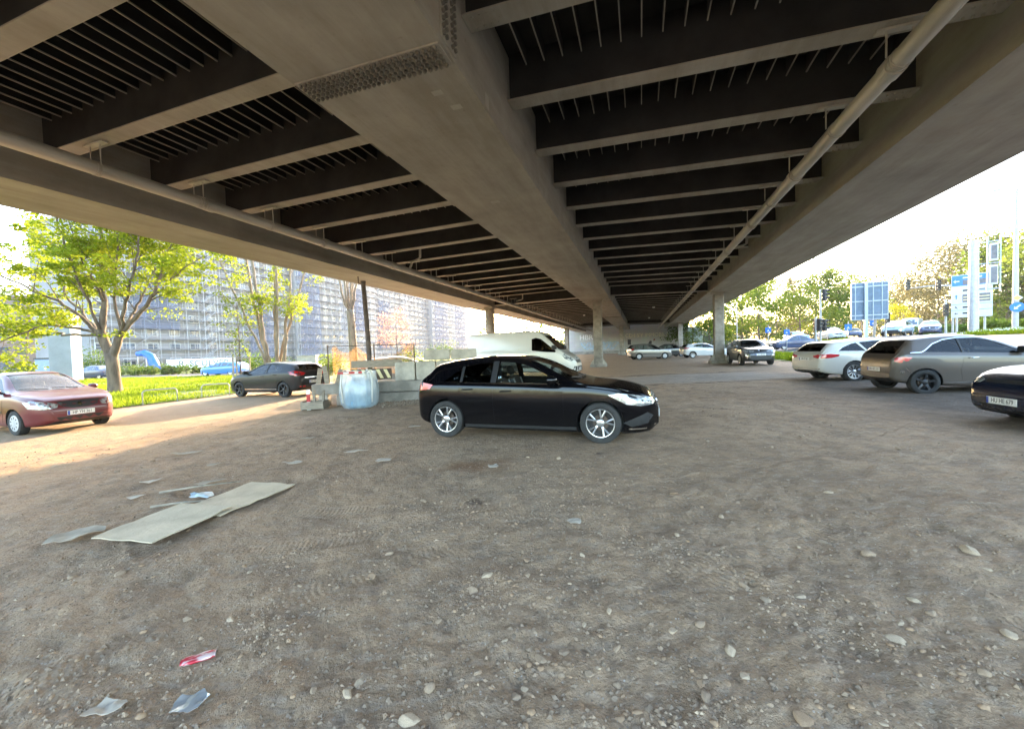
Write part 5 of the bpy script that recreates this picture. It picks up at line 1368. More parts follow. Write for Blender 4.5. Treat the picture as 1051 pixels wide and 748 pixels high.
for i, (px, dep, rx, h, m, lab) in enumerate(((290, 38, 1.6, 2.3, LF_GREEN, 'green bush behind the roof of the anthracite hatchback'), (337, 36, 1.5, 2.6, LF_YEL, 'bright yellow-green bush left of the netted fence'), (423, 40, 1.5, 2.4, LF_YEL, 'yellow-green bush behind the right end of the netted fence'), (458, 52, 2.6, 3.6, LF_GREEN, 'green bush with red blossom left of the white van'))):
    x = (px-525.5)/413.8*dep; shrub(lab, (x, dep, T(x, dep)), rx, 1.2, h, 60+i, m, 1500, .18)
# far trees seen through the gap left of the end wall
for i, (px, dep, h, m, lab) in enumerate(((500, 105, 8.0, LF_YEL, 'small far yellow-green tree just right of the far end of the flats'), (528, 112, 8.6, LF_GREEN, 'far green tree over the middle of the white van roof'), (548, 104, 8.0, LF_YEL, 'far yellow-green tree over the van cab'), (570, 98, 10.5, LF_GREEN, 'bright green tree against the left end of the graffiti wall'), (586, 100, 11.0, LF_GREEN, 'green tree beside the far left bridge pillar'))):
    x = (px-525.5)/413.8*dep; make_tree('broadleaf_tree', lab, (x, dep, T(x, dep)), h, h*.42, 70+i, m, BARK, .16, 2600, .38, .15, clump=1.2)
# --- trees along the raised road
kinds = {}
def proto(kind, *a, **k):
    kinds[kind] = (a, k)
KIND = dict(g=dict(m=LF_GREEN, nl=7500, ls=.36, sp=.42, first=.12, clump=1.3), y=dict(m=LF_YEL, nl=6500, ls=.32, sp=.42, first=.10, clump=1.3), b=dict(m=LF_BROWN, nl=6000, ls=.30, sp=.44, first=.14, clump=1.4))
spec = [(712, 78, 10.5, 'g', 'green tree right behind the blue-white poster wall'), (728, 70, 8.5, 'y', 'yellow-green tree just left of the right-hand bridge pillar'),
 (762, 72, 12.0, 'g', 'green tree directly right of the right-hand bridge pillar'), (780, 62, 9.5, 'y', 'bright yellow-green tree above the dark grey crossover'),
 (797, 75, 12.0, 'b', 'brownish tree behind the yellow-green one above the crossover'), (822, 66, 9.0, 'y', 'yellow-green tree above the navy saloon'),
 (838, 72, 11.5, 'g', 'green tree behind the tall traffic light mast'), (861, 70, 12.0, 'y', 'yellow-green tree between the traffic light mast and the sign frame'),
 (884, 86, 14.0, 'b', 'brownish tree behind the back of the sign frame'), (921, 120, 17.0, 'b', 'thin half-bare tree right of the sign frame'),
 (938, 95, 15.0, 'b', 'brownish tree behind the traffic light arm'), (962, 84, 17.5, 'b', 'tall brownish tree left of the blue and white direction sign'),
 (985, 80, 18.5, 'b', 'tall brownish tree behind the blue and white direction sign'), (1014, 70, 17.0, 'b', 'tall brownish tree behind the signal boxes of the thick mast'),
 (1036, 66, 15.0, 'g', 'green tree left of the lamp post at the edge'), (1062, 60, 15.5, 'y', 'golden tree behind the lamp post at the edge'), (1100, 58, 15.0, 'b', 'brownish tree at the end of the row past the lamp post')]
for i, (px, dep, h, kd, lab) in enumerate(spec):
    K = KIND[kd]; x = (px-525.5)/413.8*dep; z = T(x, dep)
    make_tree('roadside_tree', lab, (x, dep, z), h*.97-max(0, z-1), h*K['sp'], 100+i, K['m'], BARKP if kd == 'b' else BARK, .012*h+.06, K['nl'], K['ls']*h/12, K['first'], clump=K['clump'], nlimb=9, group='trees along the raised road')
def conifer():
    rng = random.Random(9); dep = 92; x = (812-525.5)/413.8*dep; t = thing('conifer', 'dark grey-green pointed conifer rising above the other trees', 'tree', (x, dep, T(x, dep)))
    mb = MB(); limb(mb, [(0, 0, -.2), (0, 0, 7), (.1, 0, 14.5)], .25, .02, rng, n=8, wob=.01); cb = MB()
    for i in range(90):
        f = i/90; z = 2+12.3*f; a = i*2.4; l = 3.0*(1-f)**.8+.25; e = Vector((cos(a)*l, sin(a)*l, z-.25*l))
        mb.tube([(0, 0, z), e], [.03, .008], 4)
        for q in (.35, .65, .95): leaves(cb, Vector((0, 0, z)).lerp(e, q), 11, .38*(1-.5*f), .30, rng, .6)
    mb.build('trunk', BARK, t, smooth=True); cb.build('crown', LF_DARK, t)
conifer()
tb_ = make_tree('blossom_tree', 'small round bright yellow tree right of the pale blue car', ((924-525.5)/413.8*74, 74, T(71, 74)), 5.4, 2.4, 140, LF_BRIGHT, BARK, .1, 2200, .26, .2, clump=1.3)
# hedge and low planting on the far pavement
def hedge(name, label, pts, w_, h, m, seed, n, ls):
    rng = random.Random(seed); t = thing(name, label, 'hedge', (pts[0][0], pts[0][1], T(*pts[0]))); cb = MB()
    for i in range(n):
        f = rng.random()*(len(pts)-1); k = min(len(pts)-2, int(f)); a = Vector(pts[k]); b = Vector(pts[k+1]); p = a.lerp(b, f-k); d = (b-a).normalized(); nn = Vector((-d.y, d.x))
        p = p+nn*rng.uniform(-w_/2, w_/2); hh = h*(.85+.3*noise.noise((p.x*.6, p.y*.6, seed)))
        leaves(cb, (p.x-pts[0][0], p.y-pts[0][1], T(p.x, p.y)-T(*pts[0])+rng.uniform(.1, hh-.12)), 9, .22, ls, rng)
    cb.build('foliage', m, t); sb = MB()
    for i in range(int(8)):
        f = (i+.5)/8*(len(pts)-1); k = int(f); p = Vector(pts[k]).lerp(Vector(pts[k+1]), f-k); sb.tube([(p.x-pts[0][0], p.y-pts[0][1], T(p.x, p.y)-T(*pts[0])-.1), (p.x-pts[0][0], p.y-pts[0][1], T(p.x, p.y)-T(*pts[0])+h*.7)], .03, 5)
    sb.build('stems', BARK, t)
def PX(px, dep): return ((px-525.5)/413.8*dep, dep)
hedge('hedge', 'long clipped bright green hedge behind the lamp post at the edge', [PX(1005, 44), PX(1040, 41), PX(1090, 38)], 2.2, 1.35, LF_YEL, 31, 900, .22)
hedge('hedge', 'dull green hedge under the blue and white direction sign', [PX(948, 56), PX(975, 50), PX(1003, 45)], 2.2, 1.2, LF_HEDGE, 32, 800, .24)
shrub('rounded green bush beyond the clipped hedge', (*PX(1012, 50), T(*PX(1012, 50))), 2.2, 1.5, 2.6, 66, LF_GREEN, 1400, .24)
shrub('green bush on the embankment at the right end of the graffiti wall', (*W(15, 90), 2.2), 2.8, 2.5, 3.2, 67, LF_GREEN, 1800, .30)
shrub('low bush on the embankment beside the blue-white poster wall', (*W(18, 84), .9), 2.4, 2.0, 2.6, 68, LF_HEDGE, 1400, .28)
# --- the woods far behind the junction and behind the far end of the flats: one mass, nobody could count it
LF_FAR = leaf_mat('far_wood_leaves', (.07, .095, .03), (.15, .165, .06), .45)
def wood(name, pts, n, h, seed, ls):
    rng = random.Random(seed); cb = MB()
    for i in range(n):
        f = rng.random()*(len(pts)-1); k = min(len(pts)-2, int(f)); a = Vector(pts[k]); b = Vector(pts[k+1]); p = a.lerp(b, f-k); d = (b-a).normalized(); nn = Vector((-d.y, d.x)); p = p+nn*rng.uniform(-5, 5)
        hh = h*(.75+.55*noise.noise((p.x*.11, p.y*.11, seed)))*(1+.25*noise.noise((p.x*.5, p.y*.5, seed)))
        z = T(p.x, p.y)+hh*rng.random()**.8
        leaves(cb, (p.x, p.y, z), 16, 1.1, ls, rng, .8)
    stuff(cb.build(name, LF_FAR))
def PX(px, dep): return ((px-525.5)/413.8*dep, dep)
wood('far_woods', [PX(712, 118), PX(780, 118), PX(850, 112), PX(930, 125), PX(1000, 105), PX(1070, 92), PX(1130, 84)], 2600, 9.0, 51, .62)
wood('far_copse', [PX(484, 150), PX(540, 150), PX(600, 135)], 700, 6.0, 52, .7)
# --- grass
def grass(name, poly, n, h, seed, dz, m=GRASSL, clump=0):
    rng = random.Random(seed); x0 = min(p[0] for p in poly); x1 = max(p[0] for p in poly); y0 = min(p[1] for p in poly); y1 = max(p[1] for p in poly)
    V = []; F = []; c = 0
    while c < n:
        x = rng.uniform(x0, x1); y = rng.uniform(y0, y1)
        if not inpoly(x, y, poly): continue
        q = noise.noise((x*.5, y*.5, seed))
        if rng.random() > .65+q*.8: continue
        c += 1; z = T(x, y)+dz-.01; hh = h*rng.uniform(.5, 1.4)*(1+q*.7); a = rng.uniform(0, 6.28); w_ = hh*.16; lx = rng.gauss(0, .35)*hh; ly = rng.gauss(0, .35)*hh
        k = len(V); V += [(x-cos(a)*w_, y-sin(a)*w_, z), (x+cos(a)*w_, y+sin(a)*w_, z), (x+lx, y+ly, z+hh)]; F.append((k, k+1, k+2))
    me = bpy.data.meshes.new(name); me.from_pydata(V, [], F); me.materials.append(m); me.update(); o = stuff(link(name, me)); return o
grass('lawn_grass', [W(-18.6, 2), W(-18.6, 13.6), W(-19.4, 19), (-20, 30), (-20, 37.5), (-33, 41.2), (-52, 45.5), (-48, 30), (-36, 14)], 90000, .13, 5, .03)
grass('strip_grass', [W(9.5, 22), W(11.8, 22), W(11.8, 44), W(9.7, 58)], 9000, .30, 6, .035)
grass('island_grass', [W(16.8, 52), W(18.6, 50), W(21, 51.3), W(22.8, 56.5), W(20, 63.5), W(16.8, 65)], 6000, .2, 7, .05)
grass('roadside_tufts', [W(20.9, 18), W(23.2, 18), W(22.6, 36.5), W(21.0, 36.5)], 7000, .28, 8, .10)
# white spring flowers in the roadside grass
rng = random.Random(77); mb = MB()
for i in range(700):
    lat = rng.uniform(21.2, 23); al_ = rng.uniform(19, 36); x, y = W(lat, al_); mb.tube([(x, y, T(x, y)+.32), (x, y, T(x, y)+.36)], rng.uniform(.02, .045), 5)
stuff(mb.build('white_flowers', mat('white_petals', (.75, .75, .70), .7, var=.05)))
# ------------------------------------------------------------------ the scaffolded flats
WALLM = mat('grey_render', (.21, .213, .228), .85, var=.12, scale=.25)
WALLM2 = mat('pale_render', (.26, .26, .275), .85, var=.10, scale=.25)
WINM = mat('blue_window_glass', (.06, .09, .14), .12, var=.5, scale=.4, coat=.6)
WFR = mat('window_frame_white', (.6, .6, .6), .6, var=.05)
SCAF = mat('scaffold_tube', (.34, .36, .40), .5, metal=.3, var=.15)
DECKM = mat('scaffold_board', (.13, .135, .155), .8, var=.25, scale=2)
NETM = glass_mat('blue_scaffold_net', (.62, .70, .88), .6, .22, (.21, .235, .29), .1)
FA = radians(15)
FD = Vector((sin(FA), cos(FA))); FN = Vector((cos(FA), -sin(FA)))         # along and out of the facade
F0 = Vector((-72.0, 69.0))
def block(label, slabel, s0, s1, out, floors, fl=2.9, nb=11, wall=WALLM, netting=(), seed=1):
    o = F0+FD*s0+FN*out; z = T(o.x, o.y)
    t = thing('apartment_building', label, 'building', (o.x, o.y, z), -FA)     # local: y along, x out of the facade
    L = s1-s0; H = floors*fl+.8
    mb = MB(); mb.box(-14, 0, 0, L, -1, H); mb.build('wall', wall, t)
    mb = MB(); mb.box(-14.2, .25, -.2, L+.2, H, H+.35); mb.build('roof_edge', CONC, t)
    bw = L/nb
    for f in range(floors):
        for b in range(nb):
            y0 = b*bw+bw*.18; y1 = y0+bw*.5; z0 = f*fl+.95; z1 = z0+1.45
            mb = MB(); mb.box(.004, .06, y0, y1, z0, z1, 1); mb.box(.008, .075, y0+.08, (y0+y1)/2-.04, z0+.08, z1-.08, 0); mb.box(.008, .075, (y0+y1)/2+.04, y1-.08, z0+.08, z1-.08, 0)
            mb.build('window', [WINM, WFR], t)
    for f in range(1, floors):
        mb = MB(); mb.box(.004, .12, 0, L, f*fl-.08, f*fl+.10); mb.build('floor_band', WALLM2, t)
    s = thing('scaffolding', slabel, 'scaffolding', (o.x, o.y, z), -FA)
    nl = int(H//2.0)+1; npole = int(L/2.57)+1
    for i in range(npole):
        y = min(L, i*2.57)
        mb = MB()
        for x in (.35, 1.25): mb.tube([(x, y, -.3), (x, y, H+1.0)], .045, 6)
        for k in range(1, nl+1): mb.box(.30, 1.30, y-.03, y+.03, k*2-.13, k*2-.07)
        mb.build('standard', SCAF, s)
    for k in range(1, nl+1):
        mb = MB(); mb.box(.36, 1.22, 0, L, k*2-.06, k*2); mb.box(1.27, 1.30, 0, L, k*2, k*2+.16); mb.build('walkway', DECKM, s)
        mb = MB()
        for zz in (.5, 1.0): mb.tube([(1.25, 0, k*2+zz), (1.25, L, k*2+zz)], .03, 5)
        mb.build('guard_rail', SCAF, s)
    rng = random.Random(seed)
    mb = MB()
    for i in range(0, npole-1):
        if rng.random() < .45:
            for k in range(nl):
                a = i*2.57; b = a+2.57
                if (k+i) % 2: a, b = b, a
                mb.tube([(1.31, a, k*2), (1.31, min(b, L), k*2+2)], .03, 5)
    mb.build('brace', SCAF, s)
    for (a, b, z0, z1) in netting:
        mb = MB(); n = max(2, int((b-a)/1.3)); P = []; F = []
        for i in range(n+1):
            y = a+(b-a)*i/n
            for q in range(9):
                zz = z0+(z1-z0)*q/8; P.append((1.36+.05*sin(i*1.9+q*1.3)+.05*noise.noise((y, zz, 1)), y, zz))
        for i in range(n):
            for q in range(8): k = i*9+q; F.append((k, k+9, k+10, k+1))
        mb.add(P, F); mb.build('safety_net', NETM, s)
    # stair tower
    ty = L*.42; mb = MB()
    for k in range(nl):
        mb.tube([(1.4, ty, k*2), (1.4, ty+2.4, k*2+2)], .06, 5); mb.tube([(2.1, ty, k*2), (2.1, ty+2.4, k*2+2)], .06, 5); mb.box(1.4, 2.1, ty+2.2, ty+3.0, k*2+1.96, k*2+2.02)
    for x, y in ((2.15, ty), (2.15, ty+3.0), (1.38, ty+3.0)): mb.tube([(x, y, -.3), (x, y, H+.6)], .045, 6)
    mb.build('stair_tower', SCAF, s)
block('nearest block of the scaffolded flats, right behind the big maple', 'scaffolding on the nearest block of flats, behind the big maple', 0, 44, 0, 9, seed=2, nb=11, netting=((6, 14, 8, 20), (30, 38, 2, 14)))
block('second block of the scaffolded flats, behind the slim bare trunks', 'scaffolding on the second block of flats, behind the slim bare trunks', 44.5, 82, 1.4, 9, seed=3, nb=11, wall=WALLM2, netting=((0, 8, 2, 26), (20, 30, 10, 24)))
block('third block of the scaffolded flats, behind the pink blossoming tree', 'scaffolding on the third block of flats, behind the pink blossoming tree', 82.5, 126, 0, 9, seed=4, nb=11, netting=((2, 10, 4, 22),))
block('farthest block of the scaffolded flats, ending left of the white van', 'scaffolding on the farthest block of flats, ending left of the white van', 126.5, 172, 2.2, 9, seed=5, nb=11, wall=WALLM2, netting=((0, 16, 0, 27), (24, 44, 4, 26)))
# separate tower far left, seen through the maple crown
x, y = -106, 78; t = thing('apartment_tower', 'pinkish tower block half hidden by the left side of the maple crown', 'building', (x, y, T(x, y)), -.3)
mb = MB(); mb.box(-8, 8, -7, 7, -1, 15.2); mb.build('wall', mat('pinkish_render', (.24, .20, .21), .85, var=.12, scale=.3), t)
for f in range(5):
    for b in range(5):
        for sd in (0, 1):
            mb = MB()
            if sd: mb.box(-6.8+b*3, -5.2+b*3, -7.05, -6.98, f*3+1, f*3+2.4)
            else: mb.box(7.98, 8.05, -6+b*2.5, -4.6+b*2.5, f*3+1, f*3+2.4)
            mb.build('window', WINM, t)
mb = MB(); mb.box(-8.3, 8.3, -7.3, 7.3, 15.2, 15.6); mb.build('roof_edge', CONC, t)
# site fence with the white banner, blue rubbish chute, pylon, cabinet
x, y = -47.2, 61.5; t = thing('banner_fence', 'white banner with dark lettering along the foot of the scaffolding', 'banner', (x, y, T(x, y)), radians(8))
mb = MB(); mb.box(-4.9, 4.9, -.03, .03, .55, 1.95); mb.build('banner', WHITEP, t)
for i in range(5): mb = MB(); mb.tube([(-4.8+i*2.4, .06, -.2), (-4.8+i*2.4, .06, 2.0)], .035, 6); mb.build('post', GALV, t)
text_obj('R. SCULVER', 1.25, INK, t, (.3, -.035, 1.22), (pi/2, 0, 0), .004, 'banner_lettering', 1.1)
x, y = -53.5, 59.5; t = thing('rubbish_chute', 'bright blue curved rubbish chute at the foot of the flats', 'chute', (x, y, T(x, y)), 0)
CH = mat('blue_plastic', (.01, .12, .62), .45, var=.15)
mb = MB(); mb.tube([(-1.6, 0, 2.9), (-.6, 0, 3.0), (.3, 0, 2.5), (.7, 0, 1.5), (.9, 0, .5)], [.35, .45, .55, .6, .62], 12); mb.build('chute', CH, t, smooth=True, angle=60)
mb = MB(); mb.tube([(-1.7, 0, -.2), (-1.6, 0, 2.9)], .05, 6); mb.tube([(-.4, 0, -.2), (-.4, 0, 2.7)], .05, 6); mb.build('frame', SCAF, t)
x, y = -43.6, 39.5; t = thing('advertising_pylon', 'tall pale grey square pylon standing between the maple and the red saloon', 'pylon', (x, y, T(x, y)), .35)
mb = MB(); mb.box(-.85, .85, -.8, .8, -.2, 6.3, ch=.05); mb.build('body', mat('pale_grey_panel', (.19, .20, .205), .7, var=.12, scale=1), t)
mb = MB(); mb.box(-.95, .95, -.9, .9, 6.3, 6.5); mb.build('cap', GALV, t)
mb = MB(); mb.tube([(.92, -.86, -.2), (.92, -.86, 6.2)], .05, 8); mb.build('edge_tube', WHITEP, t)
x, y = -46.5, 40.5; t = thing('site_cabinet', 'blue-grey cabinet with a small white mark left of the pale pylon', 'cabinet', (x, y, T(x, y)), .2)
mb = MB(); mb.box(-.75, .75, -.5, .5, -.1, 2.3, ch=.03); mb.build('housing', mat('blue_grey_panel', (.18, .24, .36), .6, var=.12), t)
mb = MB(); mb.box(-.8, .8, -.55, .55, 2.3, 2.42); mb.build('lid', BLACKP, t)
mb = MB(); mb.box(-.68, .68, -.512, -.502, .1, 2.2); mb.build('door', mat('blue_grey_door', (.20, .27, .40), .5, var=.1), t)
mb = MB(); mb.tube([(.1, -.53, 1.35), (.1, -.513, 1.35)], .10, 12); mb.build('label_plate', WHITEP, t)
# ------------------------------------------------------------------ clutter by the fence
def at_ground(lat_al=None, xy=None):
    x, y = xy; return (x, y, gz(x, y))
ORN = mat('orange_dirt_stain', (.3, .2, .12), .9, var=.2)
# concrete barrier: two stacked beams
bx0, by0 = -6.25, 13.05; rot = radians(9)
t = thing('concrete_barrier', 'low grey barrier of two long stacked concrete beams beside the translucent bag', 'barrier', (bx0, by0, gz(bx0, by0)), rot)
for zz, l0, l1, w_ in ((0, .55, 4.6, .46), (.36, -.2, 4.35, .40)):
    mb = MB(); mb.box(l0, l1, -w_/2, w_/2, zz+.0, zz+.34, ch=.02); mb.build('beam', CONC, t)
mb = MB(); mb.box(.0, .28, -.2, .2, -.05, .355, ch=.01); mb.build('support_block', CONCL, t)
# big concrete blocks
x, y = -2.85, 14.25
lab = ['square pale concrete block directly right of the striped board', 'square pale concrete block behind the tail of the black hatchback', 'square pale concrete block behind the rear window of the black hatchback', 'upper pale concrete block, left one of the top row', 'upper pale concrete block at the left end of the white van']
pos = [(-3.66, 13.95, .66, .65, .62), (-2.98, 14.05, .66, .65, .62), (-2.30, 14.15, .66, .65, .62), (-2.72, 14.75, 1.29, .92, .36), (-1.78, 14.88, 1.29, .92, .36)]
for (x, y, z, w_, h), l in zip(pos, lab):
    t = thing('concrete_block', l, 'block', (x, y, gz(x, y)+z), radians(8))
    mb = MB(); mb.box(-w_/2, w_/2, -.45, .35, 0, h, ch=.025); mb.build('body', CONCL, t)
    mb = MB()
    for q in (-.15, .15): mb.lathe([(.04, h), (.04, h+.015), (.001, h+.02)], 8, 'z', (q, 0, 0))
    mb.build('stud', CONCL, t)
for (x, y, l) in ((-4.05, 14.1, 'lower concrete plinth block under the leftmost square block'), (-2.5, 14.35, 'lower concrete plinth block behind the rear bumper of the black hatchback'), (-.95, 14.6, 'lower concrete plinth block hidden behind the black hatchback')):
    t = thing('plinth_block', l, 'block', (x, y, gz(x, y)-.05), radians(8)); mb = MB(); mb.box(-.74, .74, -.2, .5, 0, .70, ch=.03); mb.build('body', CONC, t)
    mb = MB(); mb.box(-.5, .5, -.505, -.495, .25, .3); mb.build('lifting_slot', RUST, t)
# hazard board with slanting stripes
x, y = -4.62, 13.55
t = thing('hazard_board', 'dark board with slanting pale yellow hazard stripes lying along the barrier', 'board', (x, y, gz(x, y)+.74), rot)
mb = MB(); mb.box(-.75, .55, -.02, .02, 0, .36); mb.build('board', mat('dark_brown_board', (.07, .05, .035), .7, var=.3), t)
YS = mat('pale_yellow_stripe', (.72, .62, .34), .6, var=.1)
for i in range(5):
    mb = MB(); q = -.68+i*.24; mb.prism([(q, .33), (q+.11, .33), (q+.25, .03), (q+.14, .03)], -.026, -.021); mb.build('stripe', YS, t, fix=True)
mb = MB(); mb.box(-.75, .9, .0, .03, .40, .64); mb.build('upper_plank', WOOD, t)
# dark pole
x, y = -4.78, 13.62
t = thing('lamp_pole', 'thin dark steel pole standing behind the translucent bag and reaching up to the flyover', 'pole', (x, y, gz(x, y)))
mb = MB(); mb.tube([(0, 0, -.2), (-.05, .02, 2.2), (-.14, .05, 4.02)], [.085, .078, .075], 12); mb.build('shaft', RUST, t, smooth=True, angle=60)
mb = MB(); mb.tube([(-.14, .05, 4.0), (-.14, .05, 4.06)], .085, 12); mb.tube([(-.14, .05, 3.95), (-.30, .05, 4.0), (-.31, .05, 4.22)], .02, 6); mb.build('cap', RUST, t)
# translucent bulk bag with pale blue filling
def bag():
    x, y = -4.68, 12.30; t = thing('bulk_bag', 'translucent white bulk bag with pale blue filling at the foot of the dark pole', 'bag', (x, y, gz(x, y)-.02), rot)
    m, tt, oo = nt('woven_plastic_sheet')
    dd = N(tt, 'ShaderNodeBsdfDiffuse'); trl = N(tt, 'ShaderNodeBsdfTranslucent'); tra = N(tt, 'ShaderNodeBsdfTransparent'); gl = N(tt, 'ShaderNodeBsdfGlossy'); gl.inputs['Roughness'].default_value = .25
    for q in (dd, trl): q.inputs[0].default_value = (.72, .76, .76, 1)
    m1 = N(tt, 'ShaderNodeMixShader'); m1.inputs[0].default_value = .6; tt.links.new(dd.outputs[0], m1.inputs[1]); tt.links.new(trl.outputs[0], m1.inputs[2])
    nn = noise_node(tt, 2.4, 4, .6, stretch=(1, 1, .4)); mr = N(tt, 'ShaderNodeMapRange'); mr.inputs['From Min'].default_value = .35; mr.inputs['From Max'].default_value = .7; mr.inputs['To Min'].default_value = .30; mr.inputs['To Max'].default_value = .75
    tt.links.new(nn.outputs['Fac'], mr.inputs['Value'])
    m2 = N(tt, 'ShaderNodeMixShader'); tt.links.new(mr.outputs[0], m2.inputs[0]); tt.links.new(tra.outputs[0], m2.inputs[1]); tt.links.new(m1.outputs[0], m2.inputs[2])
    m3 = N(tt, 'ShaderNodeMixShader'); m3.inputs[0].default_value = .08; tt.links.new(m2.outputs[0], m3.inputs[1]); tt.links.new(gl.outputs[0], m3.inputs[2]); tt.links.new(m3.outputs[0], oo.inputs[0])
    n = 56; rows = 18; P = []; F = []
    for j in range(rows+1):
        f = j/rows; z = 1.12*f
        for i in range(n):
            a = 2*pi*i/n; ca = abs(cos(a))**.7*(1 if cos(a) > 0 else -1); sa = abs(sin(a))**.7*(1 if sin(a) > 0 else -1)
            r = .50+.07*sin(pi*min(1, f*1.15))-.04*f+.025*noise.noise((ca*3, sa*3, z*1.5))+.018*sin(i*1.7+noise.noise((a, z, 3))*4)*(.3+f)
            if f < .12: r *= .86+.14*(f/.12)
            zz = z+(.05*noise.noise((ca*2, sa*2, 8)) if j == rows else 0)
            P.append((r*ca, r*sa*.85, zz))
    for j in range(rows):
        for i in range(n): k = j*n+i; F.append((k, j*n+(i+1) % n, (j+1)*n+(i+1) % n, k+n))
    mb = MB(); mb.add(P, F); mb.build('sheet', m, t, smooth=True)
    fill = MB(); prof = [(.001, .03), (.38, .03), (.43, .12), (.44, .45), (.43, .62), (.34, .74), (.2, .86), (.001, .84)]
    P = []; F = []; n = 36
    for i in range(n):
        a = 2*pi*i/n
        for (r, h) in prof: q = 1+.05*noise.noise((cos(a)*2, sin(a)*2, h*3)); P.append((r*q*cos(a), r*q*.82*sin(a), h+.08*noise.noise((r*cos(a)*3, r*sin(a)*3, 5))*(h > .4)))
    m_ = len(prof)
    for i in range(n):
        for j in range(m_-1): F.append((i*m_+j, ((i+1) % n)*m_+j, ((i+1) % n)*m_+j+1, i*m_+j+1))
    fill.add(P, F); fill.build('filling', mat('pale_blue_foil', (.20, .42, .62), .5, var=.35, scale=2), t, smooth=True)
    for sx in (-.40, .42):
        mb = MB(); mb.tube([(sx, -.36, .2), (sx*1.08, -.43, .8), (sx*1.0, -.42, 1.08), (sx*.75, -.38, 1.16), (sx*.5, -.36, 1.05)], .028, 6); mb.build('strap', mat('white_webbing', (.62, .62, .58), .8, var=.1), t, smooth=True)
    # red and white warning band along the rim
    RW = mat('red_band', (.45, .035, .03), .5, var=.15)
    mb = MB(); mb.box(-.50, .18, -.475, -.458, 1.06, 1.125, 0); mb.build('warning_band', RW, t)
    mb = MB(); mb.box(-.34, -.18, -.480, -.476, 1.07, 1.115); mb.build('white_patch', WHITEP, t); mb = MB(); mb.box(-.02, .08, -.480, -.476, 1.07, 1.115); mb.build('white_patch', WHITEP, t)
bag()
# site fence with sagging tan netting
def fence():
    ax_, ay = -7.35, 16.15; bx_, by = -4.15, 17.2
    d = Vector((bx_-ax_, by-ay)); L = d.length; t = thing('site_fence', 'steel mesh site fence with torn tan netting sagging from its top rail', 'fence', (ax_, ay, gz(ax_, ay)), atan2(d.y, d.x))
    for xx in (0, L*.52, L):
        mb = MB(); mb.tube([(xx, 0, -.1), (xx, 0, 2.05)], .024, 8); mb.build('post', RUST, t)
    for zz in (.15, 2.0): mb = MB(); mb.tube([(0, 0, zz), (L, 0, zz)], .018, 6); mb.build('rail', RUST, t)
    mb = MB()
    for i in range(1, 34): mb.tube([(L*i/34, .0, .15), (L*i/34, .0, 2.0)], .0028, 4)
    for i in range(1, 9): mb.tube([(0, .004, .15+1.85*i/9), (L, .004, .15+1.85*i/9)], .0028, 4)
    mb.build('wire_mesh', GALV, t)
    m, tt, oo = nt('tan_netting')
    dd = N(tt, 'ShaderNodeBsdfDiffuse'); trl = N(tt, 'ShaderNodeBsdfTranslucent'); tra = N(tt, 'ShaderNodeBsdfTransparent')
    for q in (dd, trl): q.inputs[0].default_value = (.30, .185, .075, 1)
    m1 = N(tt, 'ShaderNodeMixShader'); m1.inputs[0].default_value = .55; tt.links.new(dd.outputs[0], m1.inputs[1]); tt.links.new(trl.outputs[0], m1.inputs[2])
    m2 = N(tt, 'ShaderNodeMixShader'); nn = noise_node(tt, 1.8, 4, .6); mr = N(tt, 'ShaderNodeMapRange'); mr.inputs['From Min'].default_value = .3; mr.inputs['From Max'].default_value = .7; mr.inputs['To Min'].default_value = .28; mr.inputs['To Max'].default_value = .62
    tt.links.new(nn.outputs['Fac'], mr.inputs['Value']); tt.links.new(mr.outputs[0], m2.inputs[0]); tt.links.new(tra.outputs[0], m2.inputs[1]); tt.links.new(m1.outputs[0], m2.inputs[2]); tt.links.new(m2.outputs[0], oo.inputs[0])
    P = []; F = []; nx = 60; nz = 22
    for i in range(nx+1):
        u = i/nx
        sag = .18+.62*abs(sin(pi*(u*1.9+.12)))**1.3 if u < .9 else .18*(1-u)/.1
        ztop = 1.98-(.0 if u < .06 else (.55*max(0, sin(pi*(u-.28)/.62)) if .28 < u < .9 else .25*max(0, sin(pi*(u-.03)/.25)))) 
        for j in range(nz+1):
            v = j/nz; z = .25+(ztop-.25)*v
            P.append((.18+u*(L-.2), -.05-.12*sin(pi*v)*(.6+.5*sin(u*23+v*3))-.06*sin(u*41+v*9+noise.noise((u*5, v*4, 1))*5)-.25*(1-v)**2, z+.03*noise.noise((u*9, v*5, 3))))
    for i in range(nx):
        for j in range(nz): k = i*(nz+1)+j; F.append((k, k+nz+1, k+nz+2, k+1))
    mb = MB(); mb.add(P, F); mb.build('netting', m, t, smooth=True)
fence()
# covered car-sized sheet behind the netting
make_car('parked_hatchback', 'pale car parked behind the tan netting, only its roof line showing', WHITEHATCH, dict(body=PFW), -5.2, 19.6, hdg(1, .25), detail=1)
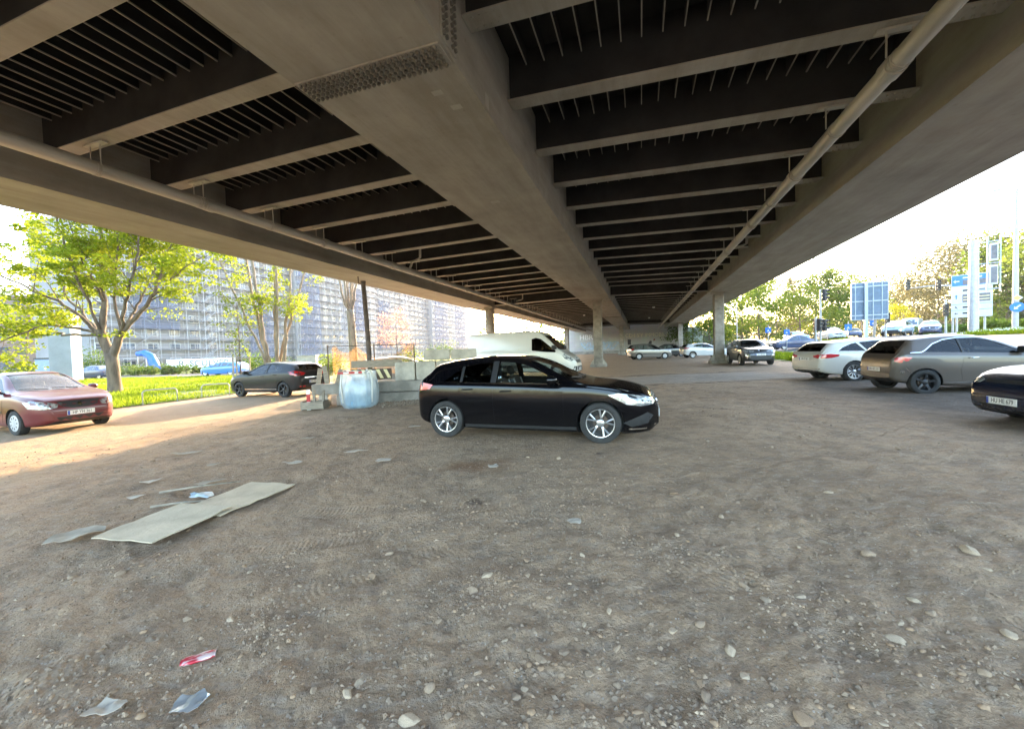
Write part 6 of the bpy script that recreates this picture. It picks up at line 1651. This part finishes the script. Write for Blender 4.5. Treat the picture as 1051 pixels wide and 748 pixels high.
# timber and warning post left of the bag
x, y = -5.95, 12.35
t = thing('timber_crate', 'rough wooden crate of old boards under the left end of the barrier', 'crate', (x, y, gz(x, y)), .1)
for i, (x0, x1, y0, y1, z0, z1) in enumerate(((-.45, .2, -.28, -.25, .03, .24), (-.45, .2, .25, .28, .03, .24), (-.45, -.42, -.25, .25, .0, .26), (.17, .2, -.25, .25, 0, .26), (-.42, .17, -.25, .25, .02, .05), (-.1, -.03, -.26, -.2, .2, .62), (.12, .18, -.1, -.04, .2, .58))):
    mb = MB(); mb.box(x0, x1, y0, y1, z0, z1); mb.build('board', WOOD, t)
x, y = -6.18, 12.15
t = thing('warning_post', 'short red and white warning post leaning by the wooden crate', 'post', (x, y, gz(x, y)), .3)
mb = MB(); mb.box(-.05, .05, -.02, .02, 0, .62); mb.build('plate', WHITEP, t)
mb = MB(); mb.box(-.051, .051, -.024, -.021, .25, .48); mb.build('red_stripe', mat('red_reflector', (.5, .03, .03), .4, var=.1), t)
for i, (dx, h, tilt, lab_) in enumerate(((-.35, .55, .12, 'weathered plank standing on end at the left end of the barrier'), (-.05, .60, -.15, 'weathered plank leaning against the netted fence, left of the bag'), (.28, .50, .25, 'short weathered plank leaning beside the bag'))):
    x, y = -6.05+dx, 13.25; mb = MB(); mb.box(-.07, .07, -.012, .012, 0, h); o = mb.build('plank', WOOD, None, loc=(x, y, gz(x, y)+.68)); o.rotation_euler = (-.15, tilt, .2); tag(o, lab_, 'plank')
# grey cabinet behind the hatchback
x, y = -17.3, 34.2; t = thing('junction_cabinet', 'pale grey roadside cabinet behind the tail of the anthracite hatchback', 'cabinet', (x, y, T(x, y)), .1)
mb = MB(); mb.box(-.75, .75, -.3, .3, 0, 1.75, ch=.02); mb.build('housing', mat('pale_grey_cabinet', (.42, .42, .40), .6, var=.08), t)
mb = MB(); mb.box(-.80, .80, -.35, .35, 1.75, 1.83); mb.build('lid', GALV, t)
for q in (-.37, .37): mb = MB(); mb.box(q-.34, q+.34, -.312, -.302, .1, 1.65); mb.build('door', GALV, t)
# bike hoops along the lawn edge
for (x0, y0, x1, y1, lab_) in ((-14.5, 15.75, -14.06, 16.85, 'steel bike hoop on the lawn edge nearest the red saloon'), (-13.95, 18.05, -13.2, 18.75, 'steel bike hoop on the lawn edge just left of the anthracite hatchback'), (-13.0, 19.9, -12.3, 20.7, 'steel bike hoop half hidden behind the nose of the anthracite hatchback')):
    d = Vector((x1-x0, y1-y0)); L = d.length; pts = [(0, 0, -.1), (0, 0, .42)]+[(.12-.12*cos(a*pi/8), 0, .42+.12*sin(a*pi/8)) for a in range(1, 5)]+[(L-.12+.12*sin(a*pi/8), 0, .42+.12*cos(a*pi/8)) for a in range(0, 5)]+[(L, 0, -.1)]
    mb = MB(); mb.tube(pts, .026, 8); o = mb.build('bike_hoop', GALV, None, smooth=True, angle=60, loc=(x0, y0, T(x0, y0)+.03)); o.rotation_euler = (0, 0, atan2(d.y, d.x)); tag(o, lab_, 'bike hoop', )

# ------------------------------------------------------------------ signs and signals by the raised road
SIGNB = mat('sign_blue', (.015, .16, .62), .35, var=.08); SIGNW = mat('sign_white', (.46, .48, .50), .4, var=.04); SIGNBK = mat('sign_back_grey_blue', (.09, .14, .20), .6, var=.15); SIGNK = mat('covered_grey_panel', (.13, .13, .14), .6, var=.2); SIGNY = mat('sign_yellow', (.75, .58, .12), .4, var=.08)
FR = mat('sign_frame_pale', (.30, .35, .39), .5, metal=.2, var=.08)
LENS = mat('dark_signal_lens', (.03, .035, .03), .25, var=.2)
def faces(x, y): return atan2(-y, -x)-(-pi/2)          # rotation that turns local -y to the camera
def signal_head(par, loc, rz, name='signal_head'):
    mb = MB(); mb.box(-.17, .17, -.12, .12, -.48, .48, ch=.03); o = mb.build(name, BLACKP, par, loc=loc); o.rotation_euler = (0, 0, rz)
    for i in range(3):
        mb = MB(); mb.lathe([(.115, -.13), (.11, -.121), (.001, -.121)], 14, 'y', (0, 0, .30-.30*i)); mb.build('lens', LENS, o)
        mb = MB(); n = 9; P = []; F = []
        for k in range(n):
            a = pi*k/(n-1)
            for yy in (-.12, -.32+.05*sin(a)*0): P.append((.125*cos(a), yy, .30-.30*i+.125*sin(a)))
        for k in range(n-1): F.append((k*2, k*2+1, k*2+3, k*2+2))
        mb.add(P, F); mb.build('visor', BLACKP, o)
    return o
def tlight(label, x, y, h, heads, arm=None):
    z = T(x, y); t = thing('traffic_light', label, 'traffic light', (x, y, z), faces(x, y))
    mb = MB(); mb.tube([(0, 0, -.2), (0, 0, h)], [.085, .075], 10); mb.build('mast', GALV, t, smooth=True, angle=60)
    if arm: mb = MB(); mb.tube([(0, 0, h-.1), (arm*.5, 0, h+.05), (arm, 0, h)], [.06, .05, .04], 8); mb.build('arm', GALV, t, smooth=True)
    for (hx, hz, rz) in heads: signal_head(t, (hx, -.05 if abs(hx) > .05 else -.2, hz), rz)
    return t
tlight('tall traffic light mast with signal heads at the top and halfway, behind the navy saloon', 25.9, 33.8, 5.25, ((.28, 4.75, 1.2), (.28, 2.25, 1.2), (-.28, 2.35, -.5)))
tlight('short traffic light post left of the tall mast, with one signal head', 24.9, 33.0, 3.0, ((.26, 2.35, 1.1),))
tlight('traffic light with a long arm, left of the blue and white direction sign', 39.6, 36.2, 4.4, ((-.9, 4.45, .2), (-2.9, 4.75, .2)), -3.0)
tlight('small traffic light on the left edge of the blue and white direction sign', 36.6, 34.0, 2.9, ((.0, 2.0, .1),))
tlight('traffic light post between the sign frame and the pale blue car', 34.8, 37.5, 2.3, ((.1, 1.9, .3),))
# back of a gantry sign
x, y = 32.0, 36.0; t = thing('sign_frame', 'back of a large traffic sign on a framed post, seen from behind', 'traffic sign', (x, y, T(x, y)), faces(x, y)+.35)
H0, H1, HWs = 2.05, 5.25, 1.28
mb = MB(); mb.box(-HWs, HWs, .10, .13, H0, H1); mb.build('panel', SIGNBK, t)
mb = MB(); mb.box(-HWs-.03, HWs+.03, .08, .15, H1, H1+.05); mb.box(-HWs-.03, HWs+.03, .08, .15, H0-.05, H0); mb.box(-HWs-.05, -HWs, .08, .15, H0-.05, H1+.05); mb.box(HWs, HWs+.05, .08, .15, H0-.05, H1+.05); mb.build('edge_frame', FR, t)
for zz in (H0+.35, (H0+H1)/2, H1-.3): mb = MB(); mb.box(-HWs-.1, HWs+.02, .03, .095, zz-.05, zz+.05); mb.build('cross_bar', FR, t)
for xx in (-HWs+.25, HWs-.4, .25): mb = MB(); mb.box(xx-.03, xx+.03, .04, .09, H0, H1); mb.build('stiffener', FR, t)
mb = MB(); mb.box(-.42, -.18, -.14, .03, -.2, H1+.05); mb.build('post', FR, t)
mb = MB(); mb.tube([(.35, .3, -.2), (.5, .3, H0)], .10, 8); mb.build('prop', CONC, t)
# direction sign
x, y = 38.75, 34.0; t = thing('direction_sign', 'large blue and white direction sign partly taped over with dark strips', 'traffic sign', (x, y, T(x, y)), faces(x, y))
mb = MB(); mb.box(-1.4, 1.4, .0, .06, 1.35, 4.95, ch=.01); mb.build('panel', SIGNW, t)
mb = MB(); mb.box(-1.36, 1.36, -.010, -.003, 4.02, 4.90); mb.build('blue_field', SIGNB, t)
mb = MB(); mb.box(-.6, 1.2, -.018, -.012, 4.08, 4.50); mb.build('cover_strip', SIGNK, t)
mb = MB(); mb.box(-.62, 1.25, -.012, -.004, 2.62, 3.28); mb.build('cover_strip', SIGNK, t)
for q in (2.78, 3.02): mb = MB(); mb.box(-.56, 1.2, -.016, -.013, q, q+.06); mb.build('pale_line', YS, t)
for zz in (2.45, 1.95): mb = MB(); mb.box(-1.38, 1.38, -.006, -.002, zz, zz+.03); mb.build('rule', SIGNB, t)
def arrow(par, cx, cz, s, m, ang, yy):
    pts = [(0, 1), (-.7, .2), (-.22, .25), (-.22, -1), (.22, -1), (.22, .25), (.7, .2)]
    mb = MB(); mb.prism([(cx+s*(p[0]*cos(ang)-p[1]*sin(ang)), cz+s*(p[0]*sin(ang)+p[1]*cos(ang))) for p in pts], yy-.004, yy); mb.build('arrow', m, par, fix=True)
arrow(t, -1.05, 4.42, .22, SIGNW, pi/2, -.012); arrow(t, -1.05, 3.1, .18, SIGNB, 0, -.006); arrow(t, -1.05, 2.2, .13, INK, pi/4, -.006); arrow(t, -1.05, 1.7, .13, INK, pi/2, -.006)
for (x0_, x1_, z0_, m_s) in ((-.6, .7, 4.62, SIGNW), (-.6, .9, 3.55, INK), (-.6, .5, 2.14, INK), (-.6, .0, 1.64, INK)): mb = MB(); mb.box(x0_, x1_, -.016, -.012, z0_, z0_+.13); mb.build('faded_line', m_s, t)
for xx in (-1.0, .9): mb = MB(); mb.tube([(xx, .15, -.2), (xx, .15, 4.9)], .09, 8); mb.build('post', GALV, t)
t.scale = (.82, 1, 1)
# thick mast with boxes beside it
x, y = 34.35, 30.0; t = thing('signal_mast', 'thick pale mast carrying two upright signal boxes on its right side', 'mast', (x, y, T(x, y)), faces(x, y))
mb = MB(); mb.tube([(0, 0, -.3), (0, 0, 6.85)], [.29, .25], 16); mb.build('mast', GALV, t, smooth=True, angle=60)
for z0, z1 in ((3.5, 4.9), (5.2, 6.45)):
    mb = MB(); mb.box(.75, 1.15, -.15, .15, z0, z1, ch=.02); b_ = mb.build('signal_box', SIGNW, t)
    mb = MB(); mb.box(.82, 1.10, -.165, -.152, z0+.12, z1-.15); mb.build('dark_front', SIGNK, b_)
mb = MB(); mb.tube([(.66, .0, 3.0), (.66, 0, 7.0)], .05, 8); mb.tube([(1.25, .0, 3.0), (1.25, 0, 7.0)], .04, 8); mb.build('frame', FR, t)
for zz in (3.2, 5.05, 6.6): mb = MB(); mb.tube([(0, 0, zz), (1.25, 0, zz)], .045, 6); mb.build('bracket', FR, t)
# lamp post with its signs
x, y = 43.7, 35.0; t = thing('street_lamp', 'tall street lamp carrying a round blue arrow sign and a yellow diamond sign', 'street lamp', (x, y, T(x, y)), faces(x, y))
mb = MB(); mb.tube([(0, 0, -.3), (0, 0, 4), (0, 0, 12.0)], [.20, .18, .09], 12); mb.build('post', mat('grey_lamp_post', (.33, .33, .33), .5, var=.1), t, smooth=True, angle=60)
mb = MB(); mb.tube([(0, 0, 11.9), (.1, 0, 12.4), (.9, 0, 12.6), (2.2, 0, 12.45)], [.07, .06, .05, .05], 8); mb.build('arm', GALV, t, smooth=True)
mb = MB(); mb.tube([(-.0, 0, 12.0), (-.3, 0, 12.35), (-.9, 0, 12.4)], [.06, .06, .05], 8); mb.box(-1.5, -.8, -.15, .15, 12.33, 12.45); mb.build('lantern', GALV, t)
mb = MB(); mb.lathe([(.001, -.27), (.42, -.27), (.42, -.24), (.001, -.24)], 24, 'y', (.1, 0, 2.05)); mb.build('blue_sign', SIGNB, t)
arrow(t, .1, 2.05, .26, SIGNW, pi*.75, -.272)
mb = MB(); mb.prism([(.1, 3.15), (.42, 2.83), (.1, 2.55), (-.22, 2.83)], -.27, -.24); mb.build('diamond_sign', SIGNW, t, fix=True)
mb = MB(); mb.prism([(.1, 3.07), (.34, 2.83), (.1, 2.63), (-.14, 2.83)], -.276, -.272); mb.build('diamond_field', SIGNY, t, fix=True)
# small blue signs
for (px, py, dep, lab_) in ((789, 339, 40, 'small blue square sign on a post above the dark grey crossover'), (808, 341, 42, 'small blue sign on a post behind the roof of the navy saloon'), (871, 336, 36, 'slim blue crossing sign left of the sign frame'), (896.5, 335, 38, 'small blue sign on a post just right of the sign frame')):
    x = (px-525.5)/413.8*dep; y = dep; z = T(x, y); hz = EYE+(350.5-(py-350)*0-py+ (525.5-px)*.0319*0)/413.8*dep
    hor = 359.6-(px-525.5)*.0319; hz = EYE+(hor-py)/413.8*dep-z
    hz = max(1.6, hz)
    t = thing('road_sign', lab_, 'road sign', (x, y, z), faces(x, y))
    mb = MB(); mb.tube([(0, 0, -.2), (0, 0, hz+.5)], .035, 8); mb.build('post', GALV, t)
    mb = MB(); mb.box(-.24, .24, -.06, -.04, hz-.26, hz+.26, ch=.004); mb.build('blue_plate', SIGNB, t)
    mb = MB(); mb.prism([(-.11, hz-.14), (.11, hz-.14), (0, hz+.10)], -.066, -.062); mb.build('white_triangle', SIGNW, t, fix=True)
# thin dark utility poles
for (px, dep, h, lab_) in ((692+65, 55, 6.5, 'thin grey post right of the right-hand bridge pillar'),):
    x = (px-525.5)/413.8*dep; t = thing('post', lab_, 'post', (x, dep, T(x, dep))); mb = MB(); mb.tube([(0, 0, -.2), (0, 0, h)], [.07, .05], 8); mb.build('shaft', GALV, t); mb = MB(); mb.lathe([(.09, h), (.09, h+.06), (.001, h+.08)], 8); mb.build('cap', GALV, t)

# ------------------------------------------------------------------ litter, boards and stones on the dirt
def sheet_thing(name, label, cat, poly, m, z=.012, amp=.02, res=.06, fr=2.2, seed=1, th=.004, curl=0, group=None):
    cx = sum(p[0] for p in poly)/len(poly); cy = sum(p[1] for p in poly)/len(poly); B = []
    for i in range(len(poly)):
        a = poly[i]; b = poly[(i+1) % len(poly)]; k = max(1, int(math.hypot(b[0]-a[0], b[1]-a[1])/res))
        for q in range(k): B.append((a[0]+(b[0]-a[0])*q/k, a[1]+(b[1]-a[1])*q/k))
    pts = list(B); xs = [p[0] for p in B]; ys = [p[1] for p in B]; x = min(xs)+res*.5
    while x < max(xs):
        y = min(ys)+res*.5
        while y < max(ys):
            if inpoly(x, y, B) and min((x-b[0])**2+(y-b[1])**2 for b in B) > (res*.4)**2: pts.append((x, y))
            y += res
        x += res
    vs, es, fs, _, _, _ = delaunay_2d_cdt([Vector(p) for p in pts], [], [list(range(len(B)))], 1, 1e-6)
    base = max(gz(p[0], p[1]) for p in poly); V = []
    for p in vs:
        g_ = gz(p.x, p.y); q = math.hypot(p.x-cx, p.y-cy)
        V.append((p.x-cx, p.y-cy, max(g_+.004, (g_+base)/2 if amp < .01 else g_)+z-base+amp*(1+noise.noise((p.x*fr*3, p.y*fr*3, seed)))+curl*q*q))
    n = len(V); F = []
    for f in fs:
        a, b, c = f
        if (V[b][0]-V[a][0])*(V[c][1]-V[a][1])-(V[b][1]-V[a][1])*(V[c][0]-V[a][0]) < 0: f = f[::-1]
        F.append(tuple(f))
    ed = {(f[i], f[(i+1) % 3]) for f in F for i in range(3)}; bl = [e for e in ed if (e[1], e[0]) not in ed]
    V2 = V+[(v[0], v[1], v[2]-th) for v in V]
    F2 = F+[tuple(i+n for i in f[::-1]) for f in F]+[(b, a, a+n, b+n) for a, b in bl]
    mb = MB(); mb.add(V2, F2); o = mb.build(name, m, None, loc=(cx, cy, base), angle=35, smooth=True); return tag(o, label, cat, group)
PLY = mat('weathered_board', (.52, .425, .30), .85, var=.16, scale=2.5, bump=.35, bscale=22, stretch=(1, 1, 1))
PLY2 = mat('weathered_board_greenish', (.50, .42, .305), .85, var=.18, scale=2.5, bump=.35, bscale=22)
def gp(px, py): return gpix[(px, py)]
sheet_thing('board', 'long pale weathered board lying on the dirt, the far one of two', 'board', [(-3.50, 4.08), (-2.90, 3.90), (-2.68, 4.85), (-3.31, 5.00)], PLY, .018, .006, .10, 1, 2, .010)
sheet_thing('board', 'wide pale greenish board lying on the dirt, the near one of two', 'board', [(-3.69, 3.44), (-3.05, 3.31), (-2.90, 4.06), (-3.55, 4.22)], PLY2, .046, .006, .10, 1, 3, .010)
PAPER = mat('dirty_white_paper', (.43, .37, .30), .9, var=.2, scale=9); FOIL = glass_mat('clear_foil', (.8, .82, .84), .12, .55, (.55, .56, .56), 2.0)
CARD = mat('grey_cardboard', (.33, .28, .215), .85, var=.2, scale=6); PINKM = None
def blob(cx, cy, r, n, seed, el=1.0, rot_=0):
    rg = random.Random(seed); out = []
    for i in range(n):
        a = 2*pi*i/n; q = r*rg.uniform(.7, 1.15); x = q*cos(a)*el; y = q*sin(a); out.append((cx+x*cos(rot_)-y*sin(rot_), cy+x*sin(rot_)+y*cos(rot_)))
    return out
def jag(cx, cy, r, seed, el, rot_):
    rg = random.Random(seed); out = []
    for i in range(7):
        a = 2*pi*i/7+rg.uniform(-.3, .3); q = r*rg.uniform(.45, 1.25); x = q*cos(a)*el; y = q*sin(a)*.8; out.append((cx+x*cos(rot_)-y*sin(rot_), cy+x*sin(rot_)+y*cos(rot_)))
    return out
sheet_thing('cardboard_piece', 'crumpled grey cardboard sheet left of the long boards', 'cardboard', [(-4.10, 3.42), (-3.88, 3.46), (-3.80, 3.66), (-3.86, 3.74), (-4.06, 3.70), (-4.14, 3.58)], CARD, .012, .022, .04, 2.5, 4)
sheet_thing('plastic_bag', 'pale blue crumpled plastic bag behind the long boards', 'bag', blob(-3.56, 4.50, .10, 11, 5, 1.3), mat('pale_blue_plastic_bag', (.42, .50, .55), .4, var=.25, scale=12), .015, .035, .03, 5, 6)
sheet_thing('plastic_foil', 'clear crumpled plastic foil near the bottom of the picture, below the red can', 'foil', blob(-1.51, 1.78, .075, 12, 7, 1.15, .5), FOIL, .012, .012, .018, 9, 7, .001)
sheet_thing('paper_scrap', 'dirty crumpled paper in the near left corner', 'paper', blob(-1.86, 1.75, .055, 10, 9, 1.5, .35), PAPER, .012, .016, .015, 9, 8, .002)
sheet_thing('paper_scrap', 'flat pale paper scrap in front of the black hatchback, beside the dark oil spot', 'paper', blob(.50, 3.47, .058, 10, 11, 1.2, -.4), PAPER, .010, .006, .02, 5, 9, .002)
sheet_thing('paper_scrap', 'white torn paper left of the rust stain at the black hatchback', 'paper', blob(-1.9, 5.75, .10, 9, 13, 1.4, .2), PAPER, .012, .010, .03, 4, 10, .002)
sheet_thing('paper_scrap', 'small white paper bit on the rust stain in front of the black hatchback', 'paper', blob(-.28, 5.18, .07, 9, 14, 1.2, .6), PAPER, .012, .018, .025, 6, 11, .002)
for i, (x, y, r, el, rr_, lab_) in enumerate(((-4.75, 5.2, .13, 1.6, .3, 'pale scrap of board at the edge of the sunlit patch'), (-5.6, 6.9, .16, 2.2, .2, 'long pale strip of board in the sunlit patch'), (-4.35, 4.55, .09, 1.5, 0, 'small pale cardboard bit left of the blue plastic bag'), (-3.95, 5.15, .12, 2.0, .5, 'torn cardboard strip beyond the blue plastic bag'), (-3.3, 5.9, .14, 1.5, .2, 'whitish paper lying beyond the far end of the boards'), (-4.5, 6.0, .10, 1.3, .9, 'crumpled pale scrap between the sunlit patch and the boards'), (-2.55, 6.4, .12, 1.8, .1, 'pale flattened scrap left of the black hatchback'), (-3.9, 7.6, .14, 1.7, .4, 'pale flattened scrap near the barrier side of the lot'), (-2.1, 8.4, .15, 1.5, .3, 'white scrap lying behind the rear wheel of the black hatchback'))):
    sheet_thing('scrap', lab_, 'litter', jag(x, y, r*.62, 30+i, el*1.3, rr_), CARD if i % 2 else PAPER, .012, .012, .04, 4, 20+i, .003)
# crushed red drink can
x, y = -1.69, 2.06; t = thing('drink_can', 'crushed red and white drink can lying on the dirt', 'can', (x, y, gz(x, y)+.022), .45)
m_, tt, oo = nt('red_white_tin'); p_ = N(tt, 'ShaderNodeBsdfPrincipled'); p_.inputs['Roughness'].default_value = .35; p_.inputs['Metallic'].default_value = .3
nn = noise_node(tt, 26, 3, .5, stretch=(.5, 1.5, 1.5)); r_ = N(tt, 'ShaderNodeValToRGB'); r_.color_ramp.elements[0].position = .44; r_.color_ramp.elements[1].position = .56; r_.color_ramp.elements[0].color = (.50, .03, .05, 1); r_.color_ramp.elements[1].color = (.70, .52, .50, 1)
tt.links.new(nn.outputs['Fac'], r_.inputs[0]); tt.links.new(r_.outputs[0], p_.inputs['Base Color']); tt.links.new(p_.outputs[0], oo.inputs[0])
P = []; F = []; n = 20; rows = 16
for j in range(rows+1):
    u = -.075+.15*j/rows; r0 = .030*(1 if 1 < j < rows-1 else .75)
    for i in range(n):
        a = 2*pi*i/n; q = r0*(1+.22*noise.noise((cos(a)*2, sin(a)*2, u*30))); P.append((u, q*cos(a)*1.05, q*sin(a)*(.45+.15*noise.noise((u*25, 2, 2)))))
for j in range(rows):
    for i in range(n): F.append((j*n+i, j*n+(i+1) % n, (j+1)*n+(i+1) % n, (j+1)*n+i))
mb = MB(); mb.add(P, F); mb.build('can_body', m_, t, smooth=True, fix=True)
for e in (0, rows):
    mb = MB(); mb.add([P[e*n+i] for i in range(n)], [tuple(range(n))]); mb.build('can_end', ALLOY, t)
# twigs
for i, (x, y, l, a, lab_) in enumerate(((-4.2, 4.7, .8, .35, 'thin grey stick lying left of the boards'), (-3.9, 4.25, .6, .2, 'short grey stick beside the near board'), (-1.1, 12.6, .9, .4, 'pale broken stick on the debris by the barrier'))):
    mb = MB(); mb.tube([(0, 0, 0), (l*.5*cos(a), l*.5*sin(a), .02), (l*cos(a+.08), l*sin(a+.08), .0)], [.014, .012, .007], 6); o = mb.build('stick', WOOD, None, loc=(x, y, gz(x, y)+.012), smooth=True); tag(o, lab_, 'stick')
# stones
STONES = [mat('grey_stone', (.30, .215, .145), .9, var=.2, scale=14, bump=.3, bscale=40), mat('pale_stone', (.41, .31, .215), .9, var=.2, scale=14, bump=.3, bscale=40), mat('dark_stone', (.22, .16, .112), .9, var=.25, scale=14, bump=.3, bscale=40), mat('clod_of_dirt', (.31, .205, .125), .9, var=.2, scale=14, bump=.3, bscale=40)]
def stone_mesh(seed, m, name='stone'):
    rg = random.Random(seed); bm = bmesh.new(); bmesh.ops.create_icosphere(bm, subdivisions=3, radius=1)
    sx, sy, sz = rg.uniform(.8, 1.25), rg.uniform(.6, .95), rg.uniform(.38, .62); cuts = [(Vector((rg.gauss(0, 1), rg.gauss(0, 1), rg.gauss(0, 1))).normalized(), rg.uniform(.55, .85)) for _ in range(7)]
    for v in bm.verts:
        p = v.co.copy()
        for n_, d_ in cuts:
            e = p.dot(n_)-d_
            if e > 0: p -= n_*e*.85
        p *= 1+.14*noise.noise(p*1.4+Vector((seed, 0, 0))); v.co = Vector((p.x*sx, p.y*sy, p.z*sz))
    me = bpy.data.meshes.new(name); bm.to_mesh(me); bm.free(); me.materials.append(m); me.polygons.foreach_set('use_smooth', [True]*len(me.polygons)); me.set_sharp_from_angle(angle=radians(28)); return me
SM = [stone_mesh(100+i, STONES[(0, 1, 0, 2, 1, 0, 3, 0)[i]]) for i in range(8)]
named = [(891, 568, .075, 0, 'rounded pale grey stone, the roundest one lying alone on the right side of the dirt'), (750, 667, .055, 1, 'pale pebble half sunk in the dirt near the tyre prints, right of the centre'), (921, 657, .055, 4, 'pointed pale stone above the other pebbles in the near right corner'), (955, 629, .045, 5, 'tan oval pebble, one of a close pair in the right foreground'), (938, 616, .045, 1, 'long pale pebble lying against the tan oval pebble'), (820, 612, .045, 4, 'flat pale oval stone right of the centre of the dirt'), (996, 565, .09, 1, 'long pale sliver of stone on the far right of the dirt'), (1010, 690, .04, 0, 'small grey pebble in the near right corner'), (1036, 650, .05, 4, 'pale stone at the right border of the near dirt'), (634, 703, .035, 0, 'grey pebble beside the tyre print at the bottom centre'), (576, 692, .03, 2, 'small dark bluish stone in the bottom centre'), (441, 704, .05, 0, 'grey stone on the tyre print, left of the bottom centre'), (420, 738, .07, 1, 'pale broken lump of stone at the bottom edge, left of the centre'), (370, 700, .035, 4, 'small pale pebble left of the tyre print'), (236, 636, .045, 1, 'pale flat stone above the red drink can'), (500, 590, .05, 4, 'white broken stone in the middle of the dirt'), (322, 708, .03, 5, 'small tan pebble between the foil and the tyre print'), (384, 580, .03, 0, 'small grey pebble in the middle left of the dirt'), (740, 530, .05, 1, 'pale stone lying in front of the black hatchback nose side'), (850, 505, .05, 4, 'pale stone in the middle of the right-hand dirt')]
def ray_ground(px, py):
    pit, roll = radians(2.016), radians(1.826); F_ = Vector((0, cos(pit), -sin(pit))); U_ = Vector((0, sin(pit), cos(pit))); R_ = Vector((1, 0, 0)); c, s = cos(roll), sin(roll)
    d = (R_*c-U_*s)*((px-525.5)/413.85)-(R_*s+U_*c)*((py-374)/413.85)+F_; t_ = .5
    for _ in range(60): t_ = (gz(d.x*t_, d.y*t_)-EYE)/d.z*.6+t_*.4
    return d.x*t_, d.y*t_
for i, (px, py, r, k, lab_) in enumerate(named):
    x, y = ray_ground(px, py); o = link('stone', SM[k], None, (x, y, gz(x, y)-r*.02)); o.scale = (r*.72, r*.72, r*.70); o.rotation_euler = (0, 0, i*1.3); tag(o, lab_, 'stone')
rng = random.Random(99); c = 0
while c < 270:
    a = rng.uniform(-.95, .95); d = 1.5*math.exp(rng.random()*1.9); x = d*math.tan(a)*.95; y = d
    if noise.noise((x*.8, y*.8, 6)) < .08 and rng.random() < .75: continue
    if abs(x) > 7 or math.hypot(x-.3, y-7.3) < 1.5 or (-4.2 < x < -2.5 and 3.2 < y < 5.1): continue
    r = rng.choice((.010, .012, .014, .018, .026))*rng.uniform(.8, 1.4)*(1+.10*d); o = link('stone', SM[rng.randrange(8)], None, (x, y, gz(x, y)-r*.05)); o.scale = (r, r*rng.uniform(.8, 1.1), r*rng.uniform(.7, 1)); o.rotation_euler = (rng.uniform(-.3, .3), rng.uniform(-.3, .3), rng.uniform(0, 6))
    tag(o, 'small loose stone scattered on the dirt floor of the parking area', 'stone', 'small loose stones on the dirt'); c += 1
# gravel: grit too fine to count
def gravel(name, n, area, rmin, rmax, m, seed):
    rg = random.Random(seed); V = []; F = []; q = [(1, 0, 0), (-1, 0, 0), (0, 1, 0), (0, -1, 0), (0, 0, 1), (0, 0, -1)]; f8 = [(0, 2, 4), (2, 1, 4), (1, 3, 4), (3, 0, 4), (2, 0, 5), (1, 2, 5), (3, 1, 5), (0, 3, 5)]
    for _ in range(n):
        x, y = area(rg); r = rmin*(rmax/rmin)**rg.random(); z = gz(x, y); a = rg.uniform(0, 6.28); ca, sa = cos(a), sin(a); k = len(V)
        for p in q:
            sx = r*rg.uniform(.7, 1.4); px_, py_, pz_ = p[0]*sx, p[1]*sx*.8, p[2]*sx*.6; V.append((x+px_*ca-py_*sa, y+px_*sa+py_*ca, z+pz_+r*.1))
        F += [tuple(i+k for i in f) for f in f8]
    me = bpy.data.meshes.new(name); me.from_pydata(V, [], F); me.materials.append(m); stuff(link(name, me))
def fan(rg):
    d = 1.3*math.exp(rg.random()*2.1); return d*math.tan(rg.uniform(-.95, .95)), d
def clus(rg):
    while True:
        x, y = fan(rg)
        if noise.noise((x*.9, y*.9, 4)) > .12 or rg.random() < .12: return x, y
gravel('gravel', 4500, clus, .004, .016, STONES[0], 1); gravel('gravel', 700, clus, .004, .012, STONES[1], 2); gravel('gravel', 4500, fan, .004, .018, STONES[2], 3)
def clods(name, n, area, rmin, rmax, m, seed):
    rg = random.Random(seed); bm = bmesh.new(); bmesh.ops.create_icosphere(bm, subdivisions=2, radius=1); base = [v.co.copy() for v in bm.verts]; fs = [tuple(v.index for v in f.verts) for f in bm.faces]; bm.free(); V = []; F = []
    for _ in range(n):
        x, y = area(rg); r = rmin*(rmax/rmin)**(rg.random()**1.6); z = gz(x, y); a = rg.uniform(0, 6.28); ca, sa = cos(a), sin(a); k = len(V); ex, ey, ez = rg.uniform(.8, 1.35), rg.uniform(.6, 1), rg.uniform(.4, .75); o = Vector((rg.uniform(0, 90), rg.uniform(0, 90), 0))
        for p in base:
            q = r*(1+.38*noise.noise(p*1.5+o)+.16*noise.noise(p*4+o)); X_, Y_, Z_ = p.x*q*ex, p.y*q*ey, p.z*q*ez; V.append((x+X_*ca-Y_*sa, y+X_*sa+Y_*ca, z+Z_-r*.05))
        F += [tuple(i+k for i in f) for f in fs]
    me = bpy.data.meshes.new(name); me.from_pydata(V, [], F); me.materials.append(m); me.polygons.foreach_set('use_smooth', [True]*len(F)); stuff(link(name, me))
clods('dirt_clods', 1300, clus, .005, .019, STONES[3], 6)
def pile(rg):
    f = rg.random(); return -4.3+f*3.4+rg.gauss(0, .18), 12.6+.45*f+rg.gauss(0, .26)
gravel('rubble', 2200, pile, .02, .075, STONES[2], 4); gravel('rubble', 500, pile, .02, .07, WOOD, 5)
# ------------------------------------------------------------------ thin haze added to pale the distance as lens glare does
hm, ht_, ho = nt('glare_haze')
pv = N(ht_, 'ShaderNodeVolumePrincipled'); pv.inputs['Color'].default_value = (.80, .86, .96, 1); pv.inputs['Density'].default_value = .00020; pv.inputs['Anisotropy'].default_value = .35
ht_.links.new(pv.outputs[0], ho.inputs['Volume'])
mb = MB(); mb.box(-190, 190, -60, 320, -3.5, 42); stuff(mb.build('haze', hm))
